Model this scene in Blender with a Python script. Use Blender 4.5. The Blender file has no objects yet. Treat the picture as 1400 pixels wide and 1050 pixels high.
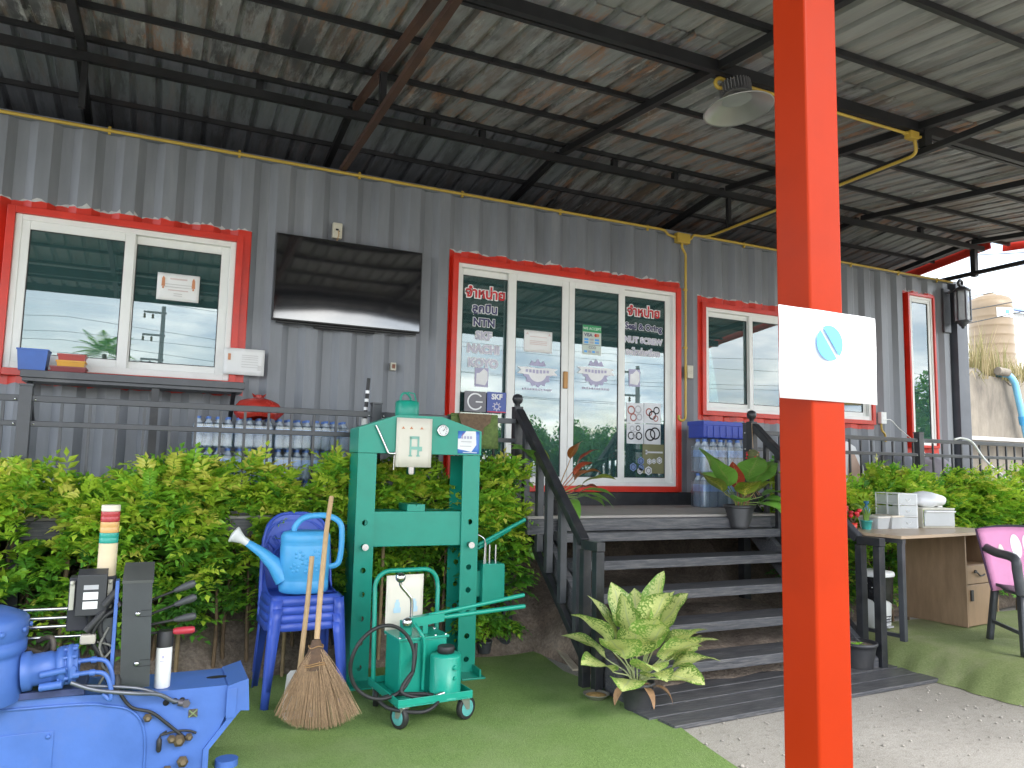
import bpy, bmesh, math, random
import numpy as np
from math import pi, sin, cos, tan, radians as rad, atan2, hypot, sqrt
from mathutils import Vector, Matrix, Euler
C = bpy.context
S = C.scene
COL = S.collection
random.seed(7)
RNG = np.random.default_rng(7)

# ------------------------------------------------------------------ camera, sky, sun, exposure
cam_d = bpy.data.cameras.new('camera')
cam = bpy.data.objects.new('camera', cam_d)
COL.objects.link(cam)
_r, _u, _f = (0.90507974, -0.42472073, 0.0210467), (-0.06340211, -0.08583865, 0.99428965), (0.4204888, 0.90124582, 0.10461901)
cam.matrix_world = Matrix(((_r[0], _u[0], -_f[0], 0.0), (_r[1], _u[1], -_f[1], -6.2), (_r[2], _u[2], -_f[2], 1.4), (0, 0, 0, 1)))
cam_d.sensor_width = 36.0
cam_d.lens = 36.0 * 1038.49 / 1400.0
cam_d.clip_start = 0.05
cam_d.clip_end = 1500
S.camera = cam

SUN_EL, SUN_AZ = rad(44), rad(163)          # azimuth measured from +Y (north) clockwise: the light comes over the viewer's right shoulder
world = bpy.data.worlds.new("World")
S.world = world
world.use_nodes = True
wn, wl = world.node_tree.nodes, world.node_tree.links
for n in list(wn): wn.remove(n)
def wnode(t, **kw):
    n = wn.new(t)
    for k, v in kw.items(): setattr(n, k, v)
    return n
sky = wnode('ShaderNodeTexSky', sky_type='NISHITA', sun_disc=False)
sky.sun_elevation, sky.sun_rotation, sky.air_density, sky.dust_density = SUN_EL, SUN_AZ, 1.0, 1.5
tc = wnode('ShaderNodeTexCoord')
sep = wnode('ShaderNodeSeparateXYZ'); wl.new(tc.outputs['Generated'], sep.inputs[0])
zz = wnode('ShaderNodeMath', operation='MAXIMUM'); wl.new(sep.outputs['Z'], zz.inputs[0]); zz.inputs[1].default_value = 0.0
za = wnode('ShaderNodeMath', operation='ADD'); wl.new(zz.outputs[0], za.inputs[0]); za.inputs[1].default_value = 0.16
dx = wnode('ShaderNodeMath', operation='DIVIDE'); wl.new(sep.outputs['X'], dx.inputs[0]); wl.new(za.outputs[0], dx.inputs[1])
dy = wnode('ShaderNodeMath', operation='DIVIDE'); wl.new(sep.outputs['Y'], dy.inputs[0]); wl.new(za.outputs[0], dy.inputs[1])
cb = wnode('ShaderNodeCombineXYZ'); wl.new(dx.outputs[0], cb.inputs[0]); wl.new(dy.outputs[0], cb.inputs[1])
n1 = wnode('ShaderNodeTexNoise'); wl.new(cb.outputs[0], n1.inputs['Vector'])
n1.inputs['Scale'].default_value = 0.75; n1.inputs['Detail'].default_value = 8; n1.inputs['Roughness'].default_value = 0.58; n1.inputs['Distortion'].default_value = 0.5
r1 = wnode('ShaderNodeValToRGB'); wl.new(n1.outputs[0], r1.inputs[0])
r1.color_ramp.elements[0].position = 0.36; r1.color_ramp.elements[1].position = 0.58
n2 = wnode('ShaderNodeTexNoise'); wl.new(cb.outputs[0], n2.inputs['Vector'])
n2.inputs['Scale'].default_value = 1.5; n2.inputs['Detail'].default_value = 7; n2.inputs['Roughness'].default_value = 0.6
r2 = wnode('ShaderNodeValToRGB'); wl.new(n2.outputs[0], r2.inputs[0]); r2.color_ramp.elements[0].position = 0.36; r2.color_ramp.elements[1].position = 0.62
cl = wnode('ShaderNodeMixRGB'); wl.new(r2.outputs[0], cl.inputs[0])
cl.inputs[1].default_value = (4.6, 6.0, 8.0, 1); cl.inputs[2].default_value = (15.5, 15.4, 15.0, 1)
mx = wnode('ShaderNodeMixRGB'); wl.new(r1.outputs[0], mx.inputs[0]); wl.new(sky.outputs[0], mx.inputs[1]); wl.new(cl.outputs[0], mx.inputs[2])
bg = wnode('ShaderNodeBackground'); wl.new(mx.outputs[0], bg.inputs[0]); bg.inputs[1].default_value = 0.12
wo = wnode('ShaderNodeOutputWorld'); wl.new(bg.outputs[0], wo.inputs[0])

sun_d = bpy.data.lights.new('sun', 'SUN')
sun = bpy.data.objects.new('sun', sun_d); COL.objects.link(sun)
sun_d.energy = 1.0; sun_d.angle = rad(28); sun_d.color = (1.0, 0.955, 0.88)
_sd = Vector((sin(SUN_AZ) * cos(SUN_EL), cos(SUN_AZ) * cos(SUN_EL), sin(SUN_EL)))
sun.rotation_euler = _sd.to_track_quat('Z', 'Y').to_euler()
S.view_settings.view_transform = 'Standard'
S.view_settings.look = 'None'
S.view_settings.gamma = 1
S.view_settings.use_curve_mapping = False
S.view_settings.exposure = 1.92
S.render.engine = 'CYCLES'
S.cycles.max_bounces = 8
S.cycles.transparent_max_bounces = 16

# ------------------------------------------------------------------ materials
def _nt(name):
    m = bpy.data.materials.new(name); m.use_nodes = True
    nt = m.node_tree
    return m, nt, nt.nodes['Principled BSDF']
def _noise(nt, scale, detail=4, rough=0.55, coord='Object', stretch=None, dim=None):
    tcn = nt.nodes.new('ShaderNodeTexCoord')
    n = nt.nodes.new('ShaderNodeTexNoise')
    n.inputs['Scale'].default_value = scale; n.inputs['Detail'].default_value = detail; n.inputs['Roughness'].default_value = rough
    src = tcn.outputs['Object']
    if coord == 'World':
        g = nt.nodes.new('ShaderNodeNewGeometry'); src = g.outputs['Position']
    if stretch:
        mp = nt.nodes.new('ShaderNodeMapping'); mp.inputs['Scale'].default_value = stretch
        nt.links.new(src, mp.inputs['Vector']); src = mp.outputs[0]
    nt.links.new(src, n.inputs['Vector'])
    return n
def _ramp(nt, sock, stops):
    r = nt.nodes.new('ShaderNodeValToRGB')
    e = r.color_ramp.elements
    while len(e) < len(stops): e.new(0.5)
    for i, (p, c) in enumerate(stops):
        e[i].position = p; e[i].color = (c[0], c[1], c[2], 1) if hasattr(c, '__len__') else (c, c, c, 1)
    nt.links.new(sock, r.inputs[0])
    return r
def _mix(nt, fac, a, b, mode='MIX'):
    m = nt.nodes.new('ShaderNodeMixRGB'); m.blend_type = mode
    for i, s in ((0, fac), (1, a), (2, b)):
        if hasattr(s, 'is_output'): nt.links.new(s, m.inputs[i])
        elif i == 0: m.inputs[0].default_value = s
        else: m.inputs[i].default_value = (s[0], s[1], s[2], 1)
    return m.outputs[0]
def mat(name, c, rough=0.5, metal=0.0, var=0.12, scale=6.0, bump=0.0, bscale=60.0, dirt=None, dirt_amt=0.5, dirt_scale=3.0,
        coord='World', stretch=None, spec=0.5, trans=0.0, alpha=1.0, emit=None, rnd=0.0, sheen=0.0):
    """painted / moulded surface: two noises vary the colour, one the gloss, one the relief; optional patches of dirt."""
    m, nt, b = _nt(name)
    n = _noise(nt, scale, 6, 0.6, coord, stretch)
    lo = tuple(max(0, x * (1 - var)) for x in c); hi = tuple(min(1, x * (1 + var)) for x in c)
    col = _ramp(nt, n.outputs[0], [(0.3, lo), (0.7, hi)]).outputs[0]
    if dirt:
        n2_ = _noise(nt, dirt_scale, 8, 0.68, coord, stretch)
        k = _ramp(nt, n2_.outputs[0], [(0.62 - 0.25 * dirt_amt, 0.0), (0.80 - 0.15 * dirt_amt, 1.0)]).outputs[0]
        mm = nt.nodes.new('ShaderNodeMath'); mm.operation = 'MULTIPLY'; nt.links.new(k, mm.inputs[0]); mm.inputs[1].default_value = dirt_amt
        col = _mix(nt, mm.outputs[0], col, dirt)
    if rnd:
        oi = nt.nodes.new('ShaderNodeObjectInfo')
        hs = nt.nodes.new('ShaderNodeHueSaturation')
        mr = nt.nodes.new('ShaderNodeMapRange'); mr.inputs[3].default_value = 1 - rnd; mr.inputs[4].default_value = 1 + rnd
        nt.links.new(oi.outputs['Random'], mr.inputs[0]); nt.links.new(mr.outputs[0], hs.inputs['Value']); nt.links.new(col, hs.inputs['Color'])
        col = hs.outputs[0]
    nt.links.new(col, b.inputs['Base Color'])
    rr = _ramp(nt, n.outputs[0], [(0.3, min(1, rough * 0.85)), (0.7, min(1, rough * 1.15))])
    nt.links.new(rr.outputs[0], b.inputs['Roughness'])
    b.inputs['Metallic'].default_value = metal
    b.inputs['Specular IOR Level'].default_value = spec
    if trans: b.inputs['Transmission Weight'].default_value = trans
    if alpha < 1: b.inputs['Alpha'].default_value = alpha
    if emit: b.inputs['Emission Color'].default_value = (*emit[:3], 1); b.inputs['Emission Strength'].default_value = emit[3]
    if bump:
        nb = _noise(nt, bscale, 6, 0.6, coord)
        bp = nt.nodes.new('ShaderNodeBump'); bp.inputs['Strength'].default_value = bump; bp.inputs['Distance'].default_value = 0.004
        nt.links.new(nb.outputs[0], bp.inputs['Height']); nt.links.new(bp.outputs[0], b.inputs['Normal'])
    return m
def glass_mat(name, tint, refl=0.3, rough=0.0, body=None):
    m, nt, b = _nt(name)
    nt.nodes.remove(b)
    out = nt.nodes['Material Output']
    t = nt.nodes.new('ShaderNodeBsdfTransparent'); t.inputs[0].default_value = (*tint, 1)
    g = nt.nodes.new('ShaderNodeBsdfGlossy'); g.inputs[0].default_value = (0.93, 0.97, 0.97, 1); g.inputs['Roughness'].default_value = rough
    lw = nt.nodes.new('ShaderNodeLayerWeight'); lw.inputs[0].default_value = 0.35
    mr = nt.nodes.new('ShaderNodeMapRange'); mr.inputs[3].default_value = refl; mr.inputs[4].default_value = 1.0
    nt.links.new(lw.outputs['Fresnel'], mr.inputs[0])
    x = nt.nodes.new('ShaderNodeMixShader')
    src = t.outputs[0]
    if body:
        df = nt.nodes.new('ShaderNodeBsdfDiffuse'); df.inputs[0].default_value = (*body, 1)
        y = nt.nodes.new('ShaderNodeMixShader'); y.inputs[0].default_value = 0.38
        nt.links.new(t.outputs[0], y.inputs[1]); nt.links.new(df.outputs[0], y.inputs[2]); src = y.outputs[0]
    nt.links.new(mr.outputs[0], x.inputs[0]); nt.links.new(src, x.inputs[1]); nt.links.new(g.outputs[0], x.inputs[2])
    nt.links.new(x.outputs[0], out.inputs[0])
    return m
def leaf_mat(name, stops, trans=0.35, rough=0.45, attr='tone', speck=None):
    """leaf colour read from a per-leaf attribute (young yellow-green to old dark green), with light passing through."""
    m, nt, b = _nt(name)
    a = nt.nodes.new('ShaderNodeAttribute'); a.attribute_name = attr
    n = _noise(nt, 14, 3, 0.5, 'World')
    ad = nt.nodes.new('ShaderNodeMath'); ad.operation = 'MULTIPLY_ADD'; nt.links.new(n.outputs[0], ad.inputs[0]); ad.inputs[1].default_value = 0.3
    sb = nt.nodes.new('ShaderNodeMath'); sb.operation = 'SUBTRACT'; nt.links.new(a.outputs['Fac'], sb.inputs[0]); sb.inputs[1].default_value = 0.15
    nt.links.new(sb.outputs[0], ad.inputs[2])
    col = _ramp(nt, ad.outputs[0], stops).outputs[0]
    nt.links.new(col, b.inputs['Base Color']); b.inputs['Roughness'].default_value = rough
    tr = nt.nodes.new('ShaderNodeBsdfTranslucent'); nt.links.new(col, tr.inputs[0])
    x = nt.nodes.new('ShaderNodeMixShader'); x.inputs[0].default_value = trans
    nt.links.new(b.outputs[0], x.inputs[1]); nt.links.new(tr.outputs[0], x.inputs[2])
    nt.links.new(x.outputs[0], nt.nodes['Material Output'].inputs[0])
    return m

# ------------------------------------------------------------------ mesh building
class MB:
    def __init__(s): s.v = []; s.f = []; s.sm = []; s.mi = []; s.cur = 0; s.uv = {}
    def add(s, vs, fs, smooth=False):
        o = len(s.v)
        s.v += [tuple(p) for p in vs]
        for f in fs:
            s.f.append(tuple(i + o for i in f)); s.sm.append(smooth); s.mi.append(s.cur)
        return s
    def box(s, x0, x1, y0, y1, z0, z1, R=None, c=None):
        p = [(x, y, z) for x in (x0, x1) for y in (y0, y1) for z in (z0, z1)]
        if R is not None: p = [R @ Vector(q) + Vector(c or (0, 0, 0)) for q in p]
        return s.add(p, [(0, 1, 3, 2), (4, 6, 7, 5), (0, 4, 5, 1), (2, 3, 7, 6), (0, 2, 6, 4), (1, 5, 7, 3)])
    def bar(s, a, b, w, h=None, up=(0, 0, 1)):
        a, b = Vector(a), Vector(b); h = h or w
        d = (b - a).normalized(); up = Vector(up)
        if abs(d.dot(up)) > 0.98: up = Vector((0, 1, 0))
        x = d.cross(up).normalized() * (w / 2); y = x.cross(d).normalized() * (h / 2)
        vs = [q + sx * x + sy * y for q in (a, b) for sx, sy in ((-1, -1), (1, -1), (1, 1), (-1, 1))]
        return s.add(vs, [(3, 2, 1, 0), (4, 5, 6, 7), (0, 1, 5, 4), (1, 2, 6, 5), (2, 3, 7, 6), (3, 0, 4, 7)])
    def tube(s, pts, r, n=8, cap=True, closed=False, sq=1.0):
        P = [Vector(p) for p in pts]; m = len(P)
        rs = r if hasattr(r, '__len__') else [r] * m
        vs = []; N = None
        for i, p in enumerate(P):
            a = P[(i - 1) % m] if (closed or i) else P[0]
            b = P[(i + 1) % m] if (closed or i < m - 1) else P[-1]
            d = (b - a)
            d = d.normalized() if d.length > 1e-9 else Vector((0, 0, 1))
            if N is None:
                N = d.orthogonal().normalized()
            N = (N - d * N.dot(d))
            N = N.normalized() if N.length > 1e-6 else d.orthogonal().normalized()
            B = d.cross(N)
            vs += [p + (N * cos(2 * pi * k / n) + B * sin(2 * pi * k / n) * sq) * rs[i] for k in range(n)]
        fs = []
        for i in range(m if closed else m - 1):
            j = (i + 1) % m
            for k in range(n):
                fs.append((i * n + k, i * n + (k + 1) % n, j * n + (k + 1) % n, j * n + k))
        s.add(vs, fs, True)
        if cap and not closed:
            s.add(vs[:n], [tuple(range(n - 1, -1, -1))]); s.add(vs[-n:], [tuple(range(n))])
        return s
    def lathe(s, prof, c=(0, 0, 0), n=20, axis=(0, 0, 1), sx=1.0, sy=1.0, smooth=True, cap=True):
        """prof: (radius, height) pairs up the axis."""
        ax = Vector(axis).normalized()
        q = Vector((0, 0, 1)).rotation_difference(ax).to_matrix()
        vs = [q @ Vector((r * cos(2 * pi * k / n) * sx, r * sin(2 * pi * k / n) * sy, h)) + Vector(c) for r, h in prof for k in range(n)]
        fs = [(i * n + k, i * n + (k + 1) % n, (i + 1) * n + (k + 1) % n, (i + 1) * n + k) for i in range(len(prof) - 1) for k in range(n)]
        s.add(vs, fs, smooth)
        if cap:
            if prof[0][0] > 1e-4: s.add(vs[:n], [tuple(range(n - 1, -1, -1))])
            if prof[-1][0] > 1e-4: s.add(vs[-n:], [tuple(range(n))])
        return s
    def prism(s, poly, ext, smooth=False):
        """poly: 3-D outline; ext: extrusion vector."""
        e = Vector(ext); P = [Vector(p) for p in poly]; n = len(P)
        nrm = Vector((0, 0, 0))
        for i in range(n): nrm += P[i].cross(P[(i + 1) % n])
        if nrm.dot(e) < 0: P.reverse()
        vs = P + [p + e for p in P]
        s.add(vs, [tuple(range(n - 1, -1, -1)), tuple(range(n, 2 * n))])
        s.add(vs, [(i, (i + 1) % n, n + (i + 1) % n, n + i) for i in range(n)], smooth)
        return s
    def grid(s, P, smooth=True, flip=False):
        """P: rows of points."""
        nr, nc = len(P), len(P[0])
        fs = [(i * nc + j, i * nc + j + 1, (i + 1) * nc + j + 1, (i + 1) * nc + j) for i in range(nr - 1) for j in range(nc - 1)]
        if flip: fs = [f[::-1] for f in fs]
        return s.add([p for r in P for p in r], fs, smooth)
    def sphere(s, c, r, n=12, m=8, sz=1.0):
        return s.lathe([(max(r * sin(pi * i / m), 1e-5), -r * cos(pi * i / m) * sz) for i in range(m + 1)], c, n, cap=False)
    def holed(s, x0, x1, y0, y1, r, T, n=16, t=0.01):
        """a plate cell x0..x1 by y0..y1 with a round hole of radius r at its middle; T maps (x, y, depth) to 3-D."""
        cx, cy = (x0 + x1) / 2, (y0 + y1) / 2; w, h = (x1 - x0) / 2, (y1 - y0) / 2
        an = sorted(set([2 * pi * k / n for k in range(n)] + [atan2(h, w), pi - atan2(h, w), pi + atan2(h, w), 2 * pi - atan2(h, w)]))
        o, i_ = [], []
        for a in an:
            k = min(w / max(abs(cos(a)), 1e-9), h / max(abs(sin(a)), 1e-9))
            o.append((cx + k * cos(a), cy + k * sin(a))); i_.append((cx + r * cos(a), cy + r * sin(a)))
        m = len(an)
        vs = [T(x, y, d) for d in (0, t) for L in (o, i_) for x, y in L]
        fs = []
        for k in range(m):
            j = (k + 1) % m
            fs += [(k, j, m + j, m + k), (2 * m + j, 2 * m + k, 3 * m + k, 3 * m + j), (m + k, m + j, 3 * m + j, 3 * m + k)]
        return s.add(vs, fs)
    def xf(s, M, i0=0):
        for i in range(i0, len(s.v)): s.v[i] = tuple(M @ Vector(s.v[i]))
        return s

def _root(o):
    while o.parent: o = o.parent
    return o
def obj(name, mb, mats, parent=None, local=False, bev=0.0, seg=2, fixn=True, attr=None):
    """link the collected shapes as ONE mesh object; coordinates are the world's unless local."""
    me = bpy.data.meshes.new(name)
    vs = mb.v
    o = bpy.data.objects.new(name, me)
    if parent is not None:
        o.parent = parent
        if not local:
            inv = _root(parent).matrix_basis.inverted()
            vs = [inv @ Vector(p) for p in vs]
    elif not local and vs:
        xs = np.array(vs); c = ((xs[:, 0].min() + xs[:, 0].max()) / 2, (xs[:, 1].min() + xs[:, 1].max()) / 2, xs[:, 2].min())
        o.location = c
        vs = [tuple(p) for p in xs - np.array(c)]
    me.from_pydata([tuple(p) for p in vs], [], mb.f)
    me.polygons.foreach_set('use_smooth', mb.sm)
    ms = mats if isinstance(mats, (list, tuple)) else [mats]
    for m in ms: me.materials.append(m)
    if len(ms) > 1: me.polygons.foreach_set('material_index', mb.mi)
    if fixn:
        bm = bmesh.new(); bm.from_mesh(me); bmesh.ops.recalc_face_normals(bm, faces=bm.faces); bm.to_mesh(me); bm.free()
    if attr is not None:
        a = me.attributes.new('tone', 'FLOAT', 'FACE'); a.data.foreach_set('value', np.asarray(attr, np.float32))
    me.update()
    COL.objects.link(o)
    if bev:
        b = o.modifiers.new('bevel', 'BEVEL'); b.width = bev; b.segments = seg; b.limit_method = 'ANGLE'; b.angle_limit = rad(40)
        b.harden_normals = False
    return o
def tag(o, label=None, cat=None, group=None, kind=None):
    if label: o['label'] = label
    if cat: o['category'] = cat
    if group: o['group'] = group
    if kind: o['kind'] = kind
    return o
def thing(name, label, cat, loc=(0, 0, 0), rz=0.0, group=None):
    o = bpy.data.objects.new(name, None)
    o.empty_display_size = 0.1
    o.location = loc; o.rotation_euler = (0, 0, rz)
    o.matrix_basis = Matrix.Translation(Vector(loc)) @ Matrix.Rotation(rz, 4, 'Z')
    COL.objects.link(o)
    return tag(o, label, cat, group)
def dup(o, parent=None):
    c = o.copy(); COL.objects.link(c)
    if parent is not None: c.parent = parent
    for ch in list(o.children): dup(ch, c)
    return c
def place(o, loc, rz=0.0, label=None, group=None):
    c = dup(o); c.location = loc; c.rotation_euler = (0, 0, rz)
    if label: c['label'] = label
    if group: c['group'] = group
    return c
def copy_part(o, parent, off=(0, 0, 0), rz=0.0):
    c = dup(o, parent); c.location = Vector(o.location) + Vector(off); c.rotation_euler = (0, 0, rz)
    return c
def text(name, body, x, y, z, size, m, parent, off=0.0, ext=0.0006, R=None, align='CENTER', bold=0.0):
    cu = bpy.data.curves.new(name, 'FONT'); cu.body = body; cu.size = size
    cu.align_x = align; cu.align_y = 'CENTER'; cu.extrude = ext; cu.offset = off; cu.resolution_u = 3
    tmp = bpy.data.objects.new('tmp', cu); COL.objects.link(tmp)
    dg = C.evaluated_depsgraph_get()
    me = bpy.data.meshes.new_from_object(tmp.evaluated_get(dg)); me.name = name
    bpy.data.objects.remove(tmp); bpy.data.curves.remove(cu)
    me.materials.clear(); me.materials.append(m)
    o = bpy.data.objects.new(name, me); COL.objects.link(o)
    M_ = Matrix.Translation((x, y, z)) @ (R or Matrix.Rotation(pi / 2, 4, 'X'))
    if parent is not None:
        o.parent = parent
        M_ = _root(parent).matrix_basis.inverted() @ M_
    o.matrix_basis = M_
    return o
def arc(c, r, a0, a1, n, ax=0, bx=1):
    out = []
    for i in range(n + 1):
        a = a0 + (a1 - a0) * i / n; p = list(c); p[ax] += r * cos(a); p[bx] += r * sin(a); out.append(tuple(p))
    return out
def bez(p0, p1, p2, p3, n=12):
    p0, p1, p2, p3 = map(Vector, (p0, p1, p2, p3)); out = []
    for i in range(n + 1):
        t = i / n; out.append(p0 * (1 - t) ** 3 + p1 * 3 * t * (1 - t) ** 2 + p2 * 3 * t * t * (1 - t) + p3 * t ** 3)
    return out
def smooth_path(pts, k=6):
    P = [Vector(p) for p in pts]; out = []
    for i in range(len(P) - 1):
        a, b, c, d = P[max(i - 1, 0)], P[i], P[i + 1], P[min(i + 2, len(P) - 1)]
        for j in range(k):
            t = j / k
            out.append(0.5 * ((2 * b) + (c - a) * t + (2 * a - 5 * b + 4 * c - d) * t * t + (3 * b - a - 3 * c + d) * t ** 3))
    return out + [P[-1]]
# ------------------------------------------------------------------ shared materials
M = {}
M['grey'] = mat('grey_container_paint', (0.200, 0.212, 0.234), 0.42, 0, 0.16, 2.2, 0.12, 35, dirt=(0.29, 0.29, 0.285), dirt_amt=0.3, dirt_scale=2.2, stretch=(3.0, 3.0, 0.45))
M['red'] = mat('red_gloss_paint', (0.60, 0.030, 0.014), 0.33, 0, 0.14, 5, 0.10, 30, dirt=(0.30, 0.03, 0.02), dirt_amt=0.35, dirt_scale=6)
M['orange'] = mat('orange_red_post_paint', (0.305, 0.0200, 0.0006), 0.45, 0, 0.06, 3, 0.06, 25, dirt=(0.20, 0.014, 0.0006), dirt_amt=0.35, dirt_scale=5, spec=0.12)
M['pvc'] = mat('white_pvc', (0.78, 0.78, 0.75), 0.35, 0, 0.04, 4, 0, dirt=(0.5, 0.48, 0.42), dirt_amt=0.25, dirt_scale=7)
M['black'] = mat('black_steel_paint', (0.022, 0.023, 0.027), 0.38, 0, 0.3, 7, 0.15, 60, dirt=(0.10, 0.09, 0.08), dirt_amt=0.4, dirt_scale=9)
M['blackwood'] = mat('black_stained_timber', (0.054, 0.056, 0.064), 0.45, 0, 0.35, 6, 0.5, 60, dirt=(0.19, 0.18, 0.175), dirt_amt=0.7, dirt_scale=7, stretch=(1, 14, 14))
M['fence'] = mat('dark_grey_fence_paint', (0.050, 0.053, 0.060), 0.35, 0, 0.2, 7, 0.1, 50, dirt=(0.14, 0.13, 0.12), dirt_amt=0.25)
M['steel'] = mat('roof_frame_steel', (0.013, 0.0135, 0.015), 0.5, 0.0, 0.3, 5, 0.1, 40, dirt=(0.045, 0.026, 0.018), dirt_amt=0.3, dirt_scale=4)
M['ruststeel'] = mat('rusty_brown_steel', (0.065, 0.032, 0.022), 0.6, 0.0, 0.3, 6, 0.2, 40, dirt=(0.10, 0.05, 0.03), dirt_amt=0.6)
M['conduit'] = mat('yellow_conduit', (0.52, 0.35, 0.055), 0.4, 0, 0.1, 5, 0, dirt=(0.30, 0.21, 0.05), dirt_amt=0.4, dirt_scale=6)
M['chrome'] = mat('polished_steel', (0.62, 0.62, 0.62), 0.18, 1.0, 0.06, 10)
M['green'] = mat('green_hammer_enamel', (0.008, 0.290, 0.205), 0.34, 0, 0.07, 6, 0.08, 70, dirt=(0.01, 0.19, 0.14), dirt_amt=0.2)
M['blue'] = mat('blue_machine_paint', (0.060, 0.140, 0.43), 0.45, 0, 0.14, 4, 0.12, 40, dirt=(0.11, 0.16, 0.36), dirt_amt=0.4, dirt_scale=5)
M['rubber'] = mat('black_rubber', (0.018, 0.018, 0.019), 0.55, 0, 0.3, 12)
M['paper'] = mat('white_paper', (0.80, 0.80, 0.79), 0.6, 0, 0.03, 5)
M['cream'] = mat('aged_paper', (0.72, 0.68, 0.58), 0.6, 0, 0.05, 5)
M['wood'] = mat('pale_broom_wood', (0.50, 0.33, 0.17), 0.5, 0, 0.15, 6, 0.2, 80, stretch=(10, 10, 1))
M['dark'] = mat('black_hole', (0.006, 0.006, 0.007), 0.8)
M['red_ink'] = mat('red_sticker', (0.55, 0.02, 0.03), 0.4); M['white_ink'] = mat('white_sticker', (0.80, 0.80, 0.80), 0.4)
M['navy_ink'] = mat('navy_sticker', (0.05, 0.045, 0.13), 0.4); M['pale_ink'] = mat('lilac_grey_sticker', (0.52, 0.50, 0.60), 0.4)
M['orange_ink'] = mat('orange_print', (0.60, 0.25, 0.12), 0.6); M['blue_ink'] = mat('blue_print', (0.10, 0.38, 0.80), 0.5); M['grey_ink'] = mat('grey_print', (0.42, 0.42, 0.44), 0.6)
M['pane'] = glass_mat('tinted_window_glass', (0.40, 0.58, 0.56), 0.098, 0.0, (0.075, 0.165, 0.165))
M['pot'] = mat('black_plastic_pot', (0.035, 0.035, 0.038), 0.45, 0, 0.2, 8, 0.1, 30, dirt=(0.12, 0.11, 0.10), dirt_amt=0.35)

def roof_mat(name, base, rust, soot, pale):
    """sheet underside: streaks that run along the ribs, gathered in irregular patches."""
    m, nt, b = _nt(name)
    g = nt.nodes.new('ShaderNodeNewGeometry')
    oi = nt.nodes.new('ShaderNodeObjectInfo')
    cx = nt.nodes.new('ShaderNodeCombineXYZ')
    ml = nt.nodes.new('ShaderNodeMath'); ml.operation = 'MULTIPLY'; ml.inputs[1].default_value = 3.0
    nt.links.new(oi.outputs['Random'], ml.inputs[0]); nt.links.new(ml.outputs[0], cx.inputs[2])
    def nz(sc, d, r, st, off=0.0):
        mp = nt.nodes.new('ShaderNodeMapping'); mp.inputs['Scale'].default_value = st; mp.inputs['Location'].default_value = (off, off * 0.7, 0)
        ad = nt.nodes.new('ShaderNodeVectorMath'); ad.operation = 'ADD'
        nt.links.new(g.outputs['Position'], mp.inputs['Vector']); nt.links.new(mp.outputs[0], ad.inputs[0]); nt.links.new(cx.outputs[0], ad.inputs[1])
        q = nt.nodes.new('ShaderNodeTexNoise'); q.inputs['Scale'].default_value = sc; q.inputs['Detail'].default_value = d; q.inputs['Roughness'].default_value = r
        nt.links.new(ad.outputs[0], q.inputs['Vector']); return q.outputs[0]
    def mth(op, x, y):
        q = nt.nodes.new('ShaderNodeMath'); q.operation = op
        for i, s_ in enumerate((x, y)):
            if hasattr(s_, 'is_output'): nt.links.new(s_, q.inputs[i])
            else: q.inputs[i].default_value = s_
        return q.outputs[0]
    n = nz(1.0, 8, 0.7, (11.0, 1.1, 1.0))
    col = _ramp(nt, n, [(0.3, tuple(x * 0.72 for x in base)), (0.7, tuple(x * 1.22 for x in base))]).outputs[0]
    for k_, (amt, c, st, lo, plo) in enumerate(((soot, (0.040, 0.041, 0.043), (6.0, 0.9, 1), 0.48, 0.38), (rust * 0.9, (0.16, 0.105, 0.070), (9.0, 1.3, 1), 0.48, 0.41), (rust, (0.40, 0.175, 0.070), (13.0, 2.0, 1), 0.50, 0.44), (pale, (0.62, 0.62, 0.60), (15.0, 2.6, 1), 0.56, 0.46))):
        if amt <= 0: continue
        st_ = _ramp(nt, nz(1.0, 9, 0.75, st, 3.1 * k_ + 1), [(lo, 0.0), (lo + 0.09, 1.0)]).outputs[0]
        pa_ = _ramp(nt, nz(1.0, 4, 0.6, (1.3, 0.9, 1), 7.7 * k_ + 2), [(plo, 0.0), (plo + 0.16, 1.0)]).outputs[0]
        col = _mix(nt, mth('MULTIPLY', mth('MULTIPLY', st_, pa_), amt), col, c)
    nt.links.new(col, b.inputs['Base Color'])
    b.inputs['Roughness'].default_value = 0.5; b.inputs['Metallic'].default_value = 0.12
    bp = nt.nodes.new('ShaderNodeBump'); bp.inputs['Strength'].default_value = 0.15; bp.inputs['Distance'].default_value = 0.004
    nt.links.new(n, bp.inputs['Height']); nt.links.new(bp.outputs[0], b.inputs['Normal'])
    return m
M['roof_clean'] = roof_mat('galvanised_roof_sheet', (0.285, 0.285, 0.276), 0.15, 0.4, 0.2)
M['roof_rust'] = roof_mat('rust_streaked_roof_sheet', (0.285, 0.290, 0.294), 0.68, 0.8, 0.9)
M['roof_dark'] = roof_mat('blue_grey_roof_sheet', (0.20, 0.218, 0.24), 0.10, 0.5, 0.15)

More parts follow.
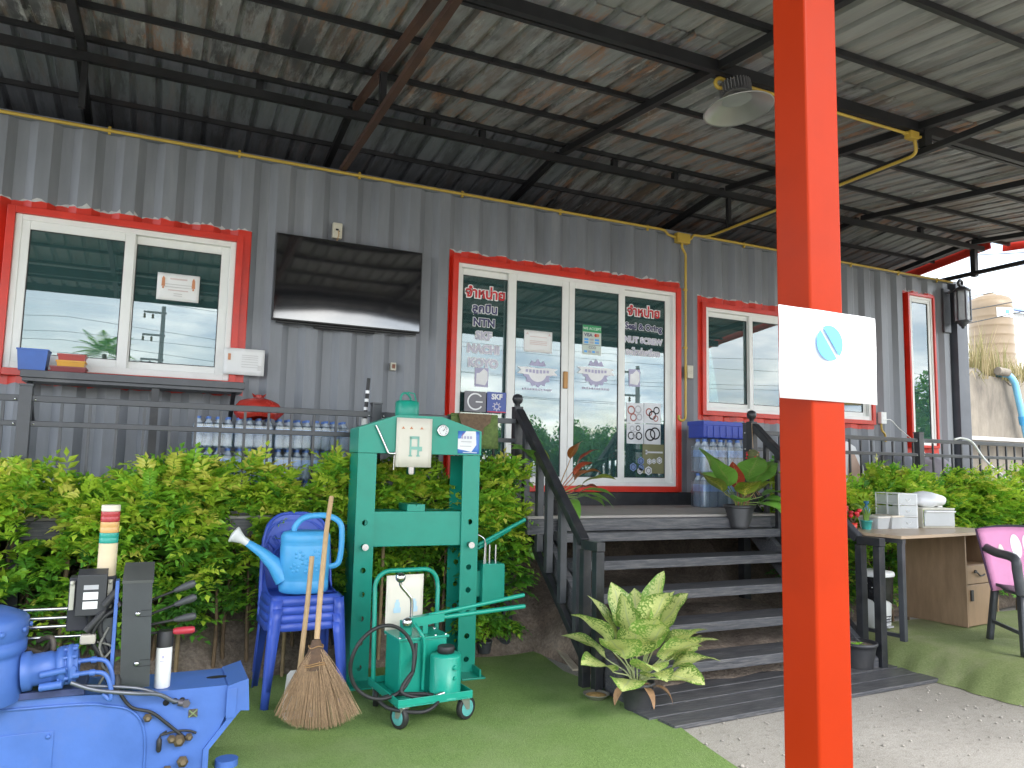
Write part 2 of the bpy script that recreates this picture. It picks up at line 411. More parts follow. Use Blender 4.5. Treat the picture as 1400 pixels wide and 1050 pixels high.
# ------------------------------------------------------------------ ground, carpets, soil
def ground_mat():
    m, nt, b = _nt('dusty_concrete_ground')
    n = _noise(nt, 0.9, 8, 0.62, 'World'); n2_ = _noise(nt, 26, 8, 0.7, 'World'); n3_ = _noise(nt, 150, 4, 0.6, 'World')
    col = _ramp(nt, n.outputs[0], [(0.32, (0.29, 0.268, 0.235)), (0.52, (0.36, 0.335, 0.298)), (0.7, (0.42, 0.392, 0.352))]).outputs[0]
    k = _ramp(nt, n2_.outputs[0], [(0.5, 0.0), (0.68, 1.0)]).outputs[0]
    mm = nt.nodes.new('ShaderNodeMath'); mm.operation = 'MULTIPLY'; mm.inputs[1].default_value = 0.35; nt.links.new(k, mm.inputs[0])
    col = _mix(nt, mm.outputs[0], col, (0.15, 0.13, 0.105))
    col = _mix(nt, 0.3, col, _ramp(nt, n3_.outputs[0], [(0.4, 0.1), (0.62, 0.75)]).outputs[0], 'OVERLAY')
    nt.links.new(col, b.inputs['Base Color']); b.inputs['Roughness'].default_value = 0.9
    bp = nt.nodes.new('ShaderNodeBump'); bp.inputs['Strength'].default_value = 0.6; bp.inputs['Distance'].default_value = 0.01
    nt.links.new(n2_.outputs[0], bp.inputs['Height']); nt.links.new(bp.outputs[0], b.inputs['Normal'])
    return m
M['ground'] = ground_mat()
g = MB(); g.grid([[(x, y, -0.03 if (y > -1.0 and -6 < x < 12) else 0.0) for x in (-400, -60, -12, -6, -3, 0, 3, 6, 9, 12, 60, 400)] for y in (-400, -60, -20, -9, -6, -3, -1.2, -0.9, 6, 60, 400)], smooth=False)
tag(obj('ground', g, M['ground'], local=True), kind='structure')

def soil_mat():
    m, nt, b = _nt('brown_soil')
    n = _noise(nt, 3, 8, 0.7, 'World'); n2_ = _noise(nt, 45, 6, 0.7, 'World')
    col = _ramp(nt, n.outputs[0], [(0.3, (0.12, 0.088, 0.066)), (0.55, (0.25, 0.195, 0.150)), (0.75, (0.38, 0.32, 0.26))]).outputs[0]
    col = _mix(nt, 0.5, col, _ramp(nt, n2_.outputs[0], [(0.35, 0.05), (0.65, 0.6)]).outputs[0], 'OVERLAY')
    nt.links.new(col, b.inputs['Base Color']); b.inputs['Roughness'].default_value = 0.95
    bp = nt.nodes.new('ShaderNodeBump'); bp.inputs['Strength'].default_value = 0.8; bp.inputs['Distance'].default_value = 0.02
    nt.links.new(n2_.outputs[0], bp.inputs['Height']); nt.links.new(bp.outputs[0], b.inputs['Normal'])
    return m
M['soil'] = soil_mat()
s = MB()
rows = []
for j, (y, z) in enumerate([(-2.14, 0.012), (-1.9, 0.045), (-1.35, 0.05), (-1.0, 0.10), (-0.75, 0.30), (-0.45, 0.62), (-0.1, 0.80), (0.5, 1.05), (2.6, 1.06)]):
    rows.append([(-3.5 + 13.5 * i / 90, max(y, -1.0 - 0.04 * sin(i)) if (y < -1.0 and not (42 <= i <= 55)) else y + 0.03 * sin(i * 1.7), (z if not (42 <= i <= 54) else {0: .012, 1: .13, 2: .30, 3: .34, 4: .36, 5: .38, 6: .42}.get(j, z)) * (1 + 0.12 * sin(i * 2.1 + j) * (0.3 if 42 <= i <= 54 else 1)) + (0.03 * sin(i * 0.9 + 2 * j) if z > 0.08 else 0)) for i in range(91)])
s.grid(rows)
tag(obj('soil_bank', s, M['soil'], local=True), kind='structure')

def turf_mat(name, a, c, worn, amt):
    m, nt, b = _nt(name)
    n = _noise(nt, 220, 3, 0.6, 'World', (1.0, 0.35, 1)); n2_ = _noise(nt, 2.2, 7, 0.65, 'World')
    col = _ramp(nt, n.outputs[0], [(0.3, a), (0.7, c)]).outputs[0]
    k = _ramp(nt, n2_.outputs[0], [(0.45, 0.0), (0.72, 1.0)]).outputs[0]
    mm = nt.nodes.new('ShaderNodeMath'); mm.operation = 'MULTIPLY'; mm.inputs[1].default_value = amt; nt.links.new(k, mm.inputs[0])
    col = _mix(nt, mm.outputs[0], col, worn)
    nt.links.new(col, b.inputs['Base Color']); b.inputs['Roughness'].default_value = 0.85; b.inputs['Specular IOR Level'].default_value = 0.2
    bp = nt.nodes.new('ShaderNodeBump'); bp.inputs['Strength'].default_value = 0.9; bp.inputs['Distance'].default_value = 0.008
    nt.links.new(n.outputs[0], bp.inputs['Height']); nt.links.new(bp.outputs[0], b.inputs['Normal'])
    return m
M['turf'] = turf_mat('artificial_turf', (0.115, 0.195, 0.055), (0.235, 0.345, 0.110), (0.25, 0.315, 0.145), 0.6)
M['turf_worn'] = turf_mat('worn_artificial_turf', (0.150, 0.195, 0.070), (0.265, 0.310, 0.130), (0.36, 0.33, 0.23), 0.6)
edge = [(2.70, -0.93), (2.66, -1.15), (2.60, -1.55), (2.66, -1.95), (2.73, -2.25), (2.68, -2.6), (2.60, -3.0), (2.54, -3.4), (2.45, -4.3)]
P = [(x, y, 0.014) for x, y in edge] + [(-3.4, -4.3, 0.014), (-3.4, -0.95, 0.014)]
cp = MB(); cp.prism([(x, y, 0.003) for x, y, z in P], (0, 0, 0.012))
tag(obj('turf_carpet', cp, M['turf']), 'flat green artificial turf carpet on the ground under the green press', 'carpet')

# raised stand covered in turf on the right, its skirt hanging in folds
rp = MB(); rows = []
prof = [(-0.02, 0.004), (0.02, 0.05), (0.07, 0.11), (0.12, 0.160), (0.20, 0.192), (0.32, 0.203), (0.8, 0.206), (1.8, 0.204), (3.2, 0.203), (5.4, 0.203)]
ys = [-4.6 + 2.75 * i / 110 for i in range(111)]
for k, (d, z) in enumerate(prof):
    row = []
    for i, y in enumerate(ys):
        fold = (0.010 * sin(y * 13.0) + 0.010 * sin(y * 29 + 1)) * (1 - min(1, z / 0.2)) + 0.006 * sin(y * 7) * (k < 6)
        row.append((4.86 + 0.035 * (y + 2.1) * -1 * 0.3 + d + fold, y, z + (0.004 * sin(y * 9 + k) if k > 3 else 0)))
    rows.append(row)
rp.grid(rows)
for y, sgn in ((ys[-1], 1), (ys[0], -1)):
    rp.grid([[(r[-1 if sgn > 0 else 0][0], y + sgn * 0.002, z0 * r[-1][2]) for r in rows] for z0 in (0.02, 1.0)])
stand = obj('turf_covered_platform', rp, M['turf_worn'])
tag(stand, 'low platform covered in worn green turf with a rumpled skirt under the desk', 'platform')

# four black boards lying in front of the steps
bw = 0.145
for i in range(4):
    y0 = -2.10 - i * (bw + 0.016)
    x0 = (2.72, 2.66, 2.55, 2.60)[i]; x1 = (4.86, 4.88, 4.90, 4.87)[i]
    R = Matrix.Rotation(rad(2.6 + 0.25 * (i % 2)), 3, 'Z')
    b_ = MB(); b_.box(x0 - 3.7, x1 - 3.7, -bw / 2, bw / 2, 0, 0.024, R, (3.7, y0 - bw / 2 + 0.02, 0.002 + 0.002 * (i % 2)))
    o = obj('timber_board', b_, M['blackwood'], bev=0.003)
    tag(o, ['black board on the ground nearest the bottom step', 'second black board on the ground out from the bottom step', 'third black board on the ground out from the bottom step', 'black board on the ground farthest from the steps at the concrete'][i], 'board', 'black boards laid on the ground before the steps')

# pebbles and grit on the bare concrete
pm = MB()
for i in range(480):
    x = random.uniform(2.6, 5.0); y = random.uniform(-3.6, -2.0)
    if random.random() < 0.35: x, y = random.uniform(2.7, 4.8), random.uniform(-2.16, -1.95)
    r = random.uniform(0.003, 0.009) * (1.6 if random.random() < 0.08 else 1)
    pm.lathe([(1e-4, -r * 0.2), (r, 0), (r * 0.7, r * 0.6), (1e-4, r * 0.75)], (x, y, 0.003), 5, cap=False, sx=random.uniform(0.7, 1.3))
tag(obj('grit', pm, mat('pale_grit', (0.31, 0.285, 0.25), 0.9, 0, 0.35, 20, rnd=0.2)), kind='stuff')

# ------------------------------------------------------------------ canopy
canopy = thing('canopy', 'open canopy of ribbed metal sheets on black purlins and red posts', 'canopy', (3.0, -3.0, 0))
zn = lambda y: 4.334 + 0.1 * y
zf = lambda y: 4.300 - 0.13 * (y + 0.34)
def rib_sheet(y0, y1, zfun, W=0.72, pitch=0.18, thick=0.004):
    b_ = MB(); xs = []
    x = 0.0
    while x < W - 1e-6:
        xs += [(x, 0), (x + 0.125, 0), (x + 0.139, 0.027), (x + 0.166, 0.027)]; x += pitch
    xs.append((W + 0.006, 0))
    ny = 2
    for dz, fl in ((0, False), (thick, True)):
        b_.grid([[(x, y0 + (y1 - y0) * j / (ny - 1), zfun(y0 + (y1 - y0) * j / (ny - 1)) + h + dz) for x, h in xs] for j in range(ny)], smooth=False, flip=fl)
    return b_
def place_sheets(mb, mats, x_start, n, W=0.72, dz=0.0):
    first = {}
    for i in range(n):
        m = mats(i)
        if m not in first:
            me_o = obj('roof_sheet', mb, M[m], canopy, local=True, fixn=False); first[m] = me_o
            o = me_o
        else:
            o = first[m].copy(); COL.objects.link(o)
        o.location = Vector((x_start + i * W, 0, random.uniform(-0.003, 0.003) + dz)) - canopy.location
place_sheets(rib_sheet(-2.62, -0.36, zn), lambda i: 'roof_rust', -3.42, 18)
place_sheets(rib_sheet(-5.92, -2.46, zn), lambda i: 'roof_clean', -3.42, 18, dz=0.007)
place_sheets(rib_sheet(-0.33, 2.75, zf), lambda i: 'roof_dark' if i < 9 else 'roof_rust', -3.0, 17)
bm_ = MB(); bm_.prism([(-3.42, -0.62, zn(-0.62) + 0.036), (-3.42, -0.34, 4.345), (-3.42, -0.06, zf(-0.06) + 0.036), (-3.42, -0.06, zf(-0.06) + 0.040), (-3.42, -0.34, 4.350), (-3.42, -0.62, zn(-0.62) + 0.040)], (12.9, 0, 0))
obj('ridge_cap', bm_, M['roof_dark'], canopy)
for y in (-0.40, -0.96, -1.63, -2.27, -2.94, -3.585, -4.23, -4.87, -5.5):
    b_ = MB(); b_.bar((-3.4, y, zn(y) - 0.020), (9.56, y, zn(y) - 0.020), 0.032, 0.037)
    obj('purlin', b_, M['steel'], canopy)
for y in (0.38, 1.1, 1.8, 2.5):
    b_ = MB(); b_.bar((-3.0, y, zf(y) - 0.020), (9.22, y, zf(y) - 0.020), 0.030, 0.037)
    obj('purlin', b_, M['steel'], canopy)
b_ = MB(); b_.bar((-3.4, -0.335, 4.168), (9.14, -0.335, 4.168), 0.048, 0.062); obj('ridge_beam', b_, M['steel'], canopy)
b_ = MB(); b_.bar((-3.4, -2.475, zn(-2.475) - 0.082), (9.5, -2.475, zn(-2.475) - 0.082), 0.042, 0.078); obj('main_beam', b_, M['steel'], canopy)
b_ = MB(); b_.bar((-3.4, -4.94, zn(-4.94) - 0.105), (9.5, -4.94, zn(-4.94) - 0.105), 0.06, 0.11); obj('main_beam', b_, M['steel'], canopy)
for i, x in enumerate((-2.55, -0.63, 1.287, 3.185, 5.10, 7.03, 8.94)):
    m = M['ruststeel'] if i == 2 else M['steel']
    a = 0.045 if i == 2 else 0.052
    b_ = MB(); b_.bar((x, -5.88, zn(-5.88) - 0.075), (x, -0.34, zn(-0.34) - 0.075), a, 0.055); obj('rafter', b_, m, canopy)
    if i in (2, 4, 6):
        b_ = MB(); b_.bar((x + (0.07 if i == 4 else 0.015), -5.0, 3.838), (x + (0.07 if i == 4 else -0.01), 2.4, 3.838), 0.046, 0.046); obj('tie_beam', b_, m, canopy)
        for y in ((-1.2, -3.7) if i == 2 else (-2.475, -4.9)):
            b_ = MB(); b_.bar((x + (0.07 if i == 4 else 0), y, 3.864), (x + (0.07 if i == 4 else 0), y, zn(y) - 0.10), 0.045 if i == 2 else 0.075, 0.045 if i == 2 else 0.06, up=(0, 1, 0)); obj('strut', b_, M['steel'], canopy)
    b_ = MB(); b_.bar((x - 0.02, -0.30, zf(-0.30) - 0.075), (x - 0.02, 2.7, zf(2.7) - 0.075), 0.05, 0.055); obj('rafter', b_, M['steel'], canopy)
    b_ = MB(); b_.bar((x + 0.02, -0.335, 3.80), (x + 0.02, -0.335, 4.13), 0.062 if i == 6 else 0.04, 0.062 if i == 6 else 0.04, up=(0, 1, 0)); obj('king_post', b_, M['steel'], canopy) if i in (1, 6, 4) else None
for x in (0.55, 1.9, 2.4, 3.75, 4.45, 6.0, 8.0):
    b_ = MB(); b_.bar((x, -0.335, 4.20), (x, -0.335, 4.275), 0.05, 0.05, up=(0, 1, 0)); obj('stub_post', b_, M['steel'], canopy)
# bargeboards and eave board
b_ = MB(); b_.bar((9.27, -0.34, zf(-0.34) - 0.03), (9.27, 2.72, zf(2.72) - 0.03), 0.03, 0.15); obj('bargeboard', b_, M['red'], canopy)
b_ = MB(); b_.bar((9.60, -5.9, zn(-5.9) - 0.03), (9.60, -0.30, zn(-0.30) - 0.03), 0.03, 0.12); obj('bargeboard', b_, M['red'], canopy)
b_ = MB(); b_.bar((-3.42, -5.95, zn(-5.95) - 0.02), (9.6, -5.95, zn(-5.95) - 0.02), 0.03, 0.14); obj('eave_board', b_, M['steel'], canopy)
for x in (1.333, -2.55, 5.15, 8.94):
    b_ = MB(); b_.box(x - 0.05, x + 0.05, -4.99, -4.89, 0, zn(-4.94) - 0.155)
    o = obj('red_post', b_, M['orange'], canopy, bev=0.006, seg=3)
    bp_ = MB(); bp_.box(x - 0.1, x + 0.1, -5.04, -4.84, 0, 0.012); obj('base_plate', bp_, M['orange'], o, bev=0.002)
# ------------------------------------------------------------------ container building
cont = thing('container_building', 'grey corrugated shipping container shop with red framed windows and glass door', 'building', (3.0, 1.2, 0.6))
CX0, CX1, CZ0, CZ1 = -2.95, 9.12, 1.155, 3.782
PIT = 0.278; PH = 0.929 - 0.012
def depth(x):
    t = ((x - PH) / PIT) % 1.0
    d = [(0.0, 0.042), (0.26, 0.042), (0.46, 0.0), (0.80, 0.0), (1.0, 0.042)]
    for (a, p), (b, q) in zip(d, d[1:]):
        if t <= b: return p + (q - p) * (t - a) / (b - a)
    return 0.042
def breaks(x0, x1, extra=()):
    xs = {round(x0, 4), round(x1, 4)}
    k = int((x0 - PH) / PIT) - 2
    while PH + k * PIT < x1:
        for t in (0, 0.26, 0.46, 0.80):
            x = PH + (k + t) * PIT
            if x0 < x < x1: xs.add(round(x, 4))
        k += 1
    for e in extra:
        if x0 < e < x1: xs.add(round(e, 4))
    return sorted(xs)
OPEN = dict(w1=(-0.986, 0.481, 1.987, 3.082), door=(2.336, 4.708, 1.162, 3.170), w2=(5.078, 7.490, 1.986, 3.064), w3=(8.177, 8.600, 1.726, 3.546))
wm = MB()
xs = breaks(CX0, CX1, [v for o_ in OPEN.values() for v in o_[:2]])
for a, b in zip(xs, xs[1:]):
    mid = (a + b) / 2; spans = [(CZ0, CZ1)]
    for X0, X1, Z0, Z1 in OPEN.values():
        if X0 < mid < X1: spans = [(CZ0, Z0), (Z1, CZ1)] if Z0 > CZ0 + 0.02 else [(Z1, CZ1)]
    for z0, z1 in spans:
        da, db = depth(a), depth(b)
        wm.add([(a, da, z0), (b, db, z0), (b, db, z1), (a, da, z1)], [(0, 1, 2, 3)])
obj('front_wall', wm, M['grey'], cont, fixn=False)
M['post_grey'] = mat('slate_grey_post_paint', (0.085, 0.092, 0.110), 0.4, 0, 0.15, 4, 0.1, 40, dirt=(0.16, 0.16, 0.16), dirt_amt=0.3)
for nm, x0, x1, y0, y1, z0, z1, m in (('top_rail', CX0, CX1, -0.006, 0.06, 3.783, 3.822, 'grey'), ('bottom_rail', CX0, CX1, -0.015, 0.06, 0.99, 1.153, 'black'),
        ('roof', CX0, CX1, 0.06, 2.44, 3.802, 3.818, 'grey'), ('rear_wall', CX0, CX1, 2.40, 2.44, 1.0, 3.80, 'grey'), ('left_end_wall', CX0 - 0.04, CX0, -0.01, 2.44, 1.0, 3.82, 'grey'),
        ('corner_post', 8.995, 9.195, -0.060, 0.10, 0.6, 3.775, 'post_grey'), ('corner_strip', CX1, CX1 + 0.075, 0.004, 0.05, 1.0, 3.82, 'grey'), ('right_end_wall', CX1 + 0.02, CX1 + 0.06, 0.05, 2.44, 1.0, 3.82, 'grey')):
    b_ = MB(); b_.box(x0, x1, y0, y1, z0, z1); obj(nm, b_, M[m], cont, bev=0.004)
M['room'] = mat('interior_wall_panel', (0.50, 0.52, 0.50), 0.6)
M['roomfloor'] = mat('interior_floor', (0.22, 0.19, 0.16), 0.4)
b_ = MB(); b_.box(CX0, CX1, 0.062, 2.40, 1.10, 1.15); obj('floor', b_, M['roomfloor'], cont)
b_ = MB(); b_.box(CX0 + .01, CX1 - .01, 2.36, 2.398, 1.15, 3.8); b_.box(CX0 + .01, CX1 - .01, 0.10, 2.36, 3.76, 3.80); obj('interior_lining', b_, M['room'], cont)
# painted red surround on the ribs: follows the corrugation, ragged at its outer edge
def painted(name, X0, X1, Z0, Z1, w, wt=None, wb=None, seed=0):
    rr = random.Random(seed); b_ = MB(); wt = w if wt is None else wt; wb = w if wb is None else wb
    for part in ('t', 'b', 'l', 'r'):
        if part in 'tb':
            if (wt if part == 't' else wb) <= 0: continue
            L, R_ = X0 - w, X1 + w
            xx = breaks(L, R_); xx = sorted(set(xx + [L + (R_ - L) * i / 40 for i in range(41)]))
            j = {x: rr.uniform(-0.008, 0.008) for x in xx}
            for a, b in zip(xx, xx[1:]):
                if part == 't': z = [Z1 - 0.01, Z1 - 0.01, Z1 + wt + j[b], Z1 + wt + j[a]]
                else: z = [Z0 - wb + j[a], Z0 - wb + j[b], Z0 + 0.01, Z0 + 0.01]
                y = [depth(a) - 0.0025, depth(b) - 0.0025]
                b_.add([(a, y[0], z[0]), (b, y[1], z[1]), (b, y[1], z[2]), (a, y[0], z[3])], [(0, 1, 2, 3)])
        else:
            a0, a1 = (X0 - w, X0 + 0.01) if part == 'l' else (X1 - 0.01, X1 + w)
            xx = breaks(a0, a1)
            for a, b in zip(xx, xx[1:]):
                y = [depth(a) - 0.0022, depth(b) - 0.0022]
                b_.add([(a, y[0], Z0 - 0.009), (b, y[1], Z0 - 0.009), (b, y[1], Z1 + 0.009), (a, y[0], Z1 + 0.009)], [(0, 1, 2, 3)])
    obj(name, b_, M['red'], cont, fixn=False)
    # whitish filler smears above the painted edge
    if wt > 0:
        fm_ = bpy.data.materials.get('filler') or mat('filler', (0.48, 0.48, 0.47), 0.7, 0, 0.2, 20)
        xx = sorted(set(breaks(X0 - w, X1 + w) + [X0 - w + (X1 - X0 + 2 * w) * i / 60 for i in range(61)]))
        hh = [max(0.0, rr.gauss(0.004, 0.012)) for _ in xx]; run = None
        for i in range(len(xx)):
            on = i < len(xx) - 1 and hh[i] + hh[i + 1] >= 0.004
            if on:
                run = run or MB(); a, b = xx[i], xx[i + 1]; z = Z1 + wt - 0.006; k = len(run.v)
                if not k: run.v += [(a, depth(a) - 0.0016, z), (a, depth(a) - 0.0016, z + 0.008 + hh[i])]; k = 2
                run.v += [(b, depth(b) - 0.0016, z), (b, depth(b) - 0.0016, z + 0.008 + hh[i + 1])]
                run.f.append((k - 2, k, k + 1, k - 1)); run.sm.append(False); run.mi.append(0)
            elif run is not None:
                obj('filler_smear', run, fm_, cont, fixn=False); run = None
painted('painted_surround', *OPEN['w1'], 0.110, 0.105, 0.105, 1)
painted('painted_surround', *OPEN['door'][:2], 1.1, OPEN['door'][3], 0.080, 0.108, 0, 2)
painted('painted_surround', *OPEN['w2'], 0.090, 0.115, 0.098, 3)
painted('painted_surround', *OPEN['w3'], 0.085, 0.06, 0.09, 4)

def ring(mb, X0, X1, Z0, Z1, w, y0, y1, wb=None, wl=None, wr=None):
    """four butted bars inside the rectangle."""
    wb = w if wb is None else wb; wl = w if wl is None else wl; wr = w if wr is None else wr
    mb.box(X0, X0 + wl, y0, y1, Z0, Z1); mb.box(X1 - wr, X1, y0, y1, Z0, Z1)
    mb.box(X0 + wl, X1 - wr, y0, y1, Z1 - w, Z1)
    if wb > 0: mb.box(X0 + wl, X1 - wr, y0, y1, Z0, Z0 + wb)
def red_frame(par, X0, X1, Z0, Z1, w, wb=None):
    b_ = MB(); ring(b_, X0 - w, X1 + w, Z0 - (w if wb is None else wb), Z1 + w, w, -0.034, 0.055, wb=w if wb is None else wb); obj('red_frame', b_, M['red'], par, bev=0.003)
def sash(par, X0, X1, Z0, Z1, y, wl, wr, wt, wb, glass_y=None):
    b_ = MB(); ring(b_, X0, X1, Z0, Z1, wt, y, y + 0.032, wb, wl, wr); obj('sash', b_, M['pvc'], par, bev=0.004)
    q = MB(); q.box(X0 + wl - 0.008, X1 - wr + 0.008, y + 0.013, y + 0.018, Z0 + wb - 0.008, Z1 - wt + 0.008)
    obj('pane', q, M['pane'], par)
    g_ = MB(); ring(g_, X0 + wl, X1 - wr, Z0 + wb, Z1 - wt, 0.006, y + 0.008, y + 0.013); obj('gasket', g_, M['rubber'], par)

def part_empty(name, parent):
    o = bpy.data.objects.new(name, None); o.parent = parent; o.empty_display_size = 0.1; COL.objects.link(o); return o
# left window: two sashes
w = part_empty('window', cont)
X0, X1, Z0, Z1 = OPEN['w1']
red_frame(w, X0, X1, Z0, Z1, 0.050)
b_ = MB(); ring(b_, X0, X1, Z0, Z1, 0.042, -0.012, 0.072, 0.05); obj('frame', b_, M['pvc'], w, bev=0.004)
sash(w, X0 + 0.040, -0.225, Z0 + 0.045, Z1 - 0.040, -0.006, 0.052, 0.068, 0.062, 0.06)
sash(w, -0.245, X1 - 0.040, Z0 + 0.045, Z1 - 0.040, 0.030, 0.03, 0.062, 0.062, 0.06)
w['label'] = 'white sliding window with a parts counter under it'
# right window: four lights
w = part_empty('window', cont)
X0, X1, Z0, Z1 = OPEN['w2']
red_frame(w, X0, X1, Z0, Z1, 0.048)
b_ = MB(); ring(b_, X0, X1, Z0, Z1, 0.038, -0.012, 0.072, 0.045); obj('frame', b_, M['pvc'], w, bev=0.004)
e = [5.112, 5.70, 6.284, 6.868, 7.456]
for i in range(4):
    yy = -0.006 if i in (1, 2) else 0.030
    sash(w, e[i] - (0.024 if i else 0), e[i + 1] + (0.024 if i < 3 else 0), Z0 + 0.040, Z1 - 0.034, yy, 0.048, 0.048, 0.052, 0.05)
# tall narrow window
w = part_empty('window', cont)
X0, X1, Z0, Z1 = OPEN['w3']
red_frame(w, X0, X1, Z0, Z1, 0.030)
b_ = MB(); ring(b_, X0, X1, Z0, Z1, 0.030, -0.014, 0.07); obj('frame', b_, M['pvc'], w, bev=0.004)
sash(w, X0 + 0.028, X1 - 0.028, Z0 + 0.028, Z1 - 0.028, -0.004, 0.04, 0.04, 0.045, 0.045)
w['label'] = 'tall narrow window near the end of the container'
# sliding door
door = part_empty('sliding_door', cont)
X0, X1, Z0, Z1 = OPEN['door']
b_ = MB()
b_.box(X0 - 0.052, X0, -0.034, 0.055, 1.16, Z1 + 0.050); b_.box(X1, X1 + 0.052, -0.034, 0.055, 1.16, Z1 + 0.050)
b_.box(X0, X1, -0.034, 0.055, Z1, Z1 + 0.050); b_.box(X0, X1, -0.034, 0.055, 1.156, 1.210)
obj('red_frame', b_, M['red'], door, bev=0.003)
Z0 = 1.210
b_ = MB(); ring(b_, X0, X1, Z0, Z1, 0.036, -0.012, 0.075, 0.036); obj('frame', b_, M['pvc'], door, bev=0.004)
for a, b, y, wl, wr in ((X0 + 0.030, 2.915, 0.034, 0.040, 0.06), (2.838, 3.467, -0.006, 0.079, 0.070), (3.471, 4.100, -0.006, 0.062, 0.072), (4.030, X1 - 0.030, 0.034, 0.06, 0.068)):
    sash(door, a, b, Z0 + 0.030, Z1 - 0.030, y, wl, wr, 0.060, 0.052)
b_ = MB(); b_.box(3.412, 3.456, -0.030, -0.004, 2.110, 2.270); obj('handle', b_, mat('bronze_pull', (0.38, 0.20, 0.07), 0.4, 0.4), door, bev=0.006)
# lettering stuck on the outside of the glass
yg1, yg2 = 0.0445, 0.0045
def sign_text(body, x, z, size, ink, rim, y, off=0.004, rimoff=0.013):
    text('lettering_outline', body, x, y, z, size, rim, door, off=rimoff)
    text('lettering', body, x, y - 0.0020, z, size, ink, door, off=off)
TL = 'จำหน่าย'
sign_text(TL, 2.632, 2.925, 0.125, M['red_ink'], M['white_ink'], yg1)
sign_text('ลูกปืน', 2.628, 2.785, 0.105, M['navy_ink'], M['white_ink'], yg1, 0.004, 0.010)
for body, z in (('NTN', 2.660), ('SKF', 2.540), ('NACHI', 2.418), ('KOYO', 2.292)):
    sign_text(body, 2.622, z, 0.100, M['navy_ink'] if z > 2.6 else M['pale_ink'], M['white_ink'], yg1, 0.0038, 0.0092)
sign_text(TL, 4.356, 2.935, 0.125, M['red_ink'], M['white_ink'], yg1)
sign_text('Seal & Oring', 4.354, 2.784, 0.086, M['navy_ink'], M['white_ink'], yg1, 0.0032, 0.0078)
sign_text('NUT SCREW', 4.352, 2.648, 0.080, M['pale_ink'], M['white_ink'], yg1, 0.0028, 0.0075)
sign_text('อะไหล่เครื่อง', 4.348, 2.526, 0.084, M['pale_ink'], M['white_ink'], yg1, 0.002, 0.0065)
def flat(name, pts, y, m, par, t=0.0012):
    b_ = MB(); b_.prism([(x, y, z) for x, z in pts], (0, -t, 0)); return obj(name, b_, m, par)
rect = lambda a, b, c, d: [(a, c), (b, c), (b, d), (a, d)]
disc = lambda cx, cz, r, n=20, a0=0.0, a1=2 * pi: [(cx + r * cos(a0 + (a1 - a0) * i / n), cz + r * sin(a0 + (a1 - a0) * i / n)) for i in range(n + (0 if a1 - a0 > 6.2 else 1))]
M['lilac'] = mat('lilac_print', (0.42, 0.40, 0.56), 0.5)
for x, z, y in ((2.611, 2.165, yg1), (4.247, 2.270, yg1)):       # small house-shaped emblem
    flat('emblem', rect(x - 0.065, x + 0.065, z - 0.085, z + 0.085), y, M['lilac'], door)
    flat('emblem', [(x - 0.055, z - 0.06), (x + 0.035, z - 0.07), (x + 0.06, z - 0.02), (x + 0.055, z + 0.055), (x + 0.02, z + 0.08), (x - 0.02, z + 0.04), (x - 0.05, z + 0.035)], y - 0.0013, M['white_ink'], door)
for cx, cz in ((3.153, 2.255), (3.780, 2.300)):                  # half gear over a banner on each sliding leaf
    y = yg2
    gear = []
    for i in range(29):
        a = pi + pi * i / 28; r = 0.125 + (0.018 if (i // 2) % 2 else 0.0); gear.append((cx + r * cos(a) * 1.05, cz - 0.005 + r * sin(a)))
    flat('emblem', gear, y, M['lilac'], door)
    flat('emblem', disc(cx, cz - 0.005, 0.095, 16, pi, 2 * pi), y - 0.0013, M['white_ink'], door)
    flat('emblem', [(cx - 0.21, cz + 0.03), (cx - 0.17, cz + 0.005), (cx - 0.21, cz - 0.03), (cx - 0.10, cz - 0.035), (cx, cz - 0.05), (cx + 0.10, cz - 0.035), (cx + 0.21, cz - 0.03), (cx + 0.17, cz + 0.005), (cx + 0.21, cz + 0.03), (cx + 0.10, cz + 0.035), (cx, cz + 0.028), (cx - 0.10, cz + 0.035)], y - 0.0026, M['white_ink'], door)
    flat('emblem', [(cx - 0.085, cz + 0.05), (cx + 0.085, cz + 0.05), (cx + 0.06, cz + 0.10), (cx + 0.03, cz + 0.075), (cx, cz + 0.115), (cx - 0.03, cz + 0.075), (cx - 0.06, cz + 0.10)], y, M['lilac'], door)
    for k in range(7): flat('emblem', rect(cx - 0.125 + k * 0.036, cx - 0.101 + k * 0.036, cz - 0.022 + 0.003 * abs(k - 3), cz + 0.012), y - 0.0039, M['lilac'], door)
    for k in range(11): flat('emblem', rect(cx - 0.15 + k * 0.028, cx - 0.132 + k * 0.028, cz - 0.178, cz - 0.160), y, M['pale_ink'], door)
# card-payment notice
y = yg2
flat('payment_sticker', rect(3.628, 3.833, 2.455, 2.738), y, mat('sticker_mint', (0.55, 0.62, 0.56), 0.5), door)
flat('payment_sticker', rect(3.628, 3.833, 2.672, 2.738), y - 0.0013, mat('sticker_green', (0.03, 0.30, 0.11), 0.5), door)
text('lettering', 'WE ACCEPT', 3.731, y - 0.003, 2.705, 0.036, M['white_ink'], door)
text('lettering', 'VISA', 3.688, y - 0.003, 2.643, 0.045, M['navy_ink'], door, off=0.001)
flat('payment_sticker', disc(3.772, 2.645, 0.016), y - 0.0016, M['red_ink'], door); flat('payment_sticker', disc(3.794, 2.645, 0.016), y - 0.0030, M['orange_ink'], door)
for zz_, n_ in ((2.600, 3), (2.572, 3), (2.483, 4)):
    for k in range(n_): flat('payment_sticker', rect(3.645 + k * 0.176 / n_, 3.632 + (k + 1) * 0.176 / n_, zz_ - 0.010, zz_ + 0.010), y - 0.0016, M['grey_ink'] if k % 2 else M['blue_ink'], door)
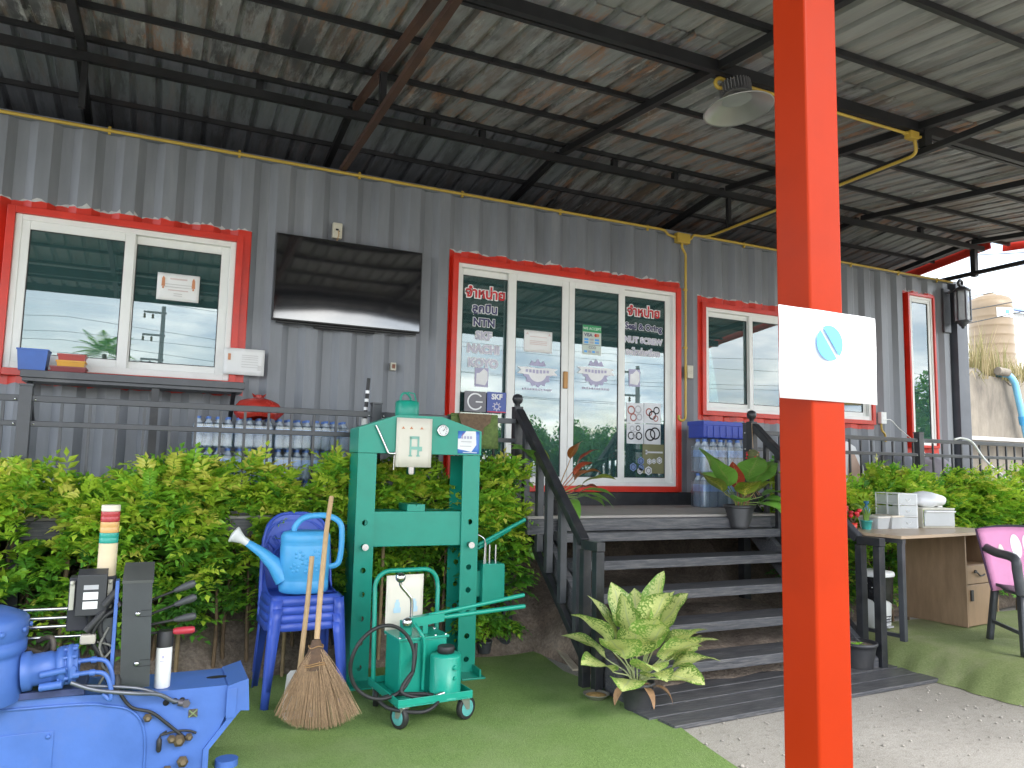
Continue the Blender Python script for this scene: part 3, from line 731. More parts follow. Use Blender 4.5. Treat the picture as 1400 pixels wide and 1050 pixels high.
flat('payment_sticker', rect(3.634, 3.828, 2.546, 2.550), y - 0.0016, M['navy_ink'], door)
text('lettering', 'COD', 3.735, y - 0.003, 2.523, 0.036, M['navy_ink'], door)
# square product pictures low on the last leaf
M['fog'] = mat('print_white', (0.66, 0.67, 0.69), 0.5)
ink = {'k': M['dark'], 'r': mat('print_brick', (0.33, 0.10, 0.08), 0.5), 'g': M['grey_ink']}
def ringmesh(name, cx, cz, R, r, y, m, par):
    b_ = MB(); n = 24
    b_.grid([[(cx + q * cos(2 * pi * i / n), y, cz + q * sin(2 * pi * i / n)) for i in range(n + 1)] for q in (R, r)], smooth=False); return obj(name, b_, m, par)
for (a, b, c_, d), items in (((4.158, 4.354, 1.826, 2.022), [(4.21, 1.95, .045, 'r'), (4.29, 1.96, .04, 'g'), (4.235, 1.88, .04, 'r'), (4.305, 1.885, .035, 'g')]),
                             ((4.362, 4.560, 1.828, 2.030), [(4.42, 1.94, .04, 'r'), (4.46, 1.91, .045, 'k'), (4.51, 1.96, .038, 'k'), (4.50, 1.88, .032, 'r')]),
                             ((4.158, 4.354, 1.622, 1.818), [(4.21, 1.70, .04, 'k'), (4.255, 1.71, .035, 'g'), (4.30, 1.70, .04, 'k'), (4.22, 1.77, .028, 'g'), (4.29, 1.775, .028, 'k')]),
                             ((4.362, 4.560, 1.622, 1.820), [(4.435, 1.715, .062, 'k'), (4.492, 1.730, .062, 'k')])):
    pp = flat('poster', rect(a, b, c_, d), yg1, M['fog'], door)
    for k, (cx, cz, R, q) in enumerate(items): ringmesh('poster', cx, cz, R, R * (0.68 if len(items) > 2 else 0.76), yg1 - 0.0016 - 0.0004 * k, ink[q], door)
M['print_olive'] = mat('print_olive', (0.20, 0.20, 0.10), 0.5)
flat('poster', rect(4.345, 4.600, 1.335, 1.622), yg1, M['print_olive'], door)
flat('poster', rect(4.38, 4.585, 1.535, 1.552), yg1 - 0.0014, M['fog'], door); flat('poster', rect(4.38, 4.40, 1.522, 1.565), yg1 - 0.0014, M['fog'], door)
M['print_blue'] = mat('print_steel_blue', (0.16, 0.24, 0.45), 0.4)
for cx, cz, R, m in ((4.235, 1.395, .042, 'print_blue'), (4.325, 1.455, .040, 'print_blue'), (4.33, 1.39, .036, 'print_blue'), (4.315, 1.358, .034, 'fog'), (4.415, 1.362, .045, 'fog'), (4.425, 1.452, .030, 'fog'), (4.48, 1.455, .026, 'fog'), (4.545, 1.465, .036, 'fog')):
    hx = [(cx + R * cos(pi / 6 + k * pi / 3), cz + R * sin(pi / 6 + k * pi / 3)) for k in range(6)]
    flat('poster', hx, yg1 - 0.0014, M[m], door); ringmesh('poster', cx, cz, R * 0.62, R * 0.50, yg1 - 0.0034, M['dark'], door)

# things inside the shop, seen through the glass
M['cab'] = mat('white_cabinet', (0.70, 0.72, 0.70), 0.4); M['counter'] = mat('shop_counter', (0.22, 0.17, 0.12), 0.5)
t = thing('display_cabinet', 'white open shelf cabinet inside the shop behind the glass door', 'cabinet', (4.3, 0.40, 1.15))
b_ = MB(); b_.box(3.86, 3.885, 0.2, 0.6, 1.15, 2.06); b_.box(4.58, 4.605, 0.2, 0.6, 1.15, 2.06); b_.box(4.05, 4.07, 0.2, 0.58, 1.15, 2.06); obj('side_panel', b_, M['cab'], t)
b_ = MB(); b_.box(3.885, 4.58, 0.58, 0.6, 1.15, 2.06); obj('back_panel', b_, M['cab'], t)
for z in (1.17, 1.475, 1.78, 2.04):
    b_ = MB(); b_.box(3.885, 4.58, 0.205, 0.58, z - 0.01, z + 0.01); obj('shelf', b_, M['cab'], t)
t = thing('shop_counter', 'brown service counter standing inside the shop', 'counter', (2.9, 1.5, 1.15))
b_ = MB(); b_.box(2.5, 3.7, 1.3, 1.7, 1.15, 2.05); obj('body', b_, M['counter'], t, bev=0.01)
b_ = MB(); b_.box(2.46, 3.74, 1.26, 1.74, 2.052, 2.09); obj('counter_top', b_, M['cab'], t, bev=0.005)
t = thing('storage_rack', 'grey storage rack standing along the back wall inside the shop', 'rack', (0.0, 2.1, 1.15))
for x in (-1.4, -0.4, 0.6):
    b_ = MB(); b_.box(x - .02, x + .02, 1.9, 2.3, 1.15, 3.2); obj('upright', b_, M['fence'], t)
for z in (1.3, 1.8, 2.3, 2.8):
    b_ = MB(); b_.box(-1.38, 0.58, 1.9, 2.3, z, z + 0.03); obj('shelf', b_, M['fence'], t)

# ------------------------------------------------------------------ walkway, stairs, fences
M['landing'] = mat('beige_cement_sheet', (0.36, 0.33, 0.30), 0.7, 0, 0.12, 5, 0.3, 60, dirt=(0.22, 0.20, 0.18), dirt_amt=0.4)
walk = thing('walkway', 'raised walkway of cement sheets on a black steel frame along the container', 'walkway', (3.0, -0.5, 0))
for x0, x1, y0 in ((-3.2, 2.44, -0.96), (2.44, 4.82, -1.28), (4.82, 10.2, -0.96)):
    b_ = MB(); b_.box(x0 + .002, x1 - .002, y0, -0.02, 1.012, 1.030); obj('deck_sheet', b_, M['landing'], walk)
    b_ = MB(); b_.box(x0 + .004, x1 - .004, y0 + 0.002, y0 + 0.05, 0.90, 1.010); b_.box(x0 + .004, x1 - .004, -0.1, -0.03, 0.90, 1.010); obj('edge_beam', b_, M['blackwood'], walk, bev=0.003)
for x in (-2.6, -0.7, 1.2, 2.47, 4.79, 6.9, 8.9):
    for y in (-0.88, -0.1):
        b_ = MB(); b_.bar((x, y, 0.0), (x, y, 0.90), 0.075, 0.075, up=(0, 1, 0)); obj('leg', b_, M['black'], walk)
stair = thing('staircase', 'wide black timber staircase with open risers up to the shop door', 'stairs', (3.65, -1.8, 0))
for k in range(5):
    y = -1.35 - 0.22 * k; z = 0.92 - 0.185 * k
    for q, (ya, yb) in enumerate(((y - 0.093, y + 0.130), (y + 0.136, y + 0.262)) if k == 0 else ((y + 0.002, y + 0.130), (y + 0.136, y + 0.262))):
        b_ = MB(); b_.box(2.655 - 0.006 * (k % 2), 4.66 + 0.01 * (k % 3), ya, yb, z - (0.064 if q == 0 else 0.04), z + (0 if q == 0 else -0.002)); obj('tread', b_, M['blackwood'], stair, bev=0.004)
for x in (2.625, 4.70):
    b_ = MB(); b_.prism([(x - 0.03, -1.10, 1.0), (x - 0.03, -1.10, 0.80), (x - 0.03, -2.12, 0.0), (x - 0.03, -2.30, 0.0), (x - 0.03, -2.30, 0.09)], (0.05, 0, 0)); obj('stringer', b_, M['blackwood'], stair, bev=0.004)
b_ = MB(); b_.box(2.68, 4.66, -1.34, -1.30, 0.925, 1.008); obj('fascia_board', b_, M['blackwood'], stair, bev=0.003)
for k in range(5):                                              # cleats under the treads
    y = -1.35 - 0.22 * k; z = 0.92 - 0.185 * k
    for x in (2.69, 4.645): 
        b_ = MB(); b_.box(x - 0.02, x + 0.02, y + 0.03, y + 0.24, z - 0.10, z - 0.056); obj('cleat', b_, M['black'], stair)

def stair_railing(x, label, s_, yu=-1.03, yl=-2.13, zu=1.775):
    t = thing('stair_railing', label, 'railing', (x, -1.6, 0))
    b_ = MB(); b_.box(x - 0.034, x + 0.034, yu - 0.034, yu + 0.034, 0.92, zu + 0.04); obj('newel_post', b_, M['black'], t, bev=0.003)
    b_ = MB(); b_.lathe([(0.020, 0), (0.020, 0.02), (0.036, 0.035), (0.043, 0.06), (0.036, 0.088), (0.012, 0.1), (1e-4, 0.102)], (x, yu, zu + 0.04), 14); obj('ball_finial', b_, M['black'], t)
    b_ = MB(); b_.bar((x, yu - 0.03, zu), (x, yl, 0.905), 0.066, 0.062); obj('handrail', b_, M['black'], t, bev=0.008)
    b_ = MB(); b_.box(x - 0.030, x + 0.030, yl - 0.205, yl - 0.005, 0.868, 0.926); obj('handrail_end', b_, M['black'], t, bev=0.004)
    for y, z in ((yl - 0.015, 0.866), (yl - 0.17, 0.866)):
        b_ = MB(); b_.box(x - 0.029, x + 0.029, y - 0.028, y + 0.028, 0.0, z); obj('newel_post', b_, M['black'], t, bev=0.003)
    b_ = MB(); b_.bar((x, yu - 0.03, 1.07), (x, yl, 0.19), 0.04, 0.05); obj('bottom_rail', b_, M['black'], t, bev=0.003)
    for y in ((-1.02, -1.25, -1.40, -1.60, -1.81) if s_ else (-1.2, -1.33, -1.46, -1.62, -1.80, -1.98)):
        f = (y - yu + 0.03) / (yl - yu + 0.03); zt = zu + (0.905 - zu) * f - 0.035; zb = 1.07 + (0.19 - 1.07) * f + 0.03
        b_ = MB(); hw_ = 0.024 if s_ else 0.018; b_.box(x - hw_, x + hw_, y - hw_, y + hw_, zb, zt); obj('baluster', b_, M['fence'] if s_ else M['black'], t, bev=0.002)  # left balusters take the greyer fence colour: light on them put into the paint
    return t
stair_railing(2.548, 'black sloping stair railing with ball finial beside the hedge and green press', 1, -0.85, -1.895, 1.805)
stair_railing(4.752, 'black sloping stair railing on the far side of the steps behind the red post', 0)

def fence(x0, x1, posts, label, ph):
    t = thing('metal_fence', label, 'fence', ((x0 + x1) / 2, -0.9, 1.03))
    for z0, z1 in ((1.708, 1.747), (1.562, 1.595), (1.10, 1.13)):
        b_ = MB(); b_.box(x0, x1, -0.916, -0.884, z0, z1); obj('rail', b_, M['fence'], t, bev=0.003)
    for x in posts:
        b_ = MB(); b_.box(x - 0.034, x + 0.034, -0.934, -0.866, 1.03, 1.80); o = obj('post', b_, M['fence'], t, bev=0.003)
        b_ = MB(); b_.prism([(x - 0.037, -0.937, 1.80), (x + 0.037, -0.937, 1.80), (x + 0.037, -0.863, 1.80), (x - 0.037, -0.863, 1.80)], (0, 0, 0.012)); obj('cap', b_, M['fence'], o)
        for sx in (-0.05, 0.05):
            for z in (1.576, 1.72):
                b_ = MB(); b_.lathe([(0.008, 0), (0.006, 0.005), (1e-4, 0.006)], (x + sx, -0.916, z), 8, axis=(0, -1, 0)); obj('bolt', b_, M['chrome'], o)
    first = None; x = ph
    while x < x1 - 0.03:
        if x > x0 + 0.03 and all(abs(x - p) > 0.05 for p in posts):
            if first is None:
                b_ = MB(); b_.box(-0.008, 0.008, -0.008, 0.008, 1.10, 1.705); first = obj('baluster', b_, M['fence'], t, local=True); o = first
            else: o = first.copy(); COL.objects.link(o)
            o.location = Vector((x, -0.9, 0)) - t.location
        x += 0.150
fence(-3.2, 2.508, (-2.78, -0.71, 1.41), 'dark grey metal fence behind the left hedge in front of the bottled water', -0.521 - 0.150 * 20)
fence(4.80, 10.2, (4.83, 7.09, 9.30), 'dark grey metal fence behind the right hedge along the walkway', 5.80 - 0.150 * 7)
# ------------------------------------------------------------------ green workshop press
RZ = rad(-3.0)
press = thing('workshop_press', 'tall green H-frame hydraulic press with bottle jack on top standing on turf', 'press', (1.612, -1.215, 0.015), RZ)
G = M['green']; ZB = 0.015
def L(name, mb, m, par=press, **k): return obj(name, mb, m, par, local=True, **k)
W2, FY, BY, LW = 0.416, -0.14, 0.15, 0.121
for s_ in (-1, 1):
    xo, xi = s_ * W2, s_ * (W2 - LW); xa, xb = min(xo, xi), max(xo, xi)
    b_ = MB(); b_.box(xo - 0.006 if s_ > 0 else xo, xo if s_ > 0 else xo + 0.006, FY + 0.012, BY - 0.012, 0, 1.435); L('upright_web', b_, G)
    for yy, nm in ((FY, 'upright_flange'), (BY - 0.012, 'upright_flange')):
        b_ = MB(); T = lambda x, y, d: (x, yy + d, y)
        zs = [0.09, 0.24, 0.39, 0.54, 0.69, 0.84, 0.99]
        b_.box(xa, xb, yy, yy + 0.012, 0, 0.015)
        for z in zs: b_.holed(xa, xb, z - 0.075, z + 0.075, 0.0185, T, 14, 0.012)
        b_.box(xa, xb, yy, yy + 0.012, 1.065, 1.435); L(nm, b_, G)
    b_ = MB(); b_.box(xa - 0.02, xb + 0.02, FY - 0.16, BY + 0.20, -0.001, 0.010); b_.box(xo - 0.01 * s_ - 0.006, xo - 0.01 * s_ + 0.006, FY - 0.14, BY + 0.18, 0.010, 0.055); L('foot', b_, G, bev=0.002)
# crown: front and rear plates with a peaked top, end plates
outl = [(-W2 - 0.004, 1.438), (W2 + 0.004, 1.438), (W2 + 0.004, 1.600), (0.135, 1.690), (-0.165, 1.690), (-W2 - 0.004, 1.600)]
for y in (FY - 0.012, BY - 0.004):
    b_ = MB(); b_.prism([(x, y, z) for x, z in outl], (0, 0.014, 0)); L('crown_plate', b_, G, bev=0.002)
b_ = MB()
for a, c_ in zip(outl[2:5], outl[3:6]):
    b_.prism([(a[0], FY + 0.002, a[1] - 0.002), (c_[0], FY + 0.002, c_[1] - 0.002), (c_[0], FY + 0.002, c_[1] - 0.012), (a[0], FY + 0.002, a[1] - 0.012)], (0, BY - FY - 0.006, 0))
for x in (-W2 - 0.003, W2 - 0.009): b_.box(x, x + 0.012, FY + 0.002, BY - 0.004, 1.440, 1.598)
L('crown_cover', b_, G)
for y in (FY + 0.016, BY - 0.030):
    b_ = MB(); b_.box(-W2 + LW + 0.002 - 0.06, W2 - LW + 0.058, y, y + 0.014, 0.835, 1.060); L('bed_channel', b_, G, bev=0.003)
b_ = MB(); b_.box(-W2 + LW - 0.058, W2 - LW + 0.058, FY + 0.030, BY - 0.030, 1.040, 1.058); L('bed_flange', b_, G)
for x in (-0.015, ):
    b_ = MB(); b_.prism([(x - 0.06, -0.12, 1.061), (x + 0.06, -0.12, 1.061), (x + 0.06, -0.12, 1.105), (x + 0.005, -0.12, 1.105), (x, -0.12, 1.095), (x - 0.005, -0.12, 1.105), (x - 0.06, -0.12, 1.105)], (0, 0.24, 0)); L('arbor_block', b_, G, bev=0.003)
for s_ in (-1, 1):
    b_ = MB(); x = s_ * (W2 - LW / 2)
    b_.tube([(x, FY - 0.035, 0.84), (x, BY + 0.04, 0.84)], 0.0155, 14); b_.lathe([(0.021, 0), (0.021, 0.014), (0.018, 0.018)], (x, FY - 0.052, 0.84), 14, axis=(0, 1, 0)); L('bed_pin', b_, M['chrome'])
# bottle jack through the crown, crank lever, gauge
b_ = MB(); b_.lathe([(0.078, 1.692), (0.080, 1.70), (0.080, 1.785), (0.070, 1.795), (0.052, 1.797)], (-0.075, -0.02, 0), 22); L('jack_body', b_, G)
b_ = MB(); b_.tube(bez((-0.125, -0.03, 1.795), (-0.13, -0.03, 1.87), (-0.06, -0.03, 1.86), (-0.05, -0.02, 1.80)), 0.008, 8); b_.tube([(-0.02, -0.05, 1.79), (-0.035, -0.05, 1.845), (-0.075, -0.02, 1.855)], 0.005, 6); L('jack_handle', b_, G)
b_ = MB(); b_.lathe([(0.032, 1.30), (0.034, 1.31), (0.034, 1.44)], (-0.03, 0, 0), 16); L('ram', b_, M['chrome'])
b_ = MB(); b_.tube(smooth_path([(-0.315, FY - 0.022, 1.615), (-0.300, FY - 0.024, 1.59), (-0.245, FY - 0.03, 1.475), (-0.228, FY - 0.03, 1.440), (-0.195, FY - 0.03, 1.436)], 5), 0.009, 8); b_.sphere((-0.188, FY - 0.03, 1.436), 0.013); b_.tube([(-0.187, FY - 0.03, 1.43), (-0.187, FY - 0.02, 1.33)], 0.005, 6); L('crank_lever', b_, M['chrome'])
gx, gz = 0.138, 1.598
gg = MB(); gg.lathe([(0.040, 0), (0.040, 0.020), (0.034, 0.024), (0.032, 0.020), (0.0315, 0.018)], (gx, FY - 0.013, gz), 22, axis=(0, -1, 0), cap=False); gauge = L('pressure_gauge', gg, M['chrome'])
gg = MB(); gg.lathe([(0.032, 0), (1e-4, 0.001)], (gx, FY - 0.031, gz), 20, axis=(0, -1, 0)); L('dial', gg, M['paper'], gauge)
gg = MB(); gg.prism([(gx - 0.003, FY - 0.034, gz - 0.004), (gx + 0.003, FY - 0.034, gz - 0.004), (gx + 0.017, FY - 0.034, gz + 0.019)], (0, -0.001, 0))
for k in range(9):
    a = rad(225 - k * 33.75); gg.box(gx + 0.026 * cos(a) - 0.002, gx + 0.026 * cos(a) + 0.002, FY - 0.0345, FY - 0.0335, gz + 0.026 * sin(a) - 0.002, gz + 0.026 * sin(a) + 0.002)
L('needle', gg, M['dark'], gauge)
# side pump on the right upright
b_ = MB(); b_.box(W2 + 0.030, W2 + 0.190, FY - 0.03, FY + 0.17, 0.455, 0.700); L('pump_tank', b_, G, bev=0.004)
b_ = MB(); b_.box(W2 + 0.001, W2 + 0.030, FY + 0.02, FY + 0.12, 0.49, 0.66); b_.box(W2 + 0.035, W2 + 0.185, FY - 0.025, FY + 0.165, 0.700, 0.710); L('pump_bracket', b_, G)
b_ = MB()
for x, h in ((0.075, 0.845), (0.105, 0.83), (0.15, 0.83)): b_.tube([(W2 + x, FY + 0.05, 0.705), (W2 + x, FY + 0.05, h)], 0.008, 8)
b_.tube(smooth_path([(W2 + 0.055, FY + 0.02, 0.71), (W2 + 0.06, FY + 0.02, 0.84), (W2 + 0.045, FY + 0.02, 0.88), (W2 + 0.01, FY + 0.03, 0.90)]), 0.006, 8); L('pump_rods', b_, M['chrome'])
for a, c_, r in (((W2 + 0.02, FY + 0.05, 0.830), (W2 + 0.33, FY - 0.02, 1.000), 0.013), ((W2 + 0.03, FY + 0.075, 0.805), (W2 + 0.23, FY + 0.01, 0.935), 0.014)):
    b_ = MB(); b_.tube([a, c_], r, 10); b_.sphere(c_, r * 1.15, 10, 6); L('pump_handle', b_, G)
# sheets fixed to the press: things of their own
def wl_(x, y, z, root=press): return tuple(root.matrix_basis @ Vector((x, y, z)))
def card(name, label, cat, x0, x1, z0, z1, y, m, root, t=0.0012, curl=0.0):
    o = thing(name, label, cat, wl_((x0 + x1) / 2, y, z0, root), root.rotation_euler[2])
    w_, h_ = (x1 - x0) / 2, z1 - z0
    b_ = MB(); n = 8
    b_.grid([[(-w_ + 2 * w_ * i / n, -curl * (abs(i / n - 0.5) * 2) ** 2 - curl * 0.5 * (j / 4) ** 2 + dy, h_ * j / 4) for i in range(n + 1)] for dy in (0, ) for j in range(5)])
    s = obj('sheet', b_, m, o, local=True); sd = s.modifiers.new('s', 'SOLIDIFY'); sd.thickness = t; sd.offset = 1
    return o, s
def mark(par, name, pts, y, m, t=0.0006):
    b_ = MB(); b_.prism([(x, y, z) for x, z in pts], (0, -t, 0)); return obj(name, b_, m, par, local=True)
o, s = card('instruction_sheet', 'cream sheet with a small green press picture hanging on the tall press', 'notice', -0.178, 0.063, 1.350, 1.672, FY - 0.022, M['cream'], press, curl=0.004)
gp = mat('print_teal', (0.25, 0.50, 0.42), 0.6)
for x0, x1, z0, z1 in ((-0.028, -0.016, 0.075, 0.20), (0.024, 0.036, 0.075, 0.20), (-0.028, 0.036, 0.185, 0.203), (-0.016, 0.024, 0.115, 0.135), (0.036, 0.056, 0.105, 0.135), (-0.034, -0.010, 0.07, 0.078), (0.018, 0.042, 0.07, 0.078)): mark(o, 'print', rect(x0, x1, z0, z1), -0.004, gp)
for x in (-0.075, -0.02, 0.05): mark(o, 'print', [(x - 0.012, 0.25), (x + 0.012, 0.25), (x + 0.004, 0.26), (x, 0.268), (x - 0.004, 0.26)], -0.005, M['orange_ink'])
o, s = card('maker_card', 'blue and white maker card on the right corner of the press crown', 'label', 0.250, 0.404, 1.448, 1.600, FY - 0.0125, mat('print_royal', (0.08, 0.22, 0.62), 0.4), press)
mark(o, 'print', [(-0.077, 0.03), (0.02, 0.012), (0.055, 0.06), (0.05, 0.152), (-0.02, 0.152), (-0.06, 0.10), (-0.077, 0.10)], -0.0015, M['white_ink'])
mark(o, 'print', rect(-0.062, 0.02, 0.048, 0.052), -0.0024, M['grey_ink']); mark(o, 'print', rect(-0.055, 0.02, 0.078, 0.082), -0.0024, M['grey_ink'])
for k in range(4): mark(o, 'print', rect(-0.055 + k * 0.021, -0.041 + k * 0.021, 0.100, 0.118), -0.0024, M['lilac'])
mark(o, 'print', rect(-0.04, 0.06, 0.006, 0.010), -0.0016, M['white_ink']); mark(o, 'print', [(-0.05, 0.12), (-0.035, 0.145), (-0.045, 0.12)], -0.0024, M['red_ink'])

# ------------------------------------------------------------------ trolley with hand pump and jack
cart = thing('jack_trolley', 'small green trolley with hand pump tank, jack cylinder and black hose', 'trolley', (1.415, -2.03, 0.015), rad(4)); cart.scale = (1.07, 1.07, 1.07)
def K(name, mb, m, par=cart, **k): return obj(name, mb, m, par, local=True, **k)
TX, TY = 0.200, 0.225
b_ = MB(); b_.box(-TX, TX, -TY, TY, 0.112, 0.118); ring_y = ((-TX, TX, -TY, -TY + 0.006), (-TX, TX, TY - 0.006, TY), (-TX, -TX + 0.006, -TY + .006, TY - .006), (TX - 0.006, TX, -TY + .006, TY - .006))
for x0, x1, y0, y1 in ring_y: b_.box(x0, x1, y0, y1, 0.119, 0.150)
K('tray', b_, G, bev=0.0015)
zincm = mat('zinc_plate', (0.50, 0.53, 0.52), 0.35, 0.8)
def caster(x, y, a):
    w_ = bpy.data.objects.new('caster', None); w_.parent = cart; w_.location = (x, y, 0); w_.rotation_euler = (0, 0, a); w_.empty_display_size = .03; COL.objects.link(w_)
    def q(n, mb, m):
        o = obj(n, mb, m, None, local=True, bev=0.001); o.parent = w_; return o
    b_ = MB(); b_.lathe([(0.036, -0.0145), (0.055, -0.014), (0.058, -0.009), (0.058, 0.009), (0.055, 0.014), (0.036, 0.0145)], (0.018, 0, 0.058), 22, axis=(0, 1, 0)); q('tyre', b_, M['rubber'])
    b_ = MB(); b_.lathe([(0.006, -0.017), (0.034, -0.0155), (0.041, -0.0147), (0.041, 0.0147), (0.034, 0.0155), (0.006, 0.017)], (0.018, 0, 0.058), 18, axis=(0, 1, 0)); q('hub', b_, mat('teal_hub', (0.10, 0.36, 0.34), 0.4) if 'teal_hub' not in bpy.data.materials else bpy.data.materials['teal_hub'])
    b_ = MB()
    for y_ in (-0.019, 0.017): b_.prism([(-0.028, y_, 0.104), (0.026, y_, 0.104), (0.030, y_, 0.052), (0.006, y_, 0.052)], (0, 0.002, 0))
    b_.box(-0.03, 0.03, -0.022, 0.022, 0.104, 0.111); q('fork', b_, zincm)
for x, y, a in ((-0.165, -0.19, 1.9), (0.165, -0.19, 0.35), (-0.165, 0.19, 1.2), (0.165, 0.19, -0.4)): caster(x, y, a)
hx = 0.178
b_ = MB(); b_.tube([(-hx, TY - 0.02, 0.12), (-hx - 0.006, TY - 0.01, 0.60)] + arc((-hx + 0.080, TY - 0.005, 0.615), 0.085, pi, pi / 2, 8, 0, 2) + arc((hx - 0.080, TY - 0.005, 0.615), 0.085, pi / 2, 0, 8, 0, 2) + [(hx + 0.006, TY - 0.01, 0.60), (hx, TY - 0.02, 0.12)], 0.0125, 10); K('push_handle', b_, G)
b_ = MB(); b_.box(-0.135, 0.125, -0.055, 0.150, 0.120, 0.385); K('pump_tank', b_, G, bev=0.005, seg=3)
b_ = MB(); b_.box(-0.145, 0.135, -0.065, 0.160, 0.386, 0.398); b_.box(-0.10, -0.05, 0.0, 0.05, 0.398, 0.47); b_.box(0.01, 0.04, 0.0, 0.05, 0.398, 0.45); b_.tube([(-0.128, -0.058, 0.13), (-0.128, -0.058, 0.385)], 0.004, 6); K('pump_head', b_, G, bev=0.003)
b_ = MB()
for x, y in ((-0.135, -0.05), (-0.10, -0.055), (-0.02, -0.055), (0.06, -0.055), (0.12, -0.05), (0.12, 0.1)): b_.lathe([(0.007, 0), (0.007, 0.006), (1e-4, 0.007)], (x, y, 0.398), 6)
K('bolts', b_, M['chrome'])
b_ = MB(); b_.tube(smooth_path([(-0.05, -0.03, 0.46), (-0.03, -0.075, 0.42), (-0.012, -0.08, 0.36), (-0.012, -0.075, 0.14)]), 0.009, 8); K('feed_pipe', b_, G)
b_ = MB(); b_.prism([(-0.065, -0.005, 0.435), (0.13, -0.005, 0.455), (0.13, -0.005, 0.498), (-0.05, -0.005, 0.485)], (0, 0.05, 0)); K('lever_socket', b_, G, bev=0.003)
for a, c_, r in (((0.05, 0.02, 0.487), (0.62, 0.0, 0.560), 0.0115), ((0.10, 0.02, 0.470), (0.62, -0.01, 0.500), 0.0125)):
    b_ = MB(); b_.tube([a, c_], r, 10); K('pump_lever', b_, G)
b_ = MB(); b_.tube(smooth_path([(-0.045, 0.03, 0.46), (-0.045, 0.03, 0.565), (-0.065, 0.03, 0.60), (-0.105, 0.03, 0.645), (-0.112, 0.03, 0.665)]), 0.009, 8); b_.sphere((-0.112, 0.03, 0.69), 0.027, 14, 8); b_.sphere((-0.085, -0.02, 0.468), 0.027, 14, 8); K('release_lever', b_, M['chrome'])
b_ = MB(); b_.lathe([(0.095, 0.119), (0.095, 0.126), (0.080, 0.128), (0.080, 0.31), (0.076, 0.322), (0.040, 0.326)], (0.085, -0.135, 0), 26); jack = K('jack_cylinder', b_, G)
b_ = MB(); b_.lathe([(0.038, 0.326), (0.044, 0.330), (0.044, 0.358), (0.040, 0.362)], (0.085, -0.135, 0), 20); K('ram_cap', b_, M['rubber'], jack)
b_ = MB(); b_.lathe([(0.012, 0), (0.012, 0.012), (0.008, 0.014)], (0.10, -0.215, 0.27), 8, axis=(0.1, -1, 0)); b_.lathe([(0.008, 0), (0.008, 0.01)], (0.10, -0.215, 0.22), 8, axis=(0.1, -1, 0)); K('bleed_screw', b_, M['green'], jack)
hose = [(-0.06, -0.07, 0.36), (-0.07, -0.09, 0.28), (-0.10, -0.12, 0.20)]
loop = [(-0.245 + 0.165 * cos(a), -0.12 + 0.015 * sin(a * 2), 0.31 + 0.175 * sin(a)) for a in [rad(-20 + 30 * i) for i in range(0, 13)]]
pth = smooth_path([(-0.05, -0.06, 0.37), (-0.062, -0.085, 0.30)] + loop + [(-0.16, -0.16, 0.17), (-0.05, -0.20, 0.135), (0.02, -0.20, 0.14), (0.06, -0.19, 0.15)], 6)
b_ = MB(); b_.tube(pth, 0.0095, 8); b_.tube(smooth_path([(-0.26, -0.10, 0.13), (-0.22, -0.17, 0.10), (-0.08, -0.24, 0.085), (0.01, -0.22, 0.115), (0.0, -0.16, 0.135), (-0.15, -0.10, 0.14), (-0.26, -0.10, 0.13)]), 0.0095, 8)
K('hydraulic_hose', b_, M['rubber'])
b_ = MB(); b_.tube([(0.0, -0.205, 0.141), (0.055, -0.195, 0.148)], 0.013, 10); b_.tube([(0.055, -0.195, 0.148), (0.075, -0.17, 0.15)], 0.010, 8); K('hose_coupling', b_, M['chrome'])
o, s = card('jack_sheet', 'cream sheet with pale blue jack pictures hanging on the trolley handle', 'notice', -0.135, 0.095, 0.365, 0.700, TY - 0.026, M['cream'], cart, curl=0.004)
s['_'] = 0; del s['_']
pb = mat('print_pale_blue', (0.42, 0.60, 0.70), 0.6)
for cx in (-0.045, 0.06):
    for pts in (rect(cx - 0.022, cx + 0.022, 0.12, 0.15), rect(cx - 0.015, cx + 0.015, 0.15, 0.18), rect(cx - 0.008, cx + 0.008, 0.18, 0.195)): mark(o, 'print', pts, -0.004, pb)

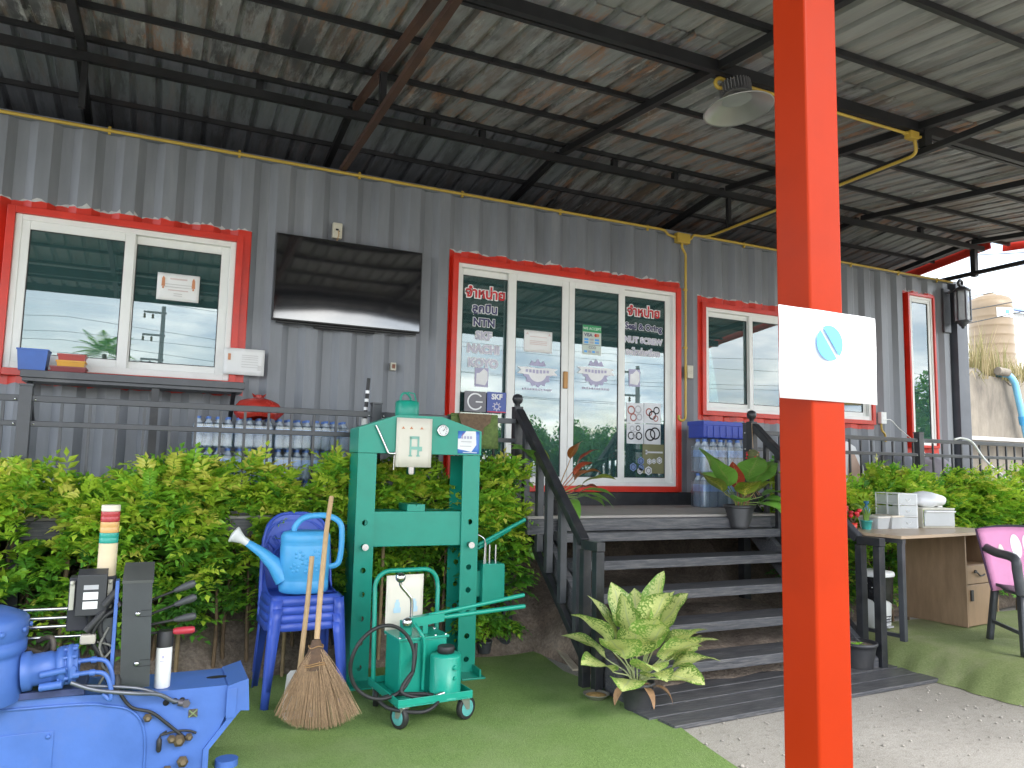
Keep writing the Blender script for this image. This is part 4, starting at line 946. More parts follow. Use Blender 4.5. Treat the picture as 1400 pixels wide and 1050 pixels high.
# ------------------------------------------------------------------ stack of blue plastic chairs
M['chair'] = mat('blue_moulded_plastic', (0.045, 0.100, 0.50), 0.38, 0, 0.10, 4, 0.05, 40, dirt=(0.10, 0.13, 0.42), dirt_amt=0.35, dirt_scale=5, rnd=0.12)
def chair_parts(root, m):
    def q(n, mb, **k): return obj(n, mb, m, root, local=True, **k)
    # seat shell with rounded front and a deep apron
    n = 16; rows = []
    def rim(t, s): # superellipse outline
        a = 2 * pi * t; c_, d_ = cos(a), sin(a)
        return (0.215 * s * math.copysign(abs(c_) ** 0.45, c_), 0.205 * s * math.copysign(abs(d_) ** 0.45, d_))
    prof = [(1.03, 0.409), (1.02, 0.435), (1.0, 0.446), (0.95, 0.452), (0.86, 0.444), (0.6, 0.440), (0.3, 0.438), (0.01, 0.438)]
    K_ = 40
    rows = [[(*rim(i / K_, s), z + 0.012 * (rim(i / K_, s)[1] < -0.15 and s < 1.0)) for i in range(K_ + 1)] for s, z in prof]
    b_ = MB(); b_.grid(rows); o = q('seat', b_); sd = o.modifiers.new('s', 'SOLIDIFY'); sd.thickness = 0.005
    for sx in (-1, 1):
        # front leg: angle section, splayed and tapered
        b_ = MB(); rr = []
        for z, w_, f in ((0.445, 0.060, 0.0), (0.38, 0.055, 0.004), (0.10, 0.038, 0.020), (0.0, 0.034, 0.026)):
            x0, y0 = sx * (0.205 + f), -0.205 - f
            rr.append([(x0 - sx * w_, y0, z), (x0 - sx * w_ * 0.4, y0 - 0.004, z), (x0 - sx * 0.008, y0 + 0.002, z), (x0, y0 + 0.012, z), (x0 + sx * 0.003, y0 + w_ * 0.5, z), (x0, y0 + w_, z)])
        b_.grid(rr); o = q('leg', b_); sd = o.modifiers.new('s', 'SOLIDIFY'); sd.thickness = 0.006; sd.offset = 0
        b_ = MB(); rr = []
        for z, w_, f in ((0.445, 0.060, 0.0), (0.30, 0.050, 0.012), (0.0, 0.036, 0.055)):
            x0, y0 = sx * (0.205 + f * 0.3), 0.205 + f
            rr.append([(x0 - sx * w_, y0, z), (x0 - sx * 0.008, y0, z), (x0, y0 - 0.012, z), (x0, y0 - w_, z)])
        b_.grid(rr); o = q('leg', b_); sd = o.modifiers.new('s', 'SOLIDIFY'); sd.thickness = 0.006; sd.offset = 0
        # side skirt rising from the seat to the back
        b_ = MB(); rr = []
        for t in range(9):
            u = t / 8
            y = -0.10 + 0.335 * u; z0 = 0.40; z1 = 0.452 + 0.20 * u ** 3.2
            rr.append([(sx * (0.215 - 0.006 * k), y + 0.01 * k * u, z0 + (z1 - z0) * k / 4) for k in range(5)])
        b_.grid(rr); o = q('side_panel', b_); sd = o.modifiers.new('s', 'SOLIDIFY'); sd.thickness = 0.006; sd.offset = 0
    # back shell: fan of slots at the top, open window at the bottom
    NU, NV = 64, 48; b_ = MB()
    def bp(u, v):
        hw = 0.212 - 0.012 * v
        top = 0.90 - 0.075 * abs(u) ** 3.2
        z = 0.44 + (top - 0.44) * v
        x = u * hw * (1 - 0.10 * max(0, v - 0.8) / 0.2 * abs(u))
        y = 0.205 + 0.10 * (z - 0.44) / 0.46 - 0.045 * abs(u) ** 2.5 + 0.018
        return (x, y, z)
    vs = [bp(-1 + 2 * i / NU, j / NV) for j in range(NV + 1) for i in range(NU + 1)]
    fs = []
    for j in range(NV):
        for i in range(NU):
            u, v = -1 + 2 * (i + .5) / NU, (j + .5) / NV
            x, _, z = bp(u, v); dx_, dz_ = x, z - 0.52
            r = hypot(dx_, dz_); a = math.degrees(atan2(dx_, dz_))
            slot = 0.185 < r < 0.275 and abs(a) < 47 and abs(((a + 60) % 12) - 6) < 2.1
            arch = 0.115 < r < 0.150 and abs(a) < 70 and False
            low = abs(u) < 0.62 and 0.10 < v < 0.30
            if not (slot or arch or low): fs.append((j * (NU + 1) + i, j * (NU + 1) + i + 1, (j + 1) * (NU + 1) + i + 1, (j + 1) * (NU + 1) + i))
    b_.add(vs, fs, True); o = q('backrest', b_); sd = o.modifiers.new('s', 'SOLIDIFY'); sd.thickness = 0.007; sd.offset = 0
    b_ = MB(); b_.tube([Vector(bp(-1, j / 20)) for j in range(0, 20)] + [Vector(bp(-1 + 2 * i / 24, 1)) for i in range(25)] + [Vector(bp(1, 1 - j / 20)) for j in range(1, 21)], 0.011, 8); q('back_rim', b_)
    b_ = MB(); b_.tube([Vector(bp(-0.70 + 1.4 * i / 20, 0.47 + 0.20 * (1 - (i / 10 - 1) ** 2))) + Vector((0, -0.006, 0)) for i in range(21)], 0.008, 6); q('back_rib', b_)
ch = thing('plastic_chair', 'lowest blue plastic chair of the stack, feet on the turf', 'chair', (0.853, -1.440, 0.016), rad(1), 'blue plastic chairs stacked beside the press')
chair_parts(ch, M['chair'])
for k, lab in enumerate(('second blue plastic chair from the bottom of the stack', 'second blue plastic chair from the top of the stack', 'topmost blue plastic chair of the stack with the watering can on its seat')):
    c_ = place(ch, (0.853 + 0.002 * (k + 1), -1.440 + 0.004 * (k + 1), 0.016 + 0.046 * (k + 1)), rad(1 + (k % 2)), lab)

# ------------------------------------------------------------------ watering can
M['can'] = mat('light_blue_plastic', (0.070, 0.37, 0.70), 0.35, 0, 0.06, 8, 0.12, 30)
SEAT = 0.016 + 0.046 * 3 + 0.456
can = thing('watering_can', 'light blue plastic watering can with white rose on top of the stacked chairs', 'watering can', (0.862, -1.452, SEAT), rad(-8)); can.scale = (1.17, 1.1, 1.17)
Q = lambda n, mb, m=M['can'], **k: obj(n, mb, m, can, local=True, **k)
b_ = MB(); b_.lathe([(0.100, 0.0), (0.112, 0.008), (0.115, 0.03), (0.113, 0.06), (0.1115, 0.064), (0.1135, 0.068), (0.1115, 0.076), (0.1135, 0.080), (0.115, 0.15), (0.115, 0.235), (0.1125, 0.240), (0.115, 0.245), (0.1125, 0.252), (0.115, 0.257), (0.114, 0.285), (0.106, 0.303), (0.080, 0.311), (0.055, 0.309)], (0, 0, 0), 36, sx=1.08, sy=0.80); Q('body', b_)
b_ = MB()
for cx, cz in ((0.0, 0.165), (0.055, 0.20), (-0.05, 0.13), (0.02, 0.115), (-0.03, 0.195), (0.07, 0.13)):           # moulded flower relief
    for k in range(5):
        a = 2 * pi * k / 5 + cx * 40
        x, z = cx + 0.017 * cos(a), cz + 0.017 * sin(a)
        y = -0.092 * sqrt(max(0, 1 - (x / 0.1242) ** 2))
        b_.lathe([(0.009, 0), (0.008, 0.0014), (0.004, 0.0024), (1e-4, 0.0028)], (x, y + 0.0004, z), 9, axis=(x * 2, -1, 0))
Q('flower_relief', b_)
b_ = MB(); b_.tube([(-0.095, -0.005, 0.075), (-0.15, -0.01, 0.145), (-0.215, -0.012, 0.205), (-0.285, -0.014, 0.252)], [0.058, 0.040, 0.027, 0.019], 16, sq=0.8); Q('spout', b_)
b_ = MB(); b_.lathe([(0.018, 0), (0.020, 0.03), (0.034, 0.062), (0.043, 0.078), (0.043, 0.084), (0.02, 0.090), (1e-4, 0.092)], (-0.283, -0.014, 0.251), 22, axis=(-0.80, -0.02, 0.52)); Q('rose', b_, M['pvc'])
b_ = MB(); b_.tube(smooth_path([(-0.055, 0.0, 0.290), (-0.058, 0, 0.325), (-0.02, 0, 0.372), (0.05, 0, 0.388), (0.125, 0, 0.380), (0.172, 0, 0.345), (0.182, 0, 0.28), (0.178, 0, 0.18), (0.160, 0, 0.135), (0.105, 0, 0.125)], 6), 0.0135, 10, sq=1.25); Q('handle', b_)

# ------------------------------------------------------------------ broom and dustpan
br = thing('coconut_broom', 'fan shaped brown twig broom with long pale handle leaning on the chairs', 'broom', (0.852, -2.07, 0.016))
b_ = MB(); b_.tube([(0.842, -2.005, 0.38), (0.878, -1.88, 0.68), (0.925, -1.735, 1.00), (0.962, -1.655, 1.185)], [0.0155, 0.0155, 0.0145, 0.014], 10); obj('handle', b_, M['wood'], br)
b_ = MB(); rb = random.Random(3); 
apex = Vector((0.845, -2.005, 0.435))
for i in range(620):
    u = rb.uniform(-1, 1); d_ = rb.uniform(-1, 1)
    end = Vector((0.852 + 0.205 * u + rb.gauss(0, 0.008), -2.085 - 0.06 * u + 0.035 * d_ * (1 - 0.5 * abs(u)), 0.018 + 0.075 * abs(u) ** 2.5 + abs(rb.gauss(0, 0.010))))
    st = apex + Vector((0.030 * u, 0.022 * d_, -0.03 - 0.06 * rb.random()))
    mid = st.lerp(end, 0.45) + Vector((0.018 * u, 0, 0.012))
    b_.tube(bez(st, st.lerp(mid, 0.6), mid, end, 4), [0.0024, 0.0022, 0.0019, 0.0015, 0.0008], 3, cap=False)
M['twig'] = mat('dry_coconut_twig', (0.40, 0.265, 0.155), 0.75, 0, 0.5, 30, stretch=(8, 8, 0.6))
tag(obj('bristles', b_, M['twig'], br), kind='stuff')
b_ = MB(); b_.lathe([(0.060, 0.30), (0.052, 0.345), (0.036, 0.40), (0.026, 0.43), (0.020, 0.45)], (0.842, -2.006, 0), 16, sx=1.1, sy=0.75); obj('binding', b_, mat('dark_twig_binding', (0.11, 0.065, 0.04), 0.8, 0, 0.35, 40), br)
b_ = MB()
for z, r in ((0.335, 0.060), (0.325, 0.063), (0.415, 0.034)): b_.tube([(0.842 + 1.12 * r * cos(2 * pi * k / 18), -2.006 + 0.80 * r * sin(2 * pi * k / 18), z + 0.006 * sin(k)) for k in range(18)], 0.0035, 5, closed=True)
obj('cord_tie', b_, mat('tan_cord', (0.34, 0.20, 0.09), 0.8), br)
dp = thing('dustpan', 'white dustpan with pale wooden stick behind the twig broom', 'dustpan', (0.80, -1.80, 0.016))
b_ = MB(); b_.tube([(0.790, -1.82, 0.16), (0.830, -1.775, 0.60), (0.848, -1.745, 0.855)], 0.0145, 10); obj('handle', b_, M['wood'], dp)
b_ = MB(); b_.prism([(0.715, -1.81, 0.045), (0.735, -1.80, 0.225), (0.755, -1.795, 0.245), (0.84, -1.795, 0.245), (0.86, -1.80, 0.225), (0.88, -1.81, 0.045)], (0, 0.012, 0)); b_.box(0.715, 0.88, -1.90, -1.80, 0.020, 0.032); obj('pan', b_, M['pvc'], dp, bev=0.005, seg=3)
# ------------------------------------------------------------------ blue tyre machine in the left foreground
mac = thing('tyre_machine', 'blue industrial machine with black lever column, drum and signal light', 'machine', (-0.2, -2.35, 0.0))
B = M['blue']; X_ = lambda n, mb, m, par=mac, **k: obj(n, mb, m, par, **k)
b_ = MB(); b_.prism([(-1.6, -2.46, 0.01), (-1.6, -2.46, 0.405), (-0.30, -2.46, 0.405), (0.0, -2.46, 0.385), (0.365, -2.46, 0.384), (0.385, -2.46, 0.30), (0.300, -2.46, 0.115), (0.288, -2.46, 0.01)], (0, 0.30, 0)); X_('body', b_, B, bev=0.010, seg=3)
b_ = MB(); b_.prism([(0.366, -2.475, 0.384), (0.452, -2.475, 0.408), (0.462, -2.475, 0.268), (0.425, -2.475, 0.272), (0.300, -2.475, 0.118), (0.300, -2.475, 0.0), (0.277, -2.475, 0.0), (0.277, -2.475, 0.122), (0.366, -2.475, 0.235)], (0, 0.34, 0)); X_('end_flange', b_, B, bev=0.006, seg=2)
b_ = MB(); b_.box(0.362, 0.405, -2.482, -2.478, 0.245, 0.372); X_('end_rib', b_, B, bev=0.003)
b_ = MB(); b_.lathe([(0.022, 0), (0.022, 0.0015)], (0.33, -2.31, 0.3842), 14, sx=2.1); X_('oil_slot', b_, M['dark'])
b_ = MB(); b_.lathe([(0.05, 0.0), (0.05, 0.03)], (0.385, -2.40, 0.015), 12); X_('anchor_foot', b_, B)
b_ = MB(); b_.tube(smooth_path([(-1.5, -2.463, 0.372), (-0.35, -2.463, 0.368), (-0.10, -2.463, 0.345), (0.0, -2.463, 0.30), (0.04, -2.463, 0.20), (0.045, -2.463, 0.02)], 6), 0.006, 6); X_('weld_seam', b_, B)
b_ = MB(); b_.box(-0.62, -0.30, -2.4655, -2.461, 0.06, 0.27); X_('access_plate', b_, B, bev=0.002)
for x in (-0.60, -0.32):
    for z in (0.08, 0.25): b_ = MB(); b_.lathe([(0.010, 0), (0.010, 0.006), (0.004, 0.008)], (x, -2.466, z), 6, axis=(0, -1, 0)); X_('plate_bolt', b_, B)
for x, z, r in ((0.115, 0.335, 0.013), (0.150, 0.338, 0.013), (0.180, 0.340, 0.011)):
    b_ = MB(); b_.lathe([(r, 0), (r, 0.003), (1e-4, 0.0031)], (x, -2.4605, z), 14, axis=(0, -1, 0)); X_('bolt_hole', b_, M['dark'])
# gearbox drum
b_ = MB(); b_.lathe([(0.212, 0.405), (0.216, 0.42), (0.216, 0.545), (0.205, 0.575), (0.205, 0.592), (0.214, 0.596), (0.214, 0.635), (0.207, 0.640), (0.207, 0.650), (0.214, 0.655), (0.214, 0.725), (0.200, 0.740), (0.14, 0.765), (0.05, 0.775)], (-0.640, -2.42, 0), 40); drum = X_('gearbox_drum', b_, B)
b_ = MB()
for k in range(12):
    a = 2 * pi * k / 12 + 0.2; b_.lathe([(0.011, 0), (0.011, 0.010), (0.004, 0.012)], (-0.640 + 0.216 * cos(a), -2.42 + 0.216 * sin(a), 0.69), 6, axis=(cos(a), sin(a), 0))
X_('drum_bolts', b_, B, drum)
b_ = MB(); b_.box(-0.93, -0.20, -2.475, -2.18, 0.405, 0.432); X_('base_plate', b_, mat('dark_blue', (0.035, 0.05, 0.14), 0.6, 0, 0.4, 10), bev=0.003)  # plate under the drum, a darker blue than the body
# hydraulic motor lying against the drum
mt = MB(); mt.lathe([(0.078, 0.0), (0.078, 0.03), (0.064, 0.035), (0.066, 0.10), (0.060, 0.12), (0.072, 0.123), (0.078, 0.135), (0.078, 0.150), (0.066, 0.154), (0.066, 0.162), (0.080, 0.166), (0.080, 0.182), (0.060, 0.186), (0.055, 0.20)], (-0.43, -2.45, 0.512), 26, axis=(1, 0, 0.10)); motor = X_('hydraulic_motor', mt, B)
b_ = MB()
for k in range(10):
    a = 2 * pi * k / 10; b_.lathe([(0.009, 0), (0.009, 0.06), (0.005, 0.064)], (-0.30, -2.45 + 0.070 * cos(a), 0.524 + 0.070 * sin(a)), 6, axis=(1, 0, 0.1))
b_.tube([(-0.36, -2.52, 0.51), (-0.27, -2.53, 0.525)], 0.014, 8); b_.tube([(-0.36, -2.515, 0.46), (-0.28, -2.525, 0.468)], 0.016, 8); b_.box(-0.255, -0.235, -2.53, -2.50, 0.49, 0.53)
X_('motor_bolts', b_, B, motor)
for z, y in ((0.500, -2.52), (0.540, -2.47)):
    b_ = MB(); b_.tube(smooth_path([(-0.25, y, z), (-0.18, y, z + 0.004), (-0.13, y - 0.005, z - 0.005), (-0.105, y - 0.01, z - 0.05), (-0.100, y - 0.01, z - 0.11), (-0.13, y, 0.415)], 6), 0.0095, 8); X_('oil_pipe', b_, B)
    b_ = MB(); b_.lathe([(0.015, 0), (0.015, 0.022)], (-0.245, y, z), 6, axis=(1, 0, 0)); b_.lathe([(0.014, 0), (0.014, 0.02)], (-0.185, y, z + 0.003), 6, axis=(1, 0, 0)); X_('pipe_fitting', b_, B)
b_ = MB(); b_.tube(smooth_path([(-0.25, -2.52, 0.47), (-0.16, -2.53, 0.435), (-0.02, -2.54, 0.41), (0.08, -2.505, 0.385), (0.14, -2.478, 0.345), (0.175, -2.468, 0.335)], 6), 0.009, 8); b_.tube(smooth_path([(-0.22, -2.50, 0.45), (0.0, -2.51, 0.42), (0.12, -2.49, 0.362)], 6), 0.007, 8); X_('oil_pipe', b_, mat('dull_steel_tube', (0.16, 0.17, 0.20), 0.4, 0.6))
b_ = MB(); b_.lathe([(0.016, 0), (0.016, 0.02)], (0.165, -2.472, 0.333), 6, axis=(1, -0.2, -0.2)); b_.lathe([(0.018, 0), (0.018, 0.016)], (0.195, -2.468, 0.327), 6, axis=(0, -1, 0)); X_('pipe_fitting', b_, mat('pipe_nut', (0.12, 0.11, 0.13), 0.5, 0.5))
b_ = MB(); b_.lathe([(0.016, 0.432), (0.018, 0.45), (0.018, 0.47)], (-0.335, -2.38, 0), 8); b_.tube(smooth_path([(-0.335, -2.38, 0.46), (-0.335, -2.38, 0.60), (-0.355, -2.36, 0.625), (-0.40, -2.30, 0.60)]), 0.011, 8); b_.tube(smooth_path([(-0.35, -2.34, 0.60), (-0.38, -2.30, 0.55), (-0.45, -2.26, 0.56), (-0.47, -2.25, 0.50)]), 0.010, 8); X_('breather_hose', b_, mat('grimy_hose', (0.10, 0.085, 0.07), 0.7))
# chromed guide rods
for z, x1, y in ((0.735, -0.262, -2.32), (0.697, -0.262, -2.32), (0.657, -0.195, -2.30), (0.612, -0.21, -2.30)):
    b_ = MB(); b_.tube([(-1.6, y, z + 0.012), (x1, y, z)], 0.0075, 8); X_('guide_rod', b_, M['chrome'])
# lever column
dg = mat('column_grey_paint', (0.040, 0.046, 0.050), 0.45, 0, 0.15, 5, 0.08, 40, dirt=(0.10, 0.10, 0.10), dirt_amt=0.3)
b_ = MB(); b_.prism([(-0.070, -2.455, 0.408), (-0.086, -2.455, 0.835), (-0.086, -2.455, 0.850), (0.030, -2.455, 0.850), (0.030, -2.455, 0.835), (0.045, -2.455, 0.408)], (0, 0.095, 0)); col = X_('lever_column', b_, dg, bev=0.004)
b_ = MB(); b_.prism([(-0.090, -2.46, 0.850), (0.034, -2.46, 0.850), (0.034, -2.35, 0.915), (-0.085, -2.35, 0.915)], (0, 0.0, 0.012)); b_.prism([(-0.088, -2.458, 0.850), (-0.088, -2.352, 0.850), (-0.088, -2.352, 0.912)], (0.120, 0, 0)); X_('column_cap', b_, mat('cap_grey', (0.062, 0.066, 0.062), 0.5), col, bev=0.003)
for x, z in ((-0.020, 0.72), (-0.012, 0.51)):
    b_ = MB(); b_.lathe([(0.012, 0), (0.012, 0.004), (0.008, 0.011), (1e-4, 0.012)], (x, -2.455, z), 14, axis=(0, -1, 0)); X_('bolt', b_, M['chrome'], col)
    b_ = MB(); b_.box(x, x + 0.055, -2.4565, -2.4545, z - 0.014, z - 0.012); b_.box(x + 0.012, x + 0.055, -2.4565, -2.4545, z + 0.012, z + 0.014); X_('slot', b_, M['dark'], col)
b_ = MB(); b_.box(-0.115, -0.100, -2.44, -2.36, 0.42, 0.86); X_('backing_plate', b_, B, bev=0.002)
grip_d = mat('grey_grip', (0.055, 0.058, 0.062), 0.5); grip_r = mat('red_grip', (0.42, 0.03, 0.05), 0.4)
for k, (z0, x1, z1) in enumerate(((0.762, 0.205, 0.838), (0.700, 0.213, 0.775), (0.655, 0.217, 0.690), (0.618, 0.216, 0.628))):
    y = -2.40 + 0.006 * k
    a, e_ = Vector((0.02, y, z0)), Vector((x1, y - 0.03, z1)); d_ = (e_ - a)
    b_ = MB(); b_.tube([a, a + d_ * 0.75], 0.0062, 8); lv = X_('lever', b_, M['rubber'])
    b_ = MB(); p0 = a + d_ * 0.55
    b_.tube([p0, p0 + d_ * 0.06, p0 + d_ * 0.25, p0 + d_ * 0.40, p0 + d_ * 0.45], [0.009, 0.012, 0.017, 0.017, 0.010] if k < 3 else [0.012, 0.016, 0.017, 0.016, 0.011], 12); X_('grip', b_, grip_d if k < 3 else grip_r, lv)
# switch box and its carrier
cb_ = mat('black_carrier_box', (0.020, 0.022, 0.030), 0.5, 0, 0.2)
b_ = MB(); b_.box(-0.298, -0.118, -2.34, -2.26, 0.640, 0.868); X_('carrier_box', b_, cb_, bev=0.004)
b_ = MB(); b_.prism([(-0.262, -2.42, 0.715), (-0.262, -2.42, 0.888), (-0.262, -2.36, 0.905), (-0.262, -2.345, 0.905), (-0.262, -2.345, 0.715)], (0.112, 0, 0)); sw = X_('switch_box', b_, mat('switch_grey', (0.028, 0.030, 0.034), 0.5), bev=0.004)
for z0, z1 in ((0.826, 0.845), (0.784, 0.815), (0.745, 0.776)):
    b_ = MB(); b_.box(-0.236, -0.180, -2.4225, -2.4205, z0, z1); X_('name_label', b_, M['paper'] if z0 < 0.82 else M['grey_ink'], sw)
for x in (-0.283, -0.138):
    b_ = MB(); b_.box(x - 0.009, x + 0.009, -2.365, -2.345, 0.735, 0.855); b_.sphere((x, -2.367, 0.848), 0.010, 8, 5); X_('latch', b_, mat('ivory_latch', (0.50, 0.49, 0.40), 0.4) if 'ivory_latch' not in bpy.data.materials else bpy.data.materials['ivory_latch'], sw)
b_ = MB(); b_.lathe([(0.022, 0), (0.014, -0.03), (0.010, -0.05)], (-0.205, -2.38, 0.716), 12); b_.tube(smooth_path([(-0.205, -2.38, 0.69), (-0.195, -2.37, 0.62), (-0.15, -2.36, 0.57), (-0.12, -2.36, 0.50)]), 0.008, 8); X_('cable_gland', b_, M['rubber'], sw)
# cables and connectors beside the column
for i, pts in enumerate(([(-0.11, -2.40, 0.80), (-0.15, -2.41, 0.74), (-0.165, -2.41, 0.66), (-0.13, -2.40, 0.56), (-0.11, -2.41, 0.47), (-0.09, -2.44, 0.41)],
                         [(-0.10, -2.41, 0.74), (-0.16, -2.43, 0.70), (-0.19, -2.43, 0.62), (-0.14, -2.42, 0.52), (-0.12, -2.43, 0.44)],
                         [(-0.17, -2.40, 0.60), (-0.11, -2.43, 0.58), (-0.145, -2.44, 0.52), (-0.105, -2.44, 0.46), (-0.08, -2.46, 0.40)],
                         [(-0.13, -2.40, 0.66), (-0.16, -2.42, 0.58), (-0.125, -2.43, 0.50), (-0.15, -2.43, 0.43)])):
    b_ = MB(); b_.tube(smooth_path(pts, 7), (0.011, 0.009, 0.005, 0.006)[i], 8); X_('cable', b_, M['rubber'] if i < 2 else mat('grey_wire', (0.15, 0.15, 0.13), 0.6))
for a, e_, r, m in (((-0.10, -2.42, 0.83), (-0.155, -2.43, 0.755), 0.016, 'rubber'), ((-0.15, -2.43, 0.735), (-0.215, -2.44, 0.655), 0.015, 'rubber'), ((-0.12, -2.42, 0.79), (-0.09, -2.43, 0.75), 0.014, 'rubber'), ((-0.085, -2.45, 0.47), (-0.082, -2.47, 0.40), 0.018, 'rubber')):
    b_ = MB(); b_.tube([a, Vector(a).lerp(Vector(e_), 0.3), e_], [r * 0.6, r, r], 10); X_('connector', b_, M[m])
b_ = MB(); b_.box(-0.235, -0.175, -2.45, -2.41, 0.602, 0.642); X_('junction_plug', b_, mat('stained_plastic', (0.42, 0.39, 0.33), 0.5), bev=0.008, seg=2)
b_ = MB(); b_.box(-0.16, -0.115, -2.40, -2.35, 0.55, 0.70); X_('valve_box', b_, dg, bev=0.003)
# hanging sensor leads on the face of the body
for pts, r in (([(-0.07, -2.47, 0.40), (-0.02, -2.475, 0.335), (0.06, -2.478, 0.305), (0.13, -2.475, 0.245), (0.205, -2.47, 0.175)], 0.007), ([(0.10, -2.474, 0.205), (0.17, -2.472, 0.213), (0.215, -2.47, 0.208), (0.245, -2.47, 0.195)], 0.005), ([(0.125, -2.474, 0.22), (0.10, -2.474, 0.20), (0.098, -2.474, 0.16)], 0.004)):
    b_ = MB(); b_.tube(smooth_path(pts, 7), r, 8); X_('sensor_lead', b_, M['rubber'])
kn = mat('brass_fitting', (0.16, 0.12, 0.07), 0.5, 0.4)
for x, z, r in ((0.045, 0.285, 0.018), (0.175, 0.175, 0.026), (0.145, 0.185, 0.018), (0.215, 0.185, 0.016), (0.195, 0.085, 0.024), (0.135, 0.055, 0.022)):
    b_ = MB(); b_.lathe([(r, 0), (r, 0.014), (r * 0.5, 0.02), (r * 0.5, 0.026)], (x, -2.476, z), 6, axis=(0.1, -1, 0.1)); X_('hydraulic_fitting', b_, kn)
b_ = MB(); b_.tube([(0.098, -2.475, 0.195), (0.098, -2.478, 0.185), (0.098, -2.478, 0.145), (0.098, -2.477, 0.137)], [0.006, 0.011, 0.011, 0.006], 10); X_('sensor_plug', b_, M['rubber'])
b_ = MB(); b_.box(0.208, 0.246, -2.4625, -2.4605, 0.262, 0.296); cl_ = X_('clip', b_, mat('clip_steel', (0.10, 0.09, 0.08), 0.5, 0.5))
b_ = MB(); b_.bar((0.210, -2.465, 0.264), (0.244, -2.465, 0.294), 0.006); b_.bar((0.210, -2.467, 0.294), (0.244, -2.467, 0.264), 0.006); X_('cross_wire', b_, M['chrome'], cl_)
# signal tower
tw = thing('signal_tower', 'beige machine signal light with red, amber and green bands on the black box', 'signal light', (-0.16, -2.30, 0.868))
cr = mat('cream_plastic', (0.66, 0.55, 0.36), 0.4)
for nm, z0, z1, m in (('base_tube', 0.868, 1.010, cr), ('green_lens', 1.011, 1.056, mat('green_lens', (0.02, 0.30, 0.24), 0.25)), ('amber_lens', 1.057, 1.104, mat('amber_lens', (0.62, 0.36, 0.13), 0.25)), ('red_lens', 1.105, 1.150, mat('red_lens', (0.42, 0.04, 0.045), 0.25)), ('cap', 1.151, 1.178, mat('faded_cap', (0.70, 0.64, 0.52), 0.45))):
    b_ = MB(); r = 0.0385
    pr_ = [(r, z0), (r, z1)] if nm == 'base_tube' else [(r * 0.985, z0), (r * 1.01, z0 + 0.003), (r * 1.01, (z0 + z1) / 2 - 0.002), (r * 0.985, (z0 + z1) / 2), (r * 1.01, (z0 + z1) / 2 + 0.002), (r * 1.01, z1 - 0.003), (r * 0.985, z1)]
    b_.lathe(pr_, (-0.16, -2.30, 0), 26); obj(nm, b_, m, tw)
sp = thing('spray_can', 'white spray can with black cap standing on the blue machine', 'spray can', (0.096, -2.395, 0.3855))
b_ = MB(); b_.lathe([(0.030, 0.3855), (0.033, 0.388), (0.033, 0.558), (0.031, 0.564)], (0.096, -2.395, 0), 24); body = obj('can_body', b_, M['pvc'], sp)
b_ = MB(); b_.lathe([(0.034, 0.560), (0.034, 0.625), (0.030, 0.630)], (0.096, -2.395, 0), 24); obj('cap', b_, M['rubber'], sp)
for dx_, z, w_, h_ in ((0.0, 0.515, 0.010, 0.012), (0.0, 0.502, 0.022, 0.004), (0.0, 0.496, 0.018, 0.002)):
    b_ = MB(); b_.grid([[(0.096 + 0.0334 * sin(a), -2.395 - 0.0334 * cos(a), z + h_ * k) for a in [(-0.5 + i / 4) * w_ / 0.033 - 0.1 for i in range(5)]] for k in (0, 1)]); obj('print', b_, M['lilac'], body)
b_ = MB(); b_.tube(smooth_path([(-0.60, -2.9, 0.95), (-0.572, -2.9, 0.90), (-0.565, -2.9, 0.84), (-0.58, -2.88, 0.74), (-0.63, -2.85, 0.66)]), 0.012, 8); X_('hose_loop', b_, M['rubber'])
